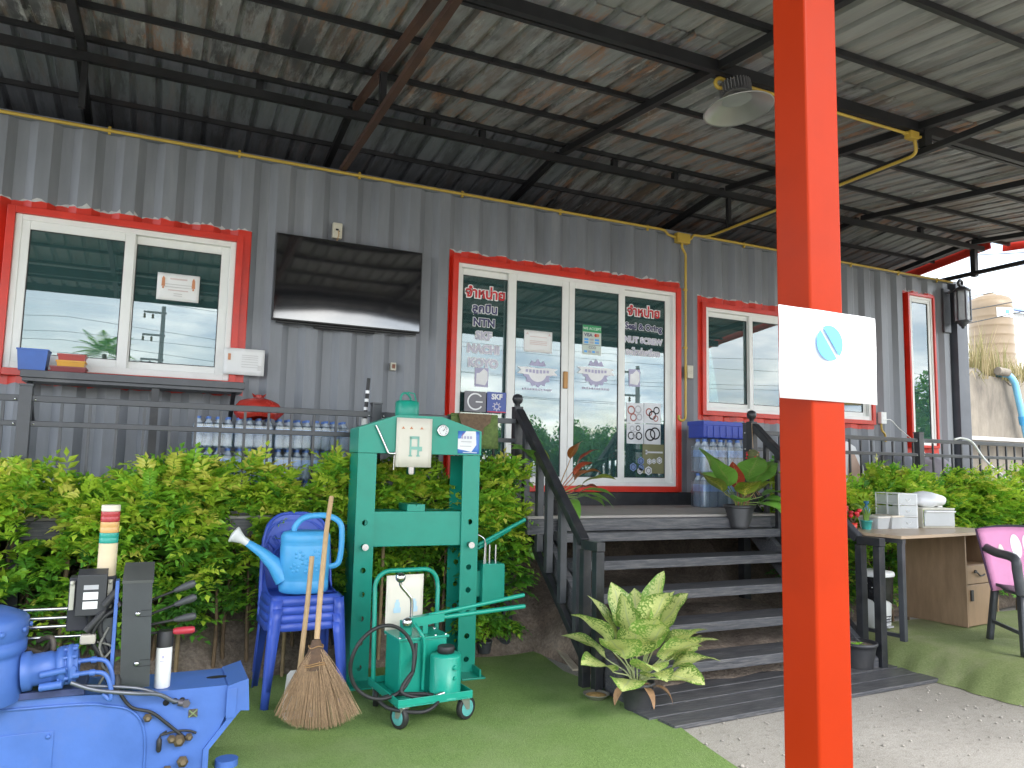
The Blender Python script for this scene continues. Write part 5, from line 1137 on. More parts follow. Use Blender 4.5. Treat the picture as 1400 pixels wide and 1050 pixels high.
# ------------------------------------------------------------------ hedges: sprays of small paired leaflets
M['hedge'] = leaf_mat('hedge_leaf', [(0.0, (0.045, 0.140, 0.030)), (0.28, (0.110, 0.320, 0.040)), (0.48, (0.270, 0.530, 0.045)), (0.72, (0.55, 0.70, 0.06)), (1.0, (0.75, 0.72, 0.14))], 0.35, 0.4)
M['stem'] = mat('brown_stem', (0.16, 0.105, 0.06), 0.8, 0, 0.35, 20, 0.3, 60)
M['stake'] = mat('bamboo_stake', (0.30, 0.21, 0.11), 0.7, 0, 0.3, 15)
def spray_verts(rng, base, d, length, n_pair, leaf_l, leaf_w, droop):
    """one pinnate spray; returns verts, quads (as 4 tris per leaflet folded along the midrib)."""
    d = d / np.linalg.norm(d)
    up = np.array([0, 0, 1.0]); side = np.cross(d, up); ns = np.linalg.norm(side)
    side = side / ns if ns > 1e-3 else np.array([1.0, 0, 0])
    nrm = np.cross(side, d)
    roll = rng.normal(0, 0.45); side, nrm = side * cos(roll) + nrm * sin(roll), nrm * cos(roll) - side * sin(roll)
    V, F = [], []
    cnt = n_pair * 2 + 1
    for k in range(cnt):
        t = 0.22 + 0.78 * (k // 2) / max(1, n_pair) if k < cnt - 1 else 1.0
        p = base + d * length * t - up * droop * length * t * t
        tang = d - up * 2 * droop * t; tang /= np.linalg.norm(tang)
        s_ = 0 if k == cnt - 1 else (1 if k % 2 else -1)
        ld = tang * (0.62 if s_ else 1.0) + side * s_ * 0.85 + nrm * rng.normal(0.08, 0.16); ld /= np.linalg.norm(ld)
        lw = np.cross(ld, nrm); lw /= max(np.linalg.norm(lw), 1e-6)
        ln = np.cross(lw, ld)
        L_ = leaf_l * (0.75 + 0.45 * sin(pi * min(1, t * 0.8 + 0.1))) * rng.uniform(0.85, 1.15); W_ = leaf_w * rng.uniform(0.85, 1.15)
        o = len(V)
        V += [p, p + ld * L_ * 0.42 + lw * W_ + ln * W_ * 0.35, p + ld * L_ * 0.42 - lw * W_ + ln * W_ * 0.35, p + ld * L_ - ln * L_ * 0.12, p + ld * L_ * 0.5 - ln * 0.001]
        F += [(o, o + 4, o + 1), (o + 1, o + 4, o + 3), (o, o + 2, o + 4), (o + 2, o + 3, o + 4)]
    return V, F
def tri_obj(name, V, F, m, parent=None, tone=None, local=False):
    mb = MB(); mb.v = [tuple(p) for p in V]; mb.f = F; mb.sm = [False] * len(F); mb.mi = [0] * len(F)
    return obj(name, mb, m, parent, local=local, fixn=False, attr=tone)
def hedge(label, x0, x1, yf, yb, ztop, zlow, n, seed, leaf=(0.044, 0.0125), stems=(), gapf=None):
    rng = np.random.default_rng(seed)
    t = thing('hedge', label, 'hedge', ((x0 + x1) / 2, yb, 0.0))
    V, F, T = [], [], []
    made = 0
    while made < n:
        x = rng.uniform(x0, x1)
        zt = ztop(x) + 0.05 * sin(x * 5.3) + 0.04 * sin(x * 11.1 + 1)
        zl = zlow(x)
        u = rng.random() ** 0.85
        z = zl + (zt - zl) * u
        # clumps: keep most sprays near a handful of lumpy centres so that dark gaps stay between
        c_ = sin(x * 9.0 + 3 * sin(z * 5)) * sin(z * 10.0 + 2 * sin(x * 4)) 
        if rng.random() > 0.55 + 0.6 * c_ or rng.random() > 0.35 + 2.2 * u: continue
        bul = 0.10 * sin(x * 3.1 + z * 4) + 0.06 * sin(x * 8.3 - z * 7)
        d_in = rng.random() ** 1.5
        fr = yf(x); y = fr + bul * 0.5 + 0.05 * (1 - u) + (yb - fr) * d_in
        if u > 0.9: y = fr + (yb - fr) * rng.random()
        d = np.array([rng.normal(0, 0.65), -0.75 * (1 - 0.6 * d_in) + rng.normal(0, 0.35), 0.25 + 0.55 * u + rng.normal(0, 0.3)])
        ln = rng.uniform(0.10, 0.19) * (1.25 if u > 0.88 else 1)
        v, f = spray_verts(rng, np.array([x, y, z]), d, ln, int(rng.integers(3, 6)), leaf[0] * rng.uniform(0.8, 1.25), leaf[1] * rng.uniform(0.85, 1.2), rng.uniform(0.1, 0.45))
        o = len(V); V += v; F += [tuple(i + o for i in q) for q in f]
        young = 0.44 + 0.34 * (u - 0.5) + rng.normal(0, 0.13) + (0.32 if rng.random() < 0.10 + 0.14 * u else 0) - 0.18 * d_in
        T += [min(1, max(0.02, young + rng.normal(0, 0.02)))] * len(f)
        made += 1
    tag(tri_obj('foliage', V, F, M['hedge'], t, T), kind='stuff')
    for (x, y, h, st) in stems:
        b_ = MB()
        if st: b_.tube([(x, y, -0.03), (x + 0.01, y, h)], 0.013, 7); obj('stake', b_, M['stake'], t)
        else:
            b_.tube(smooth_path([(x, y, -0.03), (x + rng.normal(0, 0.02), y + 0.01, h * 0.4), (x + rng.normal(0, 0.05), y, h)], 4), [0.013] * 5 + [0.008] * 4, 6)
            for q in range(4):
                a = rng.uniform(0, 6.28); zb = h * (0.45 + 0.14 * q)
                b_.tube([(x, y, zb), (x + 0.12 * cos(a), y + 0.09 * sin(a), zb + 0.18)], [0.006, 0.003], 5)
            obj('stem', b_, M['stem'], t)
    return t
lst = []
for i, x in enumerate(np.arange(-1.9, 2.3, 0.21)):
    lst.append((float(x), -0.98 + 0.04 * sin(i * 2.3), 0.95, i % 3 == 1)); 
    if i % 2: lst.append((float(x) + 0.07, -0.92, 1.0, False))
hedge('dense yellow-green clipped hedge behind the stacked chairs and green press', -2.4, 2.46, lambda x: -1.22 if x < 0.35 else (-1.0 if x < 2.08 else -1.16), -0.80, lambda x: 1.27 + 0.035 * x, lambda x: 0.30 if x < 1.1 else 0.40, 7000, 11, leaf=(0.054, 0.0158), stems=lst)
lst = [(float(x), -1.22 + 0.05 * sin(x * 7), 0.9, i % 3 == 0) for i, x in enumerate(np.arange(5.0, 9.6, 0.3))]
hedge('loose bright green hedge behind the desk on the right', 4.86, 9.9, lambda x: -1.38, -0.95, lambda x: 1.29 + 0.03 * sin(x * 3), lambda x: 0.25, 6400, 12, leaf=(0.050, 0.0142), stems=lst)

# ------------------------------------------------------------------ potted plants
def big_leaf(base, az, elev, petiole, length, width, droop, twist=0.0, fold=0.25):
    """petiole and blade of one large leaf; returns MB with uv for the blade."""
    b_ = MB()
    h = Vector((cos(az), sin(az), 0)); base = Vector(base)
    d = h * cos(elev) + Vector((0, 0, sin(elev)))
    p1 = base + d * petiole
    b_.tube(bez(base, base + Vector((0, 0, petiole * 0.4)), p1 - d * petiole * 0.3, p1, 5), [0.006, 0.005, 0.0045, 0.004, 0.004, 0.003], 5)
    nt_ = len(b_.f)
    side = h.cross(Vector((0, 0, 1))).normalized()
    rows, uv = [], []
    nl, nw = 9, 6
    p = p1.copy(); e = elev
    for i in range(nl + 1):
        t = i / nl
        w_ = width * (sin(pi * min(1, t ** 0.75)) ** 0.8 * (1 - 0.15 * t) if 0 < t < 1 else 0.002)
        d = h * cos(e) + Vector((0, 0, sin(e))); n_ = (side.cross(d)).normalized()
        s2 = side * cos(twist * t) + n_ * sin(twist * t)
        row = []
        for j in range(nw + 1):
            q = -1 + 2 * j / nw
            row.append(p + s2 * (q * w_ / 2) + n_ * (fold * abs(q) * w_ * 0.5 + 0.05 * w_ * sin(t * 9 + q * 2)))
            uv.append((j / nw, t))
        rows.append(row)
        p = p + d * (length / nl); e -= droop / nl
    b_.grid(rows)
    return b_, uv, len(b_.v) - len(uv)
def leaf_obj(parent, args, m, name='leaf'):
    b_, uv, off = big_leaf(*args)
    o = obj(name, b_, m, parent, fixn=False)
    u = o.data.uv_layers.new(name='UVMap')
    for lp in o.data.loops:
        i = lp.vertex_index - off
        u.data[lp.index].uv = uv[i] if i >= 0 else (0.5, 0.0)
    return o
def vleaf(name, green, cream, amt, rib, rough=0.38):
    """blade: green margin, pale mottling spreading from the midrib, pale midrib."""
    m, nt, b = _nt(name)
    uvn = nt.nodes.new('ShaderNodeUVMap'); sp_ = nt.nodes.new('ShaderNodeSeparateXYZ'); nt.links.new(uvn.outputs[0], sp_.inputs[0])
    oi = nt.nodes.new('ShaderNodeObjectInfo')
    def mth(op, a, b2):
        q = nt.nodes.new('ShaderNodeMath'); q.operation = op
        for i, s_ in enumerate((a, b2)):
            if hasattr(s_, 'is_output'): nt.links.new(s_, q.inputs[i])
            elif s_ is not None: q.inputs[i].default_value = s_
        return q.outputs[0]
    ac = mth('MULTIPLY', mth('ABSOLUTE', mth('SUBTRACT', sp_.outputs[0], 0.5), None), 2.0)
    vein = mth('ABSOLUTE', mth('SINE', mth('MULTIPLY', mth('SUBTRACT', sp_.outputs[1], mth('MULTIPLY', ac, 0.12)), 38.0), None), None)
    vo = nt.nodes.new('ShaderNodeTexNoise'); vo.inputs['Scale'].default_value = 85; vo.inputs['Detail'].default_value = 3
    tcn = nt.nodes.new('ShaderNodeTexCoord'); nt.links.new(tcn.outputs['Object'], vo.inputs['Vector'])
    f = mth('SUBTRACT', mth('ADD', vo.outputs[0], amt), mth('MULTIPLY', ac, 0.34))
    k = _ramp(nt, f, [(0.44, 0.0), (0.54, 1.0)]).outputs[0]
    hs = nt.nodes.new('ShaderNodeHueSaturation'); mr = nt.nodes.new('ShaderNodeMapRange'); mr.inputs[3].default_value = 0.75; mr.inputs[4].default_value = 1.25
    nt.links.new(oi.outputs['Random'], mr.inputs[0]); nt.links.new(mr.outputs[0], hs.inputs['Value'])
    hs.inputs['Color'].default_value = (*green, 1)
    col = _mix(nt, k, hs.outputs[0], cream)
    rk = _ramp(nt, ac, [(0.0, 1.0), (0.09, 0.0)]).outputs[0]
    col = _mix(nt, rk, col, rib)
    nt.links.new(col, b.inputs['Base Color']); b.inputs['Roughness'].default_value = rough
    bp = nt.nodes.new('ShaderNodeBump'); bp.inputs['Strength'].default_value = 0.25; bp.inputs['Distance'].default_value = 0.004; nt.links.new(vein, bp.inputs['Height']); nt.links.new(bp.outputs[0], b.inputs['Normal'])
    tr = nt.nodes.new('ShaderNodeBsdfTranslucent'); nt.links.new(col, tr.inputs[0])
    x = nt.nodes.new('ShaderNodeMixShader'); x.inputs[0].default_value = 0.25
    nt.links.new(b.outputs[0], x.inputs[1]); nt.links.new(tr.outputs[0], x.inputs[2]); nt.links.new(x.outputs[0], nt.nodes['Material Output'].inputs[0])
    return m
M['varleaf'] = vleaf('variegated_leaf', (0.200, 0.350, 0.065), (0.64, 0.68, 0.26), 0.21, (0.50, 0.55, 0.28))
M['greenleaf'] = vleaf('plain_green_leaf', (0.160, 0.360, 0.055), (0.26, 0.44, 0.08), -0.05, (0.26, 0.36, 0.10), 0.3)
M['yellowleaf'] = vleaf('yellow_green_leaf', (0.20, 0.27, 0.03), (0.48, 0.44, 0.06), 0.02, (0.45, 0.45, 0.12), 0.3)
M['redleaf'] = vleaf('red_new_leaf', (0.36, 0.055, 0.030), (0.50, 0.14, 0.08), 0.02, (0.55, 0.24, 0.14), 0.28)
M['orangeleaf'] = vleaf('orange_old_leaf', (0.38, 0.12, 0.02), (0.45, 0.20, 0.05), 0.0, (0.5, 0.28, 0.1), 0.35)
M['drysheath'] = mat('dry_leaf', (0.30, 0.17, 0.09), 0.8, 0, 0.35, 20)
def pot(t, x, y, z, rt, rb, h, ribs=False, m=None):
    pr_ = [(rb, 0), (rb * 1.02, 0.004)]
    n = 6
    for i in range(1, n + 1):
        r = rb + (rt - rb) * i / n; zc = h * 0.86 * i / n
        pr_ += [(r, zc)] + ([(r - 0.002, zc + 0.004)] if ribs else [])
    pr_ += [(rt * 1.06, h * 0.87), (rt * 1.08, h * 0.9), (rt * 1.08, h), (rt, h), (rt * 0.95, h * 0.86), (1e-4, h * 0.84)]
    b_ = MB(); b_.lathe(pr_, (x, y, z), 28); obj('pot', b_, m or M['pot'], t)
    b_ = MB(); b_.lathe([(rt * 0.955, h * 0.865), (rt * 0.5, h * 0.885), (1e-4, h * 0.88)], (x, y, z), 20, cap=False); obj('potting_soil', b_, M['soil'], t)
rp_ = random.Random(21)
t = thing('potted_plant', 'big pale green mottled plant in a black pot at the foot of the steps', 'plant', (2.615, -2.40, 0.004))
pot(t, 2.615, -2.40, 0.004, 0.092, 0.075, 0.165)
#  azimuth(deg from +X), elevation, petiole, length, width, droop
LV = [(-90, 62, .20, .26, .125, 1.0), (-60, 55, .22, .28, .13, 1.0), (-25, 50, .22, .30, .135, .9), (0, 38, .22, .28, .12, .7), (25, 62, .26, .28, .12, .6), (60, 70, .28, .28, .12, .5), (100, 72, .28, .26, .12, .5), (140, 64, .26, .28, .12, .7), (175, 55, .24, .30, .135, .9), (205, 48, .22, .28, .13, 1.0), (232, 58, .22, .28, .13, 1.1), (255, 68, .26, .28, .125, .9), (280, 75, .28, .26, .125, .9), (310, 74, .30, .28, .13, .8), (345, 66, .28, .28, .13, .8),
      (195, 18, .20, .26, .115, .7), (222, 8, .17, .25, .115, .8), (262, 14, .13, .22, .11, 1.0), (292, 12, .13, .24, .115, 1.0), (325, 22, .17, .27, .125, 1.0), (5, 14, .18, .26, .12, .9), (330, 45, .20, .27, .125, 1.0), (250, 40, .18, .26, .125, 1.2), (-8, 78, .34, .27, .11, .35), (210, 76, .30, .26, .115, .5), (150, 40, .2, .26, .12, .9), (284, 52, .20, .27, .13, 1.15)]
for (a, e_, pl, ll, lw, dr) in LV:
    a += rp_.uniform(-8, 8); pl, e_, ll = pl + 0.045, e_ + (13 if e_ < 30 else 2), ll * 1.1; leaf_obj(t, ((2.615 + 0.035 * cos(rad(a)), -2.40 + 0.035 * sin(rad(a)), 0.150), rad(a), rad(e_ + rp_.uniform(-5, 5)), pl * rp_.uniform(.75, .95), ll * rp_.uniform(.88, 1.05), lw * rp_.uniform(1.7, 2.05), dr * 0.8, rp_.uniform(-.5, .5), rp_.uniform(.1, .35)), M['varleaf'])
for a in (-100, -60, 200): leaf_obj(t, ((2.615 + 0.04 * cos(rad(a)), -2.40 + 0.04 * sin(rad(a)), 0.15), rad(a), rad(5), .06, .16, .05, 1.6, 0.4, .4), M['drysheath'], 'dry_leaf')
t = thing('potted_plant', 'broad leaved plant with one red leaf in a black pot on the top step', 'plant', (4.30, -1.372, 0.926))
pot(t, 4.30, -1.372, 0.926, 0.118, 0.070, 0.185, True)
for (a, e_, pl, ll, lw, dr, k) in ((-178, 42, .20, .30, .12, .5, 'yellowleaf'), (170, 62, .24, .34, .14, .45, 'greenleaf'), (195, 58, .22, .30, .13, .6, 'greenleaf'), (250, 52, .14, .26, .135, 1.1, 'yellowleaf'), (232, 30, .10, .20, .10, .9, 'greenleaf'), (215, 72, .17, .24, .085, .5, 'redleaf'), (10, 48, .26, .34, .17, .5, 'greenleaf'), (25, 55, .3, .30, .15, .7, 'greenleaf'), (-15, 28, .22, .30, .14, 1.2, 'greenleaf'), (-35, 20, .16, .30, .13, 1.5, 'greenleaf'), (-60, 15, .12, .28, .12, 1.6, 'greenleaf'), (-20, 52, .16, .20, .10, 1.0, 'yellowleaf'), (100, 50, .2, .26, .12, .8, 'greenleaf')):
    leaf_obj(t, ((4.30 + 0.03 * cos(rad(a)), -1.372 + 0.03 * sin(rad(a)), 1.09), rad(a), rad(e_), pl * .9, ll * 1.08, lw * 1.75, dr, rp_.uniform(-.3, .3), .15), M[k])
b_ = MB(); 
for k in range(14): a = rp_.uniform(0, 6.28); b_.tube([(4.33 + .03 * cos(a), -1.39 + .03 * sin(a), 1.08), (4.34 + .05 * cos(a), -1.41 + .04 * sin(a), 1.28), (4.36 + .09 * cos(a), -1.42 + .07 * sin(a), 1.12 + .1 * rp_.random())], 0.0025, 4)
obj('dry_stalks', b_, M['drysheath'], t)
t = thing('potted_plant', 'plant with green and rust coloured leaves behind the left stair railing', 'plant', (2.76, -1.12, 1.03))
pot(t, 2.76, -1.12, 1.03, 0.075, 0.055, 0.12)
for (a, e_, pl, ll, lw, dr, k) in ((-10, 50, .20, .22, .09, 1.3, 'orangeleaf'), (0, 30, .16, .20, .075, .9, 'redleaf'), (-25, 24, .16, .28, .085, 1.2, 'greenleaf'), (-50, 18, .16, .30, .085, 1.4, 'greenleaf'), (-95, 10, .12, .30, .08, 1.7, 'greenleaf'), (150, 60, .30, .26, .10, 1.0, 'greenleaf'), (100, 60, .30, .26, .10, .9, 'yellowleaf'), (190, 55, .34, .24, .10, 1.3, 'greenleaf'), (5, 10, .18, .26, .08, 1.0, 'greenleaf'), (-20, 62, .30, .20, .07, 1.0, 'redleaf'), (-60, 55, .24, .18, .07, 1.0, 'redleaf'), (20, 66, .34, .2, .07, .9, 'orangeleaf'), (-15, 35, .22, .26, .08, 1.0, 'yellowleaf')):
    leaf_obj(t, ((2.76, -1.13, 1.12), rad(a), rad(e_), pl * 1.05, ll * 1.1, lw * 1.55, dr, rp_.uniform(-.4, .4), .25), M[k])
# small leafy seedlings in grey bags between press and stairs
for i, (x, y, h, lab) in enumerate(((2.06, -1.10, 0.30, 'leafy seedling in a grey pot nearest the foot of the press'), (2.24, -1.02, 0.24, 'smaller leafy seedling in a grey pot beside the soil bank'), (2.42, -0.96, 0.16, 'lowest seedling in a grey pot near the pale wooden strip'))):
    t = thing('seedling', lab, 'plant', (x, y, 0.05))
    pot(t, x, y, 0.045, 0.055, 0.045, 0.085, m=M['fence'])
    b_ = MB(); rng = np.random.default_rng(40 + i); V, F, T = [], [], []
    for q in range(5):
        a = q * 1.26 + i; tip = (x + 0.07 * cos(a), y + 0.07 * sin(a), 0.13 + h * rng.uniform(.6, 1)); b_.tube([(x, y, 0.12), tip], [0.005, 0.003], 5)
        for s_ in range(9):
            f_ = rng.uniform(.4, 1); v, f = spray_verts(rng, np.array([x, y, 0.12]) * (1 - f_) + np.array(tip) * f_, np.array([rng.normal(), rng.normal() - .4, rng.uniform(-.1, .6)]), rng.uniform(.08, .14), 4, .042, .0125, .5)
            o = len(V); V += v; F += [tuple(k + o for k in z) for z in f]; T += [min(1, max(.05, rng.normal(.36, .12)))] * len(f)
    obj('stems', b_, M['stem'], t); tag(tri_obj('leaves', V, F, M['hedge'], t, T), kind='stuff')
# hanging pot plant on the right newel
t = thing('hanging_plant', 'tiny plant with red berries hanging from the right stair newel', 'plant', (4.70, -1.10, 1.45))
b_ = MB(); b_.tube([(4.715, -1.07, 1.80), (4.70, -1.10, 1.58)], 0.002, 4); obj('cord', b_, M['wood'], t)
b_ = MB(); b_.sphere((4.70, -1.10, 1.515), 0.055, 14, 9); obj('moss_ball', b_, mat('dry_moss', (0.12, 0.13, 0.05), 0.95, 0, 0.4, 60, 0.8, 90), t)
for k in range(12):
    a, e_ = rp_.uniform(0, 6.28), rp_.uniform(-.6, 1); b_ = MB(); b_.sphere((4.70 + .057 * cos(a) * cos(e_), -1.10 + .057 * sin(a) * cos(e_), 1.515 + .057 * sin(e_)), rp_.uniform(.006, .014), 8, 5); obj('berry', b_, M['red_ink'] if k % 3 else M['wood'], t)
# empty pot by the boards
t = thing('empty_pot', 'black plastic pot with a few weeds at the foot of the right stair railing', 'pot', (4.60, -2.235, 0.0))
pot(t, 4.60, -2.235, 0.028, 0.118, 0.090, 0.175)
rng = np.random.default_rng(5); V, F, T = [], [], []
for q in range(9):
    v, f = spray_verts(rng, np.array([4.57 + rng.normal(0, .03), -2.25 + rng.normal(0, .03), .175]), np.array([rng.normal(), rng.normal(), .6]), .06, 3, .022, .008, .4)
    o = len(V); V += v; F += [tuple(k + o for k in z) for z in f]; T += [.45] * len(f)
tag(tri_obj('weeds', V, F, M['hedge'], t, T), kind='stuff')

# ------------------------------------------------------------------ small things on the carpet
t = thing('tin_dish', 'shallow round tin dish of feed on the turf edge beside the mottled plant', 'dish', (2.490, -2.150, 0.0155))
b_ = MB(); b_.lathe([(0.050, 0), (0.055, 0.004), (0.074, 0.024), (0.080, 0.026), (0.080, 0.030), (0.072, 0.027), (0.054, 0.010), (1e-4, 0.010)], (2.490, -2.150, 0.0155), 28); obj('dish', b_, mat('dull_tin', (0.34, 0.32, 0.28), 0.4, 0.6), t)
b_ = MB(); b_.lathe([(0.062, 0.018), (0.05, 0.022), (0.03, 0.026), (1e-4, 0.027)], (2.490, -2.150, 0.0155), 20, cap=False); obj('feed', b_, mat('brown_feed', (0.36, 0.22, 0.08), 0.8, 0, 0.4, 60, 0.8, 120), t)
b_ = MB(); b_.bar((2.78, -0.93, 0.075), (2.715, -1.30, 0.080), 0.05, 0.014); b_.bar((2.715, -1.30, 0.080), (2.635, -1.66, 0.045), 0.05, 0.014)
tag(obj('wooden_strip', b_, mat('pale_batten', (0.42, 0.36, 0.28), 0.7, 0, 0.2, 6, stretch=(10, 2, 10)), bev=0.002), 'pale flat wooden strip lying along the turf edge under the stair railing', 'strip')
# ------------------------------------------------------------------ things on the wall
tv = thing('television', 'large black wall television reflecting the canopy and the sky', 'television', (1.37, -0.04, 2.485))
b_ = MB(); b_.box(0.768, 1.980, -0.085, -0.040, 2.488, 3.188); obj('casing', b_, mat('tv_casing', (0.012, 0.012, 0.013), 0.4), tv, bev=0.006, seg=3)
M['screen'] = glass_mat('glossy_black_screen', (0.0, 0.0, 0.0), 0.17, 0.02)
scr = bpy.data.materials.new('tv_screen'); scr.use_nodes = True
_b = scr.node_tree.nodes['Principled BSDF']; _b.inputs['Base Color'].default_value = (0.006, 0.006, 0.008, 1); _b.inputs['Roughness'].default_value = 0.06; _b.inputs['Specular IOR Level'].default_value = 1.0; _b.inputs['Coat Weight'].default_value = 1.0; _b.inputs['Coat Roughness'].default_value = 0.06; _b.inputs['Coat IOR'].default_value = 1.75
_tc = scr.node_tree.nodes.new('ShaderNodeTexCoord'); _ns = scr.node_tree.nodes.new('ShaderNodeTexNoise'); _ns.inputs['Scale'].default_value = 1.6; _bp = scr.node_tree.nodes.new('ShaderNodeBump'); _bp.inputs['Strength'].default_value = 0.012; _bp.inputs['Distance'].default_value = 0.1
scr.node_tree.links.new(_tc.outputs['Object'], _ns.inputs['Vector']); scr.node_tree.links.new(_ns.outputs[0], _bp.inputs['Height']); scr.node_tree.links.new(_bp.outputs[0], _b.inputs['Normal']); scr.node_tree.links.new(_bp.outputs[0], _b.inputs['Coat Normal'])
b_ = MB(); b_.grid([[(0.776 + 1.196 * i / 24, -0.0865 - 0.002 * (1 - (i / 12 - 1) ** 2) * (1 - (j / 8 - 1) ** 2), 2.502 + 0.678 * j / 16) for i in range(25)] for j in range(17)]); obj('screen', b_, scr, tv)
b_ = MB(); b_.box(0.80, 1.95, -0.075, -0.045, 2.470, 2.486); b_.box(1.1, 1.6, -0.06, -0.02, 2.455, 2.470); obj('speaker_bar', b_, M['rubber'], tv, bev=0.004)
b_ = MB(); b_.box(1.2, 1.55, -0.040, 0.0, 2.7, 3.0); obj('bracket', b_, M['black'], tv)
box_m = mat('yellowed_switch_box', (0.56, 0.53, 0.43), 0.5, 0, 0.08, 12, dirt=(0.25, 0.22, 0.17), dirt_amt=0.4, dirt_scale=30)
t = thing('switch_box', 'yellowed switch box on the wall above the television', 'switch box', (1.254, -0.02, 3.215))
b_ = MB(); b_.box(1.215, 1.293, -0.045, -0.001, 3.222, 3.352); obj('box', b_, box_m, t, bev=0.006, seg=2)
b_ = MB(); b_.box(1.238, 1.262, -0.0475, -0.0455, 3.285, 3.300); b_.box(1.262, 1.272, -0.0475, -0.0455, 3.278, 3.286); obj('socket', b_, M['dark'], t)
b_ = MB(); b_.tube(smooth_path([(1.26, -0.05, 3.282), (1.262, -0.06, 3.25), (1.256, -0.05, 3.21), (1.25, -0.045, 3.195)]), 0.005, 6); obj('cable', b_, M['wood'], t)
t = thing('wall_plate', 'small rusty brown plate on the ribbed wall below the television', 'plate', (1.785, -0.002, 2.165))
b_ = MB(); b_.box(1.760, 1.805, -0.008, 0.034, 2.165, 2.230); obj('plate', b_, box_m, t, bev=0.003)
b_ = MB(); b_.box(1.770, 1.796, -0.012, -0.0085, 2.180, 2.216); obj('rust_patch', b_, mat('rust_patch', (0.22, 0.10, 0.07), 0.8), t)
# yellow conduit: one run along the wall head, drops and roof run are its parts
cd = thing('conduit_run', 'yellow electrical conduit run along the wall top with drop and roof branch', 'conduit', (3.0, -0.03, 3.79))
def cpipe(pts, r=0.013, nm='pipe'): b_ = MB(); b_.tube(pts, r, 10); obj(nm, b_, M['conduit'], cd)
zc = 3.800
cpipe([(-2.9, -0.030, zc - 0.012), (1.4, -0.030, zc - 0.010), (4.50, -0.030, zc)])
cpipe(smooth_path([(4.50, -0.030, zc), (4.56, -0.032, zc - 0.01), (4.60, -0.036, zc - 0.045), (4.69, -0.038, zc - 0.06)], 5))
cpipe(smooth_path([(4.84, -0.038, zc - 0.06), (4.88, -0.036, zc - 0.05), (4.92, -0.032, zc - 0.004), (5.0, -0.030, zc + 0.002)], 5)); cpipe([(5.0, -0.030, zc + 0.002), (7.0, -0.030, zc), (8.98, -0.030, zc - 0.005)])
b_ = MB(); b_.box(4.685, 4.845, -0.075, -0.015, zc - 0.115, zc - 0.015); b_.box(4.70, 4.83, -0.080, -0.074, zc - 0.105, zc - 0.028); obj('junction_box', b_, M['conduit'], cd, bev=0.006, seg=2)
for x in (-2.2, -1.35, -0.45, 0.46, 1.42, 2.35, 3.35, 4.35, 5.6, 6.4, 7.2, 8.0, 8.7):
    b_ = MB(); b_.lathe([(0.017, -0.010), (0.017, 0.010)], (x, -0.030, zc - 0.008 + 0.002 * (x / 4)), 10, axis=(1, 0, 0)); b_.box(x - 0.009, x + 0.009, -0.032, -0.014, zc - 0.036, zc + 0.02); obj('clip', b_, M['conduit'], cd)
cpipe(smooth_path([(4.765, -0.040, zc - 0.115), (4.768, -0.040, zc - 0.16), (4.812, -0.034, zc - 0.22), (4.818, -0.030, zc - 0.30)], 5)); cpipe([(4.818, -0.030, zc - 0.30), (4.812, -0.030, 1.96)])
cpipe(smooth_path([(4.812, -0.030, 1.96), (4.805, -0.032, 1.89), (4.76, -0.036, 1.868), (4.722, -0.04, 1.885), (4.722, -0.042, 1.92)], 5))
b_ = MB(); b_.box(4.826, 4.895, -0.050, 0.0, 2.300, 2.430); b_.box(4.845, 4.876, -0.0535, -0.0505, 2.35, 2.38); obj('wall_socket', b_, box_m, cd, bev=0.005, seg=2)
b_ = MB(); b_.box(4.795, 4.836, -0.034, -0.012, 2.6, 2.62); b_.box(4.795, 4.836, -0.034, -0.012, 3.2, 3.22); obj('clip', b_, M['conduit'], cd)
# branch: level along the third truss to the main beam, then along the beam to the lamp
cpipe(smooth_path([(5.0, -0.03, zc + 0.002), (5.06, -0.05, zc + 0.004), (5.10, -0.12, zc + 0.006), (5.105, -0.25, zc + 0.006)], 5)); cpipe([(5.105, -0.25, zc + 0.006), (5.095, -2.36, 3.800)])
cpipe(smooth_path([(5.095, -2.36, 3.800), (5.095, -2.42, 3.804), (5.09, -2.455, 3.83), (5.075, -2.46, 3.90), (5.06, -2.46, 3.925)], 5), 0.013)
b_ = MB(); b_.box(4.99, 5.085, -2.495, -2.435, 3.905, 3.962); b_.box(4.96, 4.99, -2.48, -2.445, 3.93, 3.952); b_.tube([(5.085, -2.465, 3.925), (5.13, -2.47, 3.94)], 0.012, 8); obj('junction_box', b_, M['conduit'], cd, bev=0.005)
cpipe([(4.97, -2.462, 3.942), (3.32, -2.462, 3.942)], 0.011); cpipe(smooth_path([(3.24, -2.46, 3.942), (3.19, -2.46, 3.94), (3.165, -2.46, 3.905), (3.19, -2.462, 3.875), (3.24, -2.465, 3.89)], 5))
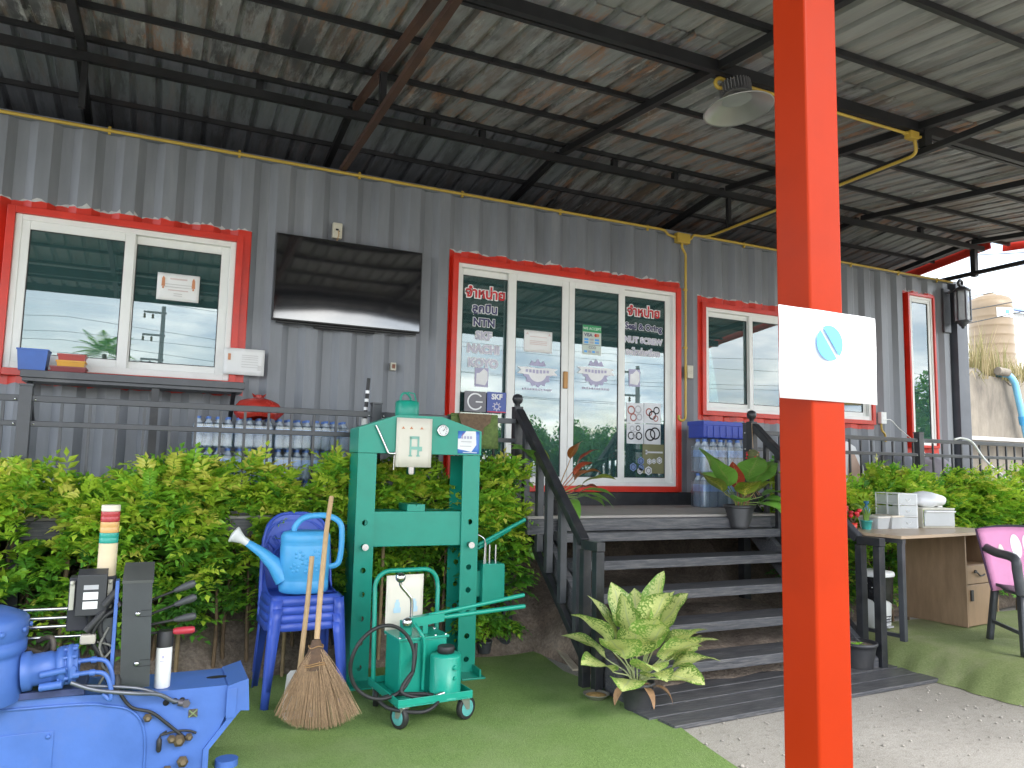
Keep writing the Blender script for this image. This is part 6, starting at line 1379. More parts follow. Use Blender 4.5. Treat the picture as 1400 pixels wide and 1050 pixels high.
# high-bay lamp under the beam
lamp = thing('high_bay_lamp', 'grey unlit high bay lamp with ribbed head hanging from the main beam', 'lamp', (3.31, -2.475, 3.98), 0)
ti = Matrix.Translation((3.31, -2.475, 3.925)) @ Matrix.Rotation(rad(-7), 4, Vector((0.42, 0.90, 0.1))) @ Matrix.Rotation(rad(-3), 4, Vector((0.905, -0.425, 0))) @ Matrix.Scale(0.84, 4) 
lm = mat('cast_lamp_grey', (0.20, 0.20, 0.20), 0.45, 0.3, 0.1, 12); lr = mat('spun_aluminium', (0.46, 0.46, 0.44), 0.32, 0.75, 0.06, 6)
def lq(n, mb, m): obj(n, mb.xf(ti), m, lamp)
b_ = MB(); b_.lathe([(0.05, 0.005), (0.095, 0.0), (0.098, -0.055), (0.094, -0.085), (0.108, -0.095), (0.112, -0.10)], n=28)
for k in range(30):
    a = 2 * pi * k / 30; R = Matrix.Rotation(a, 3, 'Z'); b_.box(0.094, 0.125, -0.003, 0.003, -0.085, 0.0, R)
lq('heat_sink', b_, lm)
b_ = MB(); b_.lathe([(0.112, -0.100), (0.118, -0.118), (0.135, -0.130), (0.262, -0.212), (0.270, -0.214), (0.270, -0.222), (0.258, -0.217), (0.130, -0.136), (0.100, -0.134)], n=40, cap=False); lq('reflector', b_, lr)
b_ = MB(); b_.lathe([(0.115, -0.136), (1e-4, -0.1365)], n=24); lq('diffuser', b_, mat('lamp_diffuser', (0.26, 0.27, 0.26), 0.4))
b_ = MB(); b_.tube([(3.31, -2.475, 3.925), (3.305, -2.475, 3.975)], 0.006, 6); b_.tube(arc((3.305, -2.475, 3.945), 0.022, 0, 2 * pi, 12, 0, 2), 0.004, 5); obj('hook', b_, M['chrome'], lamp)
# wall lantern at the corner
t = thing('wall_lantern', 'dark wall lantern with glass panes at the right end of the container', 'lantern', (8.985, -0.10, 3.20))
b_ = MB(); b_.box(8.80, 8.93, -0.030, 0.0, 3.14, 3.70); obj('back_plate', b_, M['fence'], t, bev=0.008)
b_ = MB(); b_.tube(arc((8.985, -0.13, 3.765), 0.036, 0, 2 * pi, 18, 0, 2), 0.018, 8, closed=False); b_.box(8.97, 9.0, -0.145, -0.115, 3.69, 3.735); obj('ring_top', b_, M['fence'], t)
b_ = MB(); b_.bar((8.86, -0.03, 3.64), (8.95, -0.13, 3.69), 0.025); b_.lathe([(0.09, 3.645), (0.108, 3.65), (0.108, 3.662), (0.07, 3.695), (0.03, 3.71)], (8.955, -0.165, 0), 6); obj('hood', b_, M['fence'], t)
b_ = MB(); b_.lathe([(0.02, 3.205), (0.035, 3.215), (0.055, 3.245), (0.097, 3.262), (0.097, 3.275), (0.09, 3.28)], (8.955, -0.165, 0), 6); b_.sphere((8.955, -0.165, 3.20), 0.022, 8, 6); obj('base', b_, M['fence'], t)
for k in range(6):
    a = 2 * pi * k / 6; x, y = 8.955 + 0.088 * cos(a), -0.165 + 0.088 * sin(a); a2 = 2 * pi * (k + 1) / 6; x2, y2 = 8.955 + 0.088 * cos(a2), -0.165 + 0.088 * sin(a2)
    b_ = MB(); b_.bar((x, y, 3.28), (x, y, 3.645), 0.016, 0.016, up=(0, 1, 0)); obj('bar', b_, M['fence'], t)
    b_ = MB(); b_.add([(x, y, 3.282), (x2, y2, 3.282), (x2, y2, 3.643), (x, y, 3.643)], [(0, 1, 2, 3)]); obj('pane', b_, mat('frosted_lantern_glass', (0.55, 0.58, 0.60), 0.25, alpha=0.55) if 'frosted_lantern_glass' not in bpy.data.materials else bpy.data.materials['frosted_lantern_glass'], t)
# socket and white cable on the wall at right
t = thing('wall_socket', 'white socket box with yellow conduit and trailing white cable near the narrow window', 'socket', (7.645, -0.02, 1.95))
b_ = MB(); b_.box(7.605, 7.690, -0.050, 0.0, 1.955, 2.090); b_.box(7.63, 7.665, -0.054, -0.0505, 2.04, 2.06); b_.box(7.63, 7.665, -0.054, -0.0505, 1.99, 2.01); obj('box', b_, M['pvc'], t, bev=0.005)
b_ = MB(); b_.tube(smooth_path([(7.62, -0.03, 1.955), (7.63, -0.03, 1.88), (7.68, -0.03, 1.83), (7.70, -0.02, 1.75)]), 0.012, 8); obj('conduit', b_, M['conduit'], t)
b_ = MB(); b_.tube(smooth_path([(7.66, -0.055, 2.0), (7.74, -0.07, 2.0), (7.84, -0.10, 1.9), (7.90, -0.3, 1.7), (7.95, -0.4, 1.5)]), 0.005, 6); obj('cable', b_, M['pvc'], t)
# parts counter under the left window
t = thing('window_counter', 'narrow dark metal counter fixed under the left window on black struts', 'counter', (-0.14, -0.17, 1.88))
b_ = MB(); b_.box(-0.835, 0.575, -0.315, -0.04, 1.905, 1.955); b_.box(-0.825, 0.560, -0.300, -0.05, 1.880, 1.905); obj('counter_top', b_, mat('scuffed_dark_metal', (0.075, 0.078, 0.085), 0.4, 0.3, 0.25, 6, dirt=(0.2, 0.19, 0.18), dirt_amt=0.3), t, bev=0.003)
for x in (-0.02, ):
    b_ = MB(); b_.box(x - 0.026, x + 0.026, -0.29, -0.24, 1.031, 1.879); obj('strut', b_, M['black'], t, bev=0.002)
for x in (-0.78, 0.50): b_ = MB(); b_.bar((x, -0.035, 1.62), (x, -0.28, 1.875), 0.03); obj('brace', b_, M['black'], t)
def bin_(name, label, x0, x1, y0, y1, z0, z1, m, taper=0.012, lip=0.006):
    t_ = thing(name, label, 'box', ((x0 + x1) / 2, (y0 + y1) / 2, z0))
    q = taper
    b_ = MB(); b_.add([(x0 + q, y0 + q, z0), (x1 - q, y0 + q, z0), (x1 - q, y1 - q, z0), (x0 + q, y1 - q, z0), (x0, y0, z1), (x1, y0, z1), (x1, y1, z1), (x0, y1, z1)], [(3, 2, 1, 0), (0, 1, 5, 4), (1, 2, 6, 5), (2, 3, 7, 6), (3, 0, 4, 7)])
    o = obj('tub', b_, m, t_); sd = o.modifiers.new('s', 'SOLIDIFY'); sd.thickness = 0.003
    b_ = MB(); ringp = [(x0, y0), (x1, y0), (x1, y1), (x0, y1)]
    for (a, b), (c_, d_) in zip(ringp, ringp[1:] + ringp[:1]): b_.bar((a, b, z1), (c_, d_, z1), 0.010, 0.010)
    obj('rim', b_, m, t_)
    return t_
bin_('parts_bin', 'blue open plastic parts bin on the counter under the left window', -0.868, -0.690, -0.285, -0.12, 1.956, 2.095, mat('bin_blue', (0.045, 0.13, 0.45), 0.4))
bin_('small_tub', 'small red plastic tub on top of the yellow tub', -0.635, -0.470, -0.26, -0.13, 2.034, 2.078, mat('tub_red', (0.40, 0.05, 0.04), 0.4), 0.006)
bin_('small_tub', 'small yellow plastic tub between two red ones', -0.640, -0.470, -0.265, -0.13, 1.992, 2.033, mat('tub_yellow', (0.65, 0.33, 0.03), 0.4), 0.006)
bin_('small_tub', 'flat dark red plastic tub at the bottom of the tub stack', -0.672, -0.462, -0.28, -0.12, 1.956, 1.990, mat('tub_maroon', (0.22, 0.035, 0.04), 0.4), 0.006)
# paper notices
def notice(label, x0, x1, z0, z1, y, prints=(), m='paper', curl=0.0, rz=0.0):
    t_ = thing('paper_notice', label, 'notice', ((x0 + x1) / 2, y, z0), rz)
    w_, h_ = (x1 - x0) / 2, z1 - z0
    b_ = MB(); n = 10
    b_.grid([[(-w_ + 2 * w_ * i / n, curl * max(0.0, i / n - 0.62) ** 2 * 2 + 0.0012 * sin(i * 1.3 + j), h_ * j / 6) for i in range(n + 1)] for j in range(7)])
    o = obj('sheet', b_, M[m], t_, local=True); sd = o.modifiers.new('s', 'SOLIDIFY'); sd.thickness = 0.0006; sd.offset = 1
    for pts, mm in prints: mark(t_, 'print', pts, -0.005, mm)
    return t_
pink = mat('print_pale_pink', (0.66, 0.54, 0.52), 0.6); lg = mat('print_light_grey', (0.62, 0.61, 0.60), 0.6)
def lines(x0, x1, zs, m, h=0.006): return [(rect(x0, x1, z, z + h), m) for z in zs]
pr_ = lines(-0.06, 0.06, (0.16, ), pink, 0.012) + lines(-0.10, 0.10, (0.12, 0.10), lg) + lines(-0.07, 0.07, (0.075,), pink, 0.008) + lines(-0.03, 0.03, (0.05, 0.035), lg)
for sx in (-0.105, 0.105): pr_ += [([(sx - 0.012, 0.105), (sx + 0.012, 0.105), (sx + 0.010, 0.165), (sx, 0.185), (sx - 0.010, 0.165)], M['orange_ink']), (rect(sx - 0.006, sx + 0.006, 0.088, 0.103), M['orange_ink'])]
notice('white paper notice with two small orange lanterns taped inside the left window', -0.062, 0.233, 2.575, 2.782, 0.018, pr_)
notice('creased white paper notice taped over the red frame beside the left window', 0.434, 0.732, 2.036, 2.240, -0.062, lines(-0.02, 0.10, (0.15, 0.135, 0.12, 0.10, 0.08, 0.06), lg, 0.005) + [([(-0.12, 0.11), (-0.10, 0.11), (-0.10, 0.16), (-0.12, 0.16)], M['orange_ink']), (rect(0.10, 0.125, 0.04, 0.08), lg)], curl=0.012)
notice('pale pink paper notice taped on the second glass door leaf', 3.008, 3.298, 2.430, 2.631, 0.003, [([(-0.13, 0.16), (-0.10, 0.16), (-0.115, 0.185)], pink), ([(0.10, 0.16), (0.13, 0.16), (0.115, 0.185)], pink)] + lines(-0.09, 0.09, (0.14, 0.10, 0.085, 0.07), pink, 0.006))
t = notice('white sheet with a blue circle cut by a white bar taped round the red post', 1.187, 1.487, 1.551, 1.751, -4.993, (), curl=0.02)
M['emblem_blue'] = mat('emblem_sky_blue', (0.10, 0.42, 0.84), 0.5)
R_, g_ = 0.039, 0.0055
for s_ in (1, -1):
    a0 = math.asin(g_ / R_); seg_ = []
    for i in range(25):
        a = a0 + (pi - 2 * a0) * i / 24; x, z = R_ * cos(a), s_ * R_ * sin(a)
        c4, s4 = cos(rad(-52)), sin(rad(-52)); seg_.append((-0.008 + x * c4 - z * s4, 0.128 + x * s4 + z * c4))
    mark(t, 'emblem', seg_, -0.0065, M['emblem_blue'])
for zz_ in (0.062, 0.048, 0.034): mark(t, 'print', rect(-0.06, 0.04, zz_, zz_ + 0.0025), -0.0065, mat('faint_print', (0.74, 0.74, 0.73), 0.6) if 'faint_print' not in bpy.data.materials else bpy.data.materials['faint_print'])
# two square maker boards behind the door glass, low on the first leaf
t = thing('maker_board', 'square grey board with a large C ring standing by the first door leaf', 'sign', (2.53, 0.0, 1.84))
mk = mat('board_grey', (0.17, 0.165, 0.185), 0.4); b_ = MB(); b_.box(2.430, 2.634, -0.018, -0.008, 1.850, 2.030); obj('board', b_, mk, t)
mark_ = MB(); n = 26; a0, a1 = rad(40), rad(325)
mark_.grid([[(2.532 + r * cos(a0 + (a1 - a0) * i / n), -0.0192, 1.940 + r * 0.98 * sin(a0 + (a1 - a0) * i / n)) for i in range(n + 1)] for r in (0.078, 0.064)], smooth=False); mark_.prism([(2.535, -0.0186, 1.932), (2.600, -0.0186, 1.932), (2.600, -0.0186, 1.944), (2.535, -0.0186, 1.944)], (0, -0.0006, 0)); obj('emblem', mark_, M['white_ink'], t)
t = thing('maker_board', 'square blue board with white letters and a bearing ring beside the grey board', 'sign', (2.74, 0.0, 1.84))
b_ = MB(); b_.box(2.645, 2.830, -0.018, -0.008, 1.850, 2.034); obj('board', b_, mat('board_blue', (0.06, 0.10, 0.36), 0.4), t)
text('lettering', 'SKF', 2.738, -0.0195, 1.990, 0.066, M['white_ink'], t, off=0.003)
b_ = MB(); n = 24; b_.grid([[(2.738 + r * cos(2 * pi * i / n), -0.0192, 1.905 + r * sin(2 * pi * i / n)) for i in range(n + 1)] for r in (0.028, 0.018)], smooth=False)
for k in range(8): a = 2 * pi * k / 8; b_.prism([(2.738 + 0.028 * cos(a - .15), -0.0188, 1.905 + 0.028 * sin(a - .15)), (2.738 + 0.042 * cos(a - .12), -0.0188, 1.905 + 0.042 * sin(a - .12)), (2.738 + 0.042 * cos(a + .12), -0.0188, 1.905 + 0.042 * sin(a + .12)), (2.738 + 0.028 * cos(a + .15), -0.0188, 1.905 + 0.028 * sin(a + .15))], (0, -0.0006, 0))
obj('emblem', b_, M['pale_ink'], t)
b_ = MB(); b_.box(2.646, 2.829, -0.0186, -0.0180, 1.852, 1.862); obj('print', b_, M['red_ink'], t)
# door mat hung on the fence
t = thing('door_mat', 'green and brown patterned door mat hung over the fence beside the stair newel', 'mat', (2.15, -0.95, 1.5))
mg = mat('mat_green', (0.14, 0.20, 0.06), 0.95, 0, 0.3, 40, 0.6, 150); mb2 = mat('mat_brown', (0.16, 0.105, 0.065), 0.95, 0, 0.3, 40, 0.6, 150)
def drape(name, x0, x1, z0, z1, yo, m, cut=()):
    b_ = MB(); b_.grid([[(x0 + (x1 - x0) * i / 8, -0.945 - yo - 0.012 * sin(i * 0.9) * (1 - j / 6) - 0.02 * (1 - j / 6), z0 + (z1 - z0) * j / 6 + 0.02 * (i / 8) * (1 - 2 * j / 6) * 0) for i in range(9)] for j in range(7)])
    o = obj(name, b_, m, t); sd = o.modifiers.new('s', 'SOLIDIFY'); sd.thickness = 0.006; sd.offset = 1
drape('mat', 1.96, 2.335, 1.508, 1.765, 0, mg)
b_ = MB(); b_.prism([(2.00, -0.990, 1.764), (2.27, -0.990, 1.764), (2.255, -0.995, 1.70), (2.20, -1.00, 1.66), (2.20, -1.003, 1.61), (2.10, -1.006, 1.59), (2.03, -1.00, 1.66)], (0, -0.003, 0)); obj('pattern', b_, mb2, t)
b_ = MB(); b_.box(1.96, 2.335, -0.96, -0.872, 1.749, 1.757); b_.box(1.96, 2.335, -0.878, -0.872, 1.58, 1.749); obj('fold', b_, mg, t)
# folded umbrella leaning on the fence
t = thing('folded_umbrella', 'black and white folded umbrella standing at the fence behind the press', 'umbrella', (1.345, -0.85, 1.031))
b_ = MB(); b_.tube([(1.335, -0.845, 1.08), (1.338, -0.845, 1.40), (1.345, -0.845, 1.70)], [0.012, 0.032, 0.022], 10); obj('canopy', b_, M['pvc'], t)
b_ = MB(); b_.tube([(1.335, -0.845, 1.031), (1.335, -0.845, 1.08)], 0.005, 6); b_.tube([(1.345, -0.845, 1.70), (1.362, -0.845, 1.99)], 0.013, 10); obj('handle', b_, M['rubber'], t)
b_ = MB()
for z in (1.76, 1.82, 1.88): b_.lathe([(0.0150, z), (0.0150, z + 0.022)], (1.345 + (z - 1.70) * 0.06, -0.845, 0), 10)
obj('handle_band', b_, M['white_ink'], t)

# ------------------------------------------------------------------ bottled water
M['pet'] = mat('clear_pet', (0.76, 0.86, 0.97), 0.12, 0, 0.04, 8, alpha=0.50)
M['blabel'] = mat('pale_blue_label', (0.42, 0.60, 0.90), 0.35, 0, 0.15, 30); M['bcap'] = mat('blue_cap', (0.10, 0.22, 0.60), 0.35)
M['wrap'] = glass_mat('shrink_wrap', (0.90, 0.93, 0.97), 0.10, 0.22)
def bottle_mb(r, h):
    b_ = MB()
    b_.lathe([(r * .8, 0), (r, .012 * h / .22), (r, .09 * h / .22), (r * .94, .095 * h / .22), (r, .10 * h / .22), (r, .15 * h / .22), (r * .85, .175 * h / .22), (r * .42, .195 * h / .22), (r * .40, .205 * h / .22)], n=10)
    b_.cur = 1; b_.lathe([(r * 1.015, .102 * h / .22), (r * 1.015, .148 * h / .22)], n=10, cap=False)
    b_.cur = 2; b_.lathe([(r * .46, .203 * h / .22), (r * .46, .22 * h / .22)], n=8)
    return b_
def make_pack(label, loc, nx, ny, r, h, group):
    t_ = thing('water_pack', label, 'water pack', loc, 0, group); first = None
    for j in range(ny):
        for i in range(nx):
            if first is None: o = first = obj('bottle', bottle_mb(r, h), [M['pet'], M['blabel'], M['bcap']], t_, local=True)
            else: o = first.copy(); COL.objects.link(o)
            o.location = ((i - (nx - 1) / 2) * 2 * r * 1.01, (j - (ny - 1) / 2) * 2 * r * 1.01, 0); o.rotation_euler = (0, 0, i * 1.3 + j)
    W_, D_ = nx * r * 1.01 + .002, ny * r * 1.01 + .002
    b_ = MB(); b_.box(-W_, W_, -D_, D_, 0.001, h * .80)
    obj('wrap', b_, M['wrap'], t_, local=True, bev=0.012)
    return t_
GRP = 'small water bottle packs stacked behind the left fence'
p0 = make_pack('shrink wrapped pack of small water bottles in the top tier at the left end', (0.365, -0.42, 1.031 + .44), 4, 3, .0325, .216, GRP)
names = {0: 'top', 1: 'middle', 2: 'bottom'}; cols = ['at the left end', 'under the red bag', 'right of the red bag', 'at the press end']
for tier in (0, 1, 2):
    for c_ in range(4):
        if tier == 0 and c_ == 0: continue
        place(p0, (0.365 + c_ * .272 + .006 * tier, -0.42 + .008 * (c_ % 2), 1.031 + .22 * (2 - tier)), rad((c_ + tier) % 3 - 1), f'wrapped pack of small water bottles, {names[tier]} tier {cols[c_]}')
GRP2 = 'large water bottle packs stacked beside the door'
p1 = make_pack('pack of large water bottles, upper left of the stack under the blue crate', (4.835, -0.36, 1.031 + .325), 3, 2, .0475, .32, GRP2)
for (x, z, lab) in ((5.135, .325, 'pack of large water bottles, upper right of the stack under the blue crate'), (4.835, 0, 'pack of large water bottles, lower left of the stack on the walkway'), (5.135, 0, 'pack of large water bottles, lower right of the stack on the walkway')): place(p1, (x, -0.36, 1.031 + z), 0, lab)
t = thing('blue_crate', 'blue plastic crate upside down on the large water bottles by the door', 'crate', (4.99, -0.36, 1.682))
cb2 = mat('crate_blue', (0.025, 0.055, 0.38), 0.4, 0, 0.1, 6)
b_ = MB(); b_.box(4.675, 5.300, -0.475, -0.245, 1.683, 1.835); obj('crate_body', b_, cb2, t, bev=0.010, seg=3)
b_ = MB(); b_.box(4.668, 5.307, -0.482, -0.238, 1.805, 1.845)
for k in range(8): x = 4.72 + k * .076; b_.box(x - .006, x + .006, -.482, -.476, 1.69, 1.80)
obj('crate_rib', b_, cb2, t, bev=0.004)
# red plastic bag lying on the bottles
rng = np.random.default_rng(9); t = thing('red_bag', 'knotted red plastic bag lying on top of the bottled water', 'bag', (0.66, -0.46, 1.69))
rows = []
for i in range(13):
    v = i / 12; row = []
    for k in range(29):
        a = 2 * pi * k / 28
        r = min(1, .86 + v * .9) * sqrt(max(0, 1 - max(0, (v - .25) / .78) ** 2.2)); fl = 1 + .06 * sin(a * 5 + v * 6) + .045 * sin(a * 11 - v * 9) + .03 * sin(a * 17 + v * 20)
        row.append((0.66 + .165 * r * fl * cos(a), -0.46 + .12 * r * fl * sin(a), 1.688 + .145 * v ** .85 + .012 * sin(a * 3) * (1 - v)))
    rows.append(row)
b_ = MB(); b_.grid(rows); obj('bag_body', b_, mat('thin_red_plastic', (0.42, 0.035, 0.025), 0.25, 0, 0.15, 10, 0.5, 30), t)
b_ = MB(); b_.lathe([(.045, 1.805), (.018, 1.838), (.03, 1.848), (.02, 1.858)], (.66, -.46, 0), 9); 
for sx in (-1, 1): b_.prism([(.66, -.46, 1.84), (.66 + sx * .05, -.47, 1.868), (.66 + sx * .035, -.45, 1.838)], (0, .006, 0))
obj('knot', b_, bpy.data.materials['thin_red_plastic'], t)
# odds and ends stored behind the right fence
t = thing('figure_cutout', 'leaning printed board in white and skin tones behind the right fence', 'board', (6.75, -.45, 1.031))
b_ = MB(); b_.prism([(6.58, -.42, 1.032), (6.92, -.42, 1.032), (6.92, -.36, 1.45), (6.84, -.33, 1.66), (6.72, -.32, 1.72), (6.62, -.34, 1.62), (6.57, -.38, 1.35)], (0, .012, 0)); obj('board', b_, M['paper'], t)
b_ = MB(); b_.prism([(6.66, -.432, 1.032), (6.86, -.432, 1.032), (6.86, -.370, 1.45), (6.80, -.345, 1.60), (6.72, -.35, 1.58), (6.67, -.38, 1.40)], (0, .004, 0)); obj('print', b_, mat('print_skin', (0.50, 0.33, 0.24), 0.5), t)
for x, y, sx, sz, m, lab in ((7.25, -.5, .24, .20, mat('grey_sack', (0.23, 0.24, 0.28), 0.8, 0, .2, 6), 'grey stuffed sack behind the right fence'), (7.80, -.5, .30, .17, mat('mauve_sack', (0.30, 0.27, 0.30), 0.8, 0, .2, 6), 'mauve grey stuffed sack behind the right fence below the narrow window')):
    b_ = MB(); b_.grid([[(x + sx * cos(a) * s_ * (1 + .05 * sin(a * 6)), y + .18 * sin(a) * s_, 1.031 + (.36 + sz) * (1 - (1 - v) ** 2) + .012 * sin(a * 4 + v * 8)) for a in [2 * pi * k / 24 for k in range(25)]] for v, s_ in ((0, .8), (.1, 1), (.35, 1.03), (.6, .95), (.8, .7), (.95, .35), (1, .01))])
    o = obj('sack', b_, m); tag(o, lab, 'sack')
t = thing('trailing_cable', 'white cable looped over the right fence into the hedge', 'cable', (8.1, -1.02, 1.4))
b_ = MB(); b_.tube(smooth_path([(7.62, -0.92, 1.755), (7.72, -0.93, 1.77), (7.86, -0.95, 1.73), (7.98, -1.0, 1.55), (8.05, -1.12, 1.40), (8.12, -1.2, 1.28)]), .011, 8); obj('cable', b_, M['pvc'], t)
# ------------------------------------------------------------------ desk corner on the right platform
PZ = 0.2045
DW = mat('oak_laminate', (0.270, 0.175, 0.105), 0.45, 0, 0.16, 3.0, 0.12, 60, stretch=(6, 6, 1.2))
DT = mat('oak_laminate_top', (0.42, 0.31, 0.21), 0.35, 0, 0.12, 3.0, stretch=(1.2, 8, 8))
dk = thing('office_desk', 'wood laminate desk with drawer pedestal and dark metal legs on the platform', 'desk', (4.835, -2.425, PZ), rad(7.0))
D = lambda n, mb, m, par=dk, **k: obj(n, mb, m, par, local=True, **k)
TZ = 0.745
o_ = [(0.0, 0.0)] + [(1.42 * i / 10, -0.018 * sin(pi * i / 10)) for i in range(1, 10)] + [(1.42, 0.0), (1.42, 0.62), (0.0, 0.62)]
b_ = MB(); b_.prism([(x, y, TZ - 0.022) for x, y in o_], (0, 0, 0.022)); D('desktop', b_, [DT], bev=0.003)
for y in (0.035, 0.565): b_ = MB(); b_.box(0.06, 0.10, y, y + 0.04, 0, TZ - 0.060); D('leg', b_, M['fence'], bev=0.002)
for q in ((0.065, 0.095, 0.075, 0.565, 0.02, 0.045), (0.06, 0.10, 0.03, 0.61, TZ - 0.060, TZ - 0.024), (0.10, 1.0, 0.54, 0.57, TZ - 0.060, TZ - 0.024)): b_ = MB(); b_.box(*q); D('cross_bar', b_, M['fence'], bev=0.002)
cx0, cx1, cy0, cy1, cz1 = 1.00, 1.40, 0.085, 0.595, TZ - 0.024
b_ = MB(); b_.box(cx0, cx0 + 0.016, cy0, cy1, 0.002, cz1); b_.box(cx1 - 0.016, cx1, cy0, cy1, 0.002, cz1); b_.box(cx0 + .016, cx1 - .016, cy1 - .016, cy1, .002, cz1); b_.box(cx0 + .016, cx1 - .016, cy0 + .02, cy1 - .016, .46, .474); b_.box(cx0 + .016, cx1 - .016, cy0 + .02, cy1 - .016, .004, .02); ped = D('pedestal', b_, DW, bev=0.0015)
b_ = MB(); b_.box(cx0 + .018, cx1 - .018, cy0, cy0 + .018, .330, .472); dr = D('drawer', b_, DW, bev=0.002)
b_ = MB(); b_.box(cx0 + .018, cx1 - .018, cy0, cy0 + .018, .008, .324); dd = D('door', b_, DW, bev=0.002)
b_ = MB(); b_.box(cx0 + .05, cx0 + .085, cy0 - .012, cy0 - .0005, .20, .285); D('handle', b_, M['rubber'], dd, bev=0.003)
b_ = MB(); b_.lathe([(.012, 0), (.012, .014)], (cx0 + .13, cy0, .425), 12, axis=(0, -1, 0)); b_.tube(smooth_path([(cx0 + .10, cy0 - .014, .425), (cx0 + .14, cy0 - .018, .415), (cx0 + .17, cy0 - .018, .395), (cx0 + .21, cy0 - .018, .390), (cx0 + .25, cy0 - .016, .40)]), .006, 6); D('lock_and_keys', b_, M['rubber'], dr)
ZT = PZ + TZ + 0.0005
M['frost'] = mat('frosted_drawer_plastic', (0.72, 0.74, 0.74), 0.3, 0, 0.04, 5, alpha=0.62); M['wplastic'] = mat('white_plastic', (0.76, 0.76, 0.75), 0.35, 0, 0.03, 5)
t = thing('drawer_tower', 'white three drawer plastic tower on the desk', 'drawers', (5.58, -1.80, ZT), rad(-16))
for z in (0, .092, .184, .272):
    b_ = MB(); b_.box(-.085, .085, -.15, .15, z, z + .008); obj('shelf', b_, M['wplastic'], t, local=True, bev=.002)
for x in (-.085, .077):
    b_ = MB(); b_.box(x, x + .008, .14, .15, .008, .272); b_.box(x, x + .008, -.15, -.14, .008, .272); b_.box(x, x + .008, -.01, .005, .008, .272); obj('frame', b_, M['wplastic'], t, local=True)
for z in (.010, .102, .194):
    b_ = MB(); b_.box(-.076, .076, -.152, -.146, z, z + .078); b_.box(-.075, -.072, -.146, .14, z, z + .07); b_.box(.072, .075, -.146, .14, z, z + .07); b_.box(-.072, .072, -.146, .14, z, z + .003); o = obj('drawer', b_, M['frost'], t, local=True, bev=.001)
    b_ = MB(); b_.tube(arc((0, -.156, z + .045), .020, pi, 2 * pi, 8, 0, 2), .003, 5); obj('pull', b_, M['wplastic'], o, local=True)
t = thing('drawer_box', 'cream single drawer box under the white bag on the desk', 'box', (5.93, -1.80, ZT), rad(-10))
b_ = MB(); b_.box(-.15, .15, -.15, -.144, .012, .02); b_.box(-.16, .16, -.145, .16, 0, .010); b_.box(-.16, -.152, -.145, .16, .010, .145); b_.box(.152, .16, -.145, .16, .010, .145); b_.box(-.165, .165, -.15, .165, .1455, .160); obj('shell', b_, mat('cream_box', (0.66, 0.63, 0.52), 0.4), t, local=True, bev=.004)
b_ = MB(); b_.box(-.150, .150, -.158, -.146, .014, .142); o = obj('drawer', b_, M['frost'], t, local=True, bev=.003)
b_ = MB(); b_.box(-.15, .15, -.175, -.159, .126, .140); obj('pull', b_, M['wplastic'], o, local=True, bev=.004)
t = thing('white_bag', 'puffy white plastic bag heaped on the drawer box', 'bag', (6.02, -1.72, ZT + .162))
rows = []
for i in range(11):
    v = i / 10
    rows.append([(6.02 + (.20 * cos(a) * (1 + .05 * sin(5 * a)) + .03 * v) * s_, -1.72 + .14 * sin(a) * s_ * (1 + .06 * sin(7 * a + 1)), ZT + .163 + .13 * v + .008 * sin(a * 4 + v * 9) * s_) for s_ in [sin(pi * min(1, .18 + .82 * v)) ** .6 + .001] for a in [2 * pi * k / 26 for k in range(27)]])
b_ = MB(); b_.grid(rows); obj('bag_body', b_, mat('white_film', (0.78, 0.78, 0.79), 0.35, 0, .04, 8, .5, 25), t)
b_ = MB(); b_.box(6.10, 6.16, -1.80, -1.74, ZT, ZT + .17); tag(obj('white_carton', b_, M['wplastic'], bev=.004), 'narrow white carton standing right of the cream drawer box', 'carton')
for lab, x, y, w_, d_, h_, lid, fill in (('clear tub with pale lid and paper inside, left of the drawer tower', 5.245, -1.86, .075, .09, .085, (0.70, 0.66, 0.58), (0.60, 0.62, 0.64)), ('clear tub with brown sachets inside, touching the drawer tower', 5.405, -1.86, .075, .09, .09, (0.68, 0.60, 0.48), (0.42, 0.32, 0.22))):
    t = thing('food_tub', lab, 'tub', (x, y, ZT), rad(4))
    b_ = MB(); b_.add([(-w_ * .85, -d_ * .85, 0), (w_ * .85, -d_ * .85, 0), (w_ * .85, d_ * .85, 0), (-w_ * .85, d_ * .85, 0), (-w_, -d_, h_), (w_, -d_, h_), (w_, d_, h_), (-w_, d_, h_)], [(3, 2, 1, 0), (0, 1, 5, 4), (1, 2, 6, 5), (2, 3, 7, 6), (3, 0, 4, 7)]); obj('tub', b_, M['frost'], t, local=True)
    b_ = MB(); b_.box(-w_ * 1.05, w_ * 1.05, -d_ * 1.05, d_ * 1.05, h_, h_ + .014); obj('lid', b_, mat('tub_lid', lid, .4), t, local=True, bev=.004)
    fm = mat('tub_filling', fill, .6, 0, .3, 40); rr = random.Random(int(x * 100))
    for k in range(7):
        b_ = MB(); R = Euler((rr.uniform(-1, 1), rr.uniform(-1, 1), rr.uniform(0, 3))).to_matrix(); b_.box(-.032, .032, -.004, .004, -.026, .026, R, (rr.uniform(-.03, .03), rr.uniform(-.05, .05), .035 + rr.uniform(0, .02))); obj('sachet', b_, fm, t, local=True)
t = thing('spray_bottle', 'small blue bottle with dark cap standing on the clear tub lid', 'bottle', (5.235, -1.80, ZT + .100))
b_ = MB(); b_.lathe([(.026, 0), (.028, .004), (.028, .05), (.012, .068), (.010, .075)], (5.235, -1.80, ZT + .100), 14); obj('bottle', b_, mat('blue_bottle', (0.10, 0.25, 0.45), .2), t)
b_ = MB(); b_.lathe([(.012, .0755), (.012, .09), (.02, .092), (.02, .112)], (5.235, -1.80, ZT + .100), 10); obj('cap', b_, mat('teal_cap', (0.04, 0.16, 0.26), .4), t)
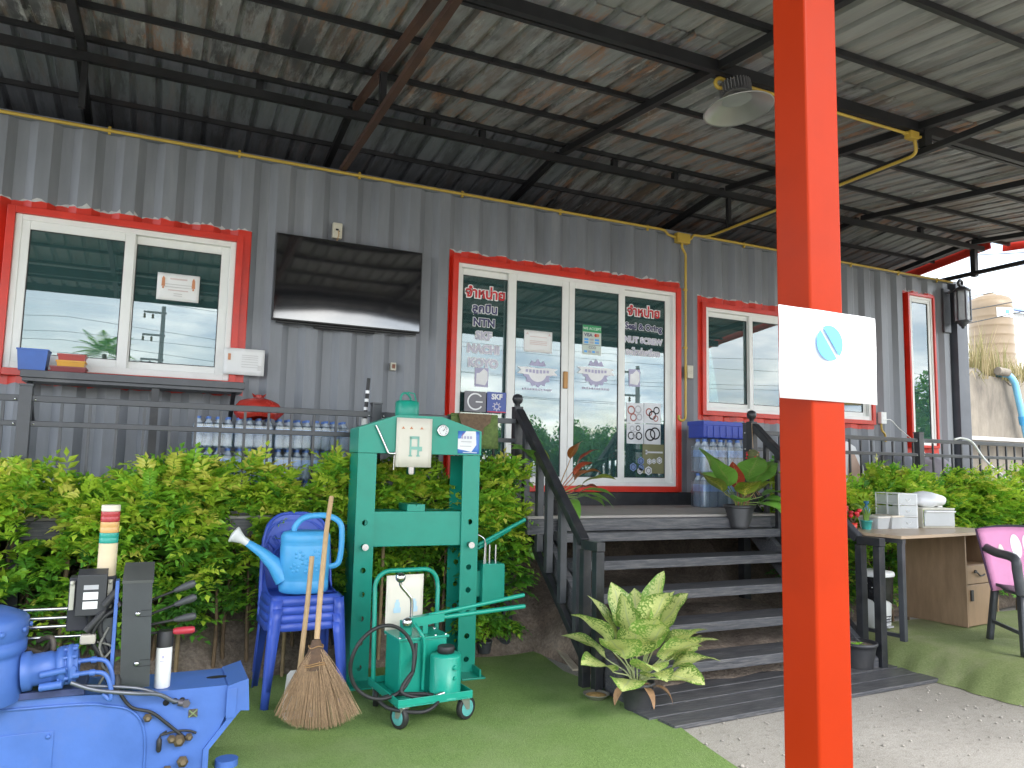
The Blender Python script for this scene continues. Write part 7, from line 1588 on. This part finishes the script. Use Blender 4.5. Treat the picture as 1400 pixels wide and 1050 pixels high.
t = thing('teal_pot', 'little teal pot of spiky grass at the left end of the desk', 'pot', (5.075, -1.93, ZT))
b_ = MB(); b_.lathe([(.032, 0), (.042, .062), (.045, .062), (.045, .070), (.038, .07), (1e-4, .06)], (5.075, -1.93, ZT), 18); obj('pot', b_, mat('teal_glaze', (0.05, 0.38, 0.34), .35), t)
b_ = MB(); rr = random.Random(2)
for k in range(26):
    a, l_ = rr.uniform(0, 6.28), rr.uniform(.08, .17); q = rr.uniform(.1, .5); p = Vector((5.075 + .015 * cos(a), -1.93 + .015 * sin(a), ZT + .06)); b_.tube(bez(p, p + Vector((0, 0, l_ * .6)), p + Vector((q * l_ * cos(a) * .6, q * l_ * sin(a) * .6, l_)), p + Vector((q * l_ * cos(a) * 1.4, q * l_ * sin(a) * 1.4, l_ * (.9 - q * .4))), 4), [.004, .0035, .003, .002, .0008], 4)
obj('blades', b_, M['greenleaf'] if False else mat('spiky_grass', (0.16, 0.28, 0.04), .5, 0, .3, 20), t)
t = thing('red_flowers', 'red artificial flowers in a small red pot at the desk corner behind the post', 'flowers', (4.96, -1.90, ZT))
b_ = MB(); b_.lathe([(.028, 0), (.036, .05), (.032, .05)], (4.96, -1.90, ZT), 14); obj('pot', b_, M['red'], t)
for k in range(7):
    a = k * .9; p = Vector((4.96 + .05 * cos(a), -1.90 + .05 * sin(a), ZT + .10 + .02 * (k % 4))); b_ = MB(); b_.tube([(4.96, -1.90, ZT + .04), p], .002, 4); o = obj('flower_stem', b_, M['stem'], t); b_ = MB(); b_.lathe([(.004, -.01), (.02, .005), (.016, .018), (1e-4, .022)], p, 8); obj('bloom', b_, M['red_ink'], o)
# pedal bin
t = thing('pedal_bin', 'white pedal bin lined with a black bag beside the desk leg', 'bin', (5.165, -1.92, PZ), rad(6))
def sq(r, z, k=.55, s=1.0, n=32): return [(r * math.copysign(abs(cos(a)) ** k, cos(a)), r * s * math.copysign(abs(sin(a)) ** k, sin(a)), z) for a in [2 * pi * i / n for i in range(n + 1)]]
b_ = MB(); b_.grid([sq(.001, 0), sq(.085, 0), sq(.090, .006), sq(.108, .385)]); obj('bucket', b_, M['wplastic'], t, local=True)
b_ = MB(); b_.grid([[(p[0] * (1 + .035 * sin(i * 2.1 + j * 1.7) + .02 * sin(i * 5.3 - j)), p[1] * (1 + .035 * sin(i * 2.7 - j * 1.3)), p[2] + (.022 * sin(i * .9) if j == 0 else 0)) for i, p in enumerate(sq(.104 + .009 * (j / 7), .20 + .19 * j / 7))] for j in range(8)]); o = obj('bin_liner', b_, mat('black_bin_liner', (0.015, 0.015, 0.017), .22, 0, .3, 10, .9, 40), t, local=True)
b_ = MB(); b_.grid([sq(.119, .388), sq(.122, .394), sq(.121, .414), sq(.112, .426), sq(.06, .432), sq(.001, .433)]); obj('lid', b_, M['wplastic'], t, local=True)
b_ = MB(); b_.box(-.035, .035, -.125, -.09, .010, .022); b_.box(-.04, .04, -.093, -.089, .03, .10); obj('pedal', b_, M['grey_ink'], t, local=True, bev=.003)
for z in (.045, .065, .085): b_ = MB(); b_.box(-.03, .045, -.096, -.092, z, z + .008); obj('slot', b_, M['fence'], t, local=True)
# plastic armchair with a pink printed cushion
gp_ = mat('grey_moulded_plastic', (0.060, 0.063, 0.070), .45, 0, .2, 6, .1, 40, dirt=(.16, .16, .16), dirt_amt=.35, dirt_scale=8)
ac = thing('armchair', 'dark grey plastic armchair with a pink printed cushion at the desk', 'chair', (5.63, -2.90, PZ), rad(-35), 'grey plastic armchairs on the platform')
A = lambda n, mb, m=gp_, **k: obj(n, mb, m, ac, local=True, **k)
b_ = MB(); b_.grid([[(x, y, .40 + .02 * (x / .24) ** 2 - .015 * (y < 0)) for x in np.linspace(-.24, .24, 9)] for y in np.linspace(-.23, .22, 7)]); o = A('seat', b_); sd = o.modifiers.new('s', 'SOLIDIFY'); sd.thickness = .02
b_ = MB(); b_.grid([[(.235 * u, .20 + .14 * v + .05 * (1 - u * u), .40 + .42 * v - .02 * u * u) for u in np.linspace(-1, 1, 11)] for v in np.linspace(0, 1, 7)]); o = A('backrest', b_); sd = o.modifiers.new('s', 'SOLIDIFY'); sd.thickness = .014
for sx in (-1, 1):
    for y0, y1, yb in ((-.19, -.25, .03), (.19, .27, .03)):
        b_ = MB(); b_.grid([[(sx * (.225 + .02 * k + q * .0), y0 + (y1 - y0) * k + w_, .40 * (1 - k) + .0) for w_ in (-.032 + .006 * k, -.02, .02, .032 - .006 * k)] for k in (0, .3, .6, .85, 1.0) for q in (0,)]); o = A('leg', b_); sd = o.modifiers.new('s', 'SOLIDIFY'); sd.thickness = .030; sd.offset = 0
    b_ = MB(); b_.tube(smooth_path([(sx * .245, -.24, .40), (sx * .265, -.25, .55), (sx * .270, -.22, .635), (sx * .270, .05, .645), (sx * .255, .25, .66)]), .02, 10, sq=1.6); A('armrest', b_)
    b_ = MB(); b_.box(sx * .245 - .010, sx * .245 + .010, -.20, .20, .13, .155); A('stretcher', b_, bev=.004)
place(ac, (6.35, -3.75, PZ), rad(-60), 'second dark grey plastic armchair farther right, mostly outside the picture')
cu = thing('printed_cushion', 'pink cushion with white petal print hung over the armchair back', 'cushion', (5.63, -2.90, PZ + .40), rad(-35))
pk = mat('pink_fabric', (0.66, 0.27, 0.46), .8, 0, .08, 8, .3, 80); mv = mat('mauve_binding', (0.10, 0.05, 0.10), .8)
def cpos(u, v, d=0.0): return (.285 * u * (1 - .10 * (1 - v)), .190 + .16 * v + .05 * (1 - u * u) - .05 - d, -.02 + .42 * v - .015 * u * u)
b_ = MB(); b_.grid([[cpos(u, v, .012 * (1 - u ** 4) * (1 - (2 * v - 1) ** 4)) for u in np.linspace(-1, 1, 15)] for v in np.linspace(0, 1, 11)]); o = obj('cushion', b_, pk, cu, local=True); sd = o.modifiers.new('s', 'SOLIDIFY'); sd.thickness = .035; sd.offset = 0
b_ = MB(); b_.tube([cpos(-1, v / 10, -.015) for v in range(10)] + [cpos(-1 + u / 10, 1, -.015) for u in range(21)] + [cpos(1, 1 - v / 10, -.015) for v in range(1, 11)], .012, 6); obj('binding', b_, mv, cu, local=True)
for (u0, v0, ru, rv, m) in ((-.15, .70, .13, .20, 'paper'), (.12, .72, .10, .18, 'paper'), (.5, .62, .06, .11, 'cream'), (-.55, .62, .07, .12, 'cream'), (.70, .80, .05, .10, 'paper')):
    b_ = MB(); b_.grid([[cpos(u0 + ru * s_ * cos(a), v0 + rv * s_ * sin(a), .0325) for a in [2 * pi * k / 20 for k in range(21)]] for s_ in (1, .02)]); obj('print', b_, M[m], cu, local=True)
    b_ = MB(); b_.grid([[cpos(u0 + ru * .6 * s_ * cos(a), v0 - rv * .12 + rv * .55 * s_ * sin(a), .0345) for a in [2 * pi * k / 20 for k in range(21)]] for s_ in (1, .02)]); obj('print', b_, M['cream'], cu, local=True)

# ------------------------------------------------------------------ beyond the right end of the container
M['oldconc'] = mat('stained_old_concrete', (0.225, 0.195, 0.155), .85, 0, .15, 2.0, .5, 30, dirt=(0.07, 0.06, 0.05), dirt_amt=.75, dirt_scale=1.6, stretch=(1.6, 1.6, .5))
b_ = MB(); n = 40
b_.grid([[(10.6 + 9.5 * i / n, 2.5 - .02 * sin(i * 2.2 + z * 3), z if z < 3 else 3.14 + .10 * sin(i * .7) + .05 * sin(i * 1.9)) for i in range(n + 1)] for z in (0, .8, 1.6, 2.4, 3.2)]); b_.grid([[(10.6 + 9.5 * i / n, y, 3.14 + .10 * sin(i * .7) + .05 * sin(i * 1.9) + dz) for i in range(n + 1)] for y, dz in ((2.5, 0), (3.2, .14), (5, .25), (8.5, .3))])
b_.add([(10.6, 2.5, 0), (10.6, 8.5, 0), (10.6, 8.5, 3.4), (10.6, 2.5, 3.1)], [(0, 1, 2, 3)])
tag(obj('retaining_wall', b_, M['oldconc'], local=True), 'stained old concrete retaining wall topped with dry grass beyond the container', 'wall')
b_ = MB(); b_.box(10.6, 20, 2.20, 2.47, 1.98, 2.04); tag(obj('wall_ledge', b_, mat('pale_ledge', (0.50, 0.49, 0.46), .8)), 'pale concrete ledge along the foot of the retaining wall', 'ledge')
tk = thing('water_tank', 'large beige ribbed plastic water tank behind the retaining wall', 'tank', (19.2, 6.0, 3.4))
TM = mat('beige_tank_plastic', (0.21, 0.150, 0.088), .5, 0, .08, 3, dirt=(.15, .11, .07), dirt_amt=.3)
pr_ = [(.80, 3.3), (.90, 3.36)]; TS = .53
z = 3.42
while z < 5.72:
    pr_ += [(.922, z), (.938, z + .03), (.938, z + .05), (.922, z + .08), (.922, z + .22)]; z += .24
pr_ += [(.91, 5.80), (.84, 5.87), (.55, 5.94), (.28, 5.97), (.28, 6.0), (1e-3, 6.01)]
b_ = MB(); b_.lathe([(r * TS * (1.06 - .03 * (z_ - 3.4)), z_) for r, z_ in pr_], (19.2, 6.0, 0), 44); obj('tank_body', b_, TM, tk)
b_ = MB(); b_.grid([[(19.2 + .945 * TS * sin(a), 6.0 - .945 * TS * cos(a), z) for a in [rad(-42 + 60 * i / 8) for i in range(9)]] for z in (5.32, 5.56)]); lb = obj('tank_label', b_, M['paper'], tk)
b_ = MB(); b_.grid([[(19.2 + .950 * TS * sin(a), 6.0 - .950 * TS * cos(a), z) for a in [rad(-18 + 14 * i / 8) for i in range(9)]] for z in (5.40, 5.50)]); obj('print', b_, M['blue_ink'], lb)
PM = mat('blue_pvc_pipe', (0.16, 0.42, 0.60), .4)
b_ = MB(); b_.tube(smooth_path([(13.9, 2.6, 3.22), (14.0, 2.42, 3.20), (14.08, 2.36, 3.05)], 5) + [(14.22, 2.36, 2.55), (14.35, 2.36, 2.08)], .055, 12); t = obj('blue_pipe', b_, PM); tag(t, 'pale blue plastic pipe running down the retaining wall', 'pipe')
b_ = MB(); b_.lathe([(.07, 0), (.07, .16)], (14.245, 2.36, 2.46), 12, axis=(.26, 0, -1)); obj('pipe_socket', b_, mat('blue_socket', (.05, .30, .55), .4), t)
b_ = MB(); b_.tube([(13.72, 2.44, 3.26), (13.98, 2.42, 3.24)], .075, 12); tag(obj('concrete_pipe_stub', b_, M['oldconc']), 'short pale pipe stub on the top edge of the retaining wall', 'pipe')
rng = np.random.default_rng(77); V, F, T = [], [], []
for k in range(3600):
    x = rng.uniform(10.8, 18.5); y = rng.uniform(2.45, 4.2); c_ = .5 + .5 * sin(x * 2.6) * sin(x * 1.1 + 2)
    h_ = rng.uniform(.25, .7) * (.5 + .9 * c_) * (1.5 if 11 < x < 13.6 else 1); z0 = 3.10 + .05 * (y - 2.5)
    a = rng.uniform(0, 6.28); l_ = rng.uniform(.1, .45) * h_; hang = rng.random() < .12 and y < 2.7
    tip = np.array([x + l_ * cos(a), y + l_ * sin(a) - (.15 if hang else 0), z0 + (h_ if not hang else -.25 * h_)]); mid = np.array([x + .4 * l_ * cos(a), y + .4 * l_ * sin(a) - (.12 if hang else 0), z0 + (.6 * h_ if not hang else .1)])
    w_ = np.array([sin(a), -cos(a), 0]) * .010; p = np.array([x, y, z0]); o = len(V)
    V += [p - w_, p + w_, mid - w_ * .8, mid + w_ * .8, tip]; F += [(o, o + 1, o + 3, o + 2), (o + 2, o + 3, o + 4)]; T += [rng.uniform(.1, 1)] * 2
tag(tri_obj('dry_grass', V, F, leaf_mat('dry_grass_blade', [(0, (.14, .15, .05)), (.5, (.27, .23, .10)), (1, (.40, .31, .17))], .3, .7), None, T), kind='stuff')
for i, (p, q, s_) in enumerate((((6.5, 3.5, 3.15), (24, 3.5, 7.25), .12), ((6.5, 3.5, 2.95), (24, 3.5, 6.9), .12), ((6.5, 3.5, 2.6), (24, 3.5, 6.78), .14), ((16, 12, 8.6), (45, 12, 14.2), .3), ((16, 12, 7.9), (45, 12, 13.0), .3))):
    p, q = Vector(p), Vector(q); b_ = MB(); b_.tube([p.lerp(q, k / 16) - Vector((0, 0, s_ * sin(pi * k / 16))) for k in range(17)], .011 if i < 3 else .02, 5)
    tag(obj('overhead_cable', b_, M['rubber']), ['upper thin black cable crossing the sky beside the tank', 'middle thin black cable crossing the tank top', 'lower thin black cable crossing the tank body', 'higher far cable under the roof corner', 'lower far cable under the roof corner'][i], 'cable', 'overhead cables at the right')
t = thing('far_roof', 'far blue roofed house glimpsed over the container end', 'house', (46, 28, 0))
b_ = MB(); b_.box(40, 56, 26, 34, 0, 12.6); obj('wall', b_, mat('pale_house_wall', (.55, .54, .50), .8), t)
b_ = MB(); b_.prism([(39.5, 25.5, 12.6), (56.5, 25.5, 12.6), (54, 30, 14.6), (43, 30, 14.6)], (0, .3, 0)); b_.prism([(39.5, 34.5, 12.6), (56.5, 34.5, 12.6), (54, 30.3, 14.6), (43, 30.3, 14.6)], (0, .05, 0)); obj('roof', b_, mat('blue_roof', (.10, .17, .40), .5), t)

# ------------------------------------------------------------------ what the glass reflects: the far side of the road
def palm(x, y, h, label, seed):
    t_ = thing('palm_tree', label, 'tree', (x, y, 0)); rr = random.Random(seed)
    b_ = MB(); b_.tube([(x + .15 * sin(k * .4), y, h * k / 10) for k in range(11)], [.20 - .008 * k for k in range(11)], 10); obj('trunk', b_, M['stem'], t_)
    V, F, T = [], [], []
    for k in range(24):
        a = 2 * pi * k / 24 + rr.uniform(-.1, .1); e_ = rr.uniform(-.1, 1.1); L_ = rr.uniform(1.9, 2.5); top = Vector((x + .15 * sin(4), y, h))
        d_ = Vector((cos(a) * cos(e_), sin(a) * cos(e_), sin(e_))); sd_ = Vector((-sin(a), cos(a), 0))
        for q in range(16):
            s_ = .15 + .85 * q / 15; p = top + d_ * L_ * s_ - Vector((0, 0, .9 * s_ * s_ * (1.1 - .3 * e_)))
            for sg in (-1, 1):
                l_ = .55 * sin(pi * min(1, .2 + .75 * s_)); tip = p + sd_ * sg * l_ + d_ * l_ * .6 - Vector((0, 0, l_ * .55)); o = len(V)
                V += [tuple(p - d_ * .03), tuple(p + d_ * .03), tuple(tip)]; F += [(o, o + 1, o + 2)]; T += [rr.uniform(.15, .5)]
    tag(tri_obj('fronds', V, F, M['hedge'], t_, T), kind='stuff')
palm(-2.9, -44, 7.3, 'coconut palm across the road mirrored in the left window', 1)
palm(16.5, -46, 6.4, 'shorter coconut palm across the road mirrored by the narrow window', 2)
conc = mat('concrete_pole', (.30, .30, .29), .8)
def pole(x, y, h, label):
    t_ = thing('utility_pole', label, 'utility pole', (x, y, 0))
    b_ = MB(); b_.tube([(x, y, 0), (x, y, h)], [.16, .10], 8); obj('pole', b_, conc, t_)
    for z in (h - .4, h - 1.6, h - 2.9):
        b_ = MB(); b_.box(x - .95, x + .15, y - .05, y + .05, z, z + .10); arm = obj('crossarm', b_, conc, t_)
        for dx_ in (-.9, -.5): b_ = MB(); b_.lathe([(.05, 0), (.07, .06), (.04, .1), (.07, .16), (.03, .25)], (x + dx_, y, z - .28), 8); obj('insulator', b_, M['stem'], arm)
pole(-0.02, -37.5, 9.3, 'concrete utility pole across the road mirrored in the left window')
pole(22.5, -26.5, 6.6, 'concrete utility pole across the road mirrored in the last door leaf')
for k in range(6):
    z = (4.5, 4.8, 5.6, 5.9, 7.0, 7.4)[k]; b_ = MB(); b_.tube([Vector((-40, -37.5, z + (2.2, 3.0, 1.6, 2.8, 3.2, 2.4)[k])).lerp(Vector((60, -22, z - (.2, .9, -.4, .7, 1.0, .1)[k])), i / 36) - Vector((0, 0, (.5, .8, .6, .9, .7, 1.0)[k] * abs(sin(pi * i * 2.5 / 36 + .3)))) for i in range(37)], .0105, 4); tag(obj('power_line', b_, M['rubber']), ['lowest', 'second lowest', 'third', 'fourth', 'fifth', 'topmost'][k] + ' power line strung across the road opposite the shop', 'cable', 'power lines across the road')
def tree(x, y, h, r, label, seed):
    rng = np.random.default_rng(seed); t_ = thing('broadleaf_tree', label, 'tree', (x, y, 0), 0, 'trees across the road')
    b_ = MB(); b_.tube([(x, y, 0), (x + .1, y, h * .5)], [.16, .09], 7); b_.tube([(x + .05, y, h * .35), (x + r * .4, y, h * .75)], [.07, .03], 5); b_.tube([(x + .05, y, h * .35), (x - r * .4, y + .2, h * .7)], [.07, .03], 5); obj('trunk', b_, M['stem'], t_)
    V, F, T = [], [], []; cs = [(rng.normal(0, r * .45), rng.normal(0, r * .45), h * rng.uniform(.45, .85), r * rng.uniform(.35, .6)) for _ in range(9)]
    for k in range(4500):
        c_ = cs[k % 9]; d = rng.normal(size=3); d /= np.linalg.norm(d); p = np.array([x + c_[0], y + c_[1], c_[2]]) + d * c_[3] * rng.uniform(.6, 1.05); e1 = rng.normal(size=3); e1 /= np.linalg.norm(e1); e2 = np.cross(e1, d); o = len(V); s_ = rng.uniform(.12, .26)
        V += [p, p + (e1 + e2) * s_ * .6, p + e1 * s_ * 1.5, p + (e1 - e2) * s_ * .6]; F += [(o, o + 1, o + 2, o + 3)]; T += [min(1, max(0, rng.normal(.22, .1)))]
    tag(tri_obj('crown', V, F, M['hedge'], t_, T), kind='stuff')
for i, (x, y, h, r) in enumerate(((13, -48, 4.0, 2.2), (17.5, -50, 4.6, 2.6), (22, -47, 4.2, 2.2), (26, -46, 5.8, 2.6), (31, -47, 5.4, 2.8), (36, -44, 5.6, 2.8), (42, -40, 5.0, 3.0), (7.5, -50, 3.4, 2.0), (30, -16, 5.4, 2.6), (35, -13.5, 5.2, 2.8))):
    tree(x, y, h * (.82 if y < -30 else 1), r, ['low round tree facing the door across the road', 'bushy tree third in the row across the road', 'small tree in the middle of the row across the road', 'tallest tree of the row across the road', 'wide tree right of the tallest across the road', 'full crowned tree near the digger across the road', 'last tree at the right end of the row across the road', 'lowest bush tree at the left end of the row across the road', 'dark tree mirrored low in the narrow window', 'dark tree farther right, mirrored behind the digger boom'][i], 100 + i)
ym = mat('digger_yellow', (.62, .34, .03), .4, 0, .1, 3)
ex = thing('excavator', 'yellow excavator parked beside the forecourt, mirrored in the right windows', 'excavator', (13.6, -8.6, 0), rad(12))
def E_(n, mb, m, **k): return obj(n, mb, m, ex, local=True, **k)
for y in (-.95, .95):
    b_ = MB(); o2 = [(-1.6, .35), (-1.45, .08), (-1.2, 0), (1.2, 0), (1.45, .08), (1.6, .35), (1.45, .65), (1.2, .75), (-1.2, .75), (-1.45, .65)]; b_.prism([(x, y - .25, z) for x, z in o2], (0, .5, 0)); E_('track', b_, M['rubber'], bev=.03)
b_ = MB(); b_.box(-.6, .6, -.7, .7, .4, .9); b_.box(-1.7, 1.3, -1.15, 1.15, .92, 1.25); E_('undercarriage', b_, M['fence'], bev=.03)
b_ = MB(); b_.prism([(-1.75, -1.15, 1.26), (.2, -1.15, 1.26), (.2, -1.15, 2.0), (-1.4, -1.15, 2.2), (-1.75, -1.15, 1.9)], (0, 2.3, 0)); E_('engine_housing', b_, ym, bev=.06)
b_ = MB(); b_.prism([(.22, .15, 1.26), (1.5, .15, 1.26), (1.55, .15, 1.9), (1.2, .15, 2.85), (.22, .15, 2.9)], (0, 1.0, 0)); cabx = E_('cab', b_, ym, bev=.05)
b_ = MB(); b_.prism([(.35, .138, 1.8), (1.38, .138, 1.8), (1.12, .138, 2.7), (.35, .138, 2.75)], (0, .008, 0)); obj('window', b_, M['pane'], cabx, local=True)
b_ = MB(); b_.prism([(.9, -.55, 1.3), (1.2, -.55, 1.9), (2.6, -.55, 3.6), (4.3, -.55, 3.5), (4.35, -.55, 3.2), (2.75, -.55, 3.15), (1.5, -.55, 1.4)], (0, .4, 0)); E_('boom', b_, ym, bev=.04)
b_ = MB(); b_.prism([(4.1, -.5, 3.65), (4.5, -.5, 3.6), (4.9, -.5, 1.4), (4.65, -.5, 1.35)], (0, .3, 0)); E_('dipper', b_, ym, bev=.03)
b_ = MB(); b_.prism([(4.5, -.85, 1.4), (5.0, -.85, 1.3), (5.2, -.85, .7), (4.7, -.85, .35), (4.2, -.85, .6), (4.5, -.85, .8)], (0, 1.0, 0)); E_('bucket', b_, M['fence'], bev=.03)
b_ = MB(); b_.tube([(1.7, -.35, 1.7), (2.7, -.35, 3.2)], .09, 10); E_('boom_cylinder', b_, M['chrome'])
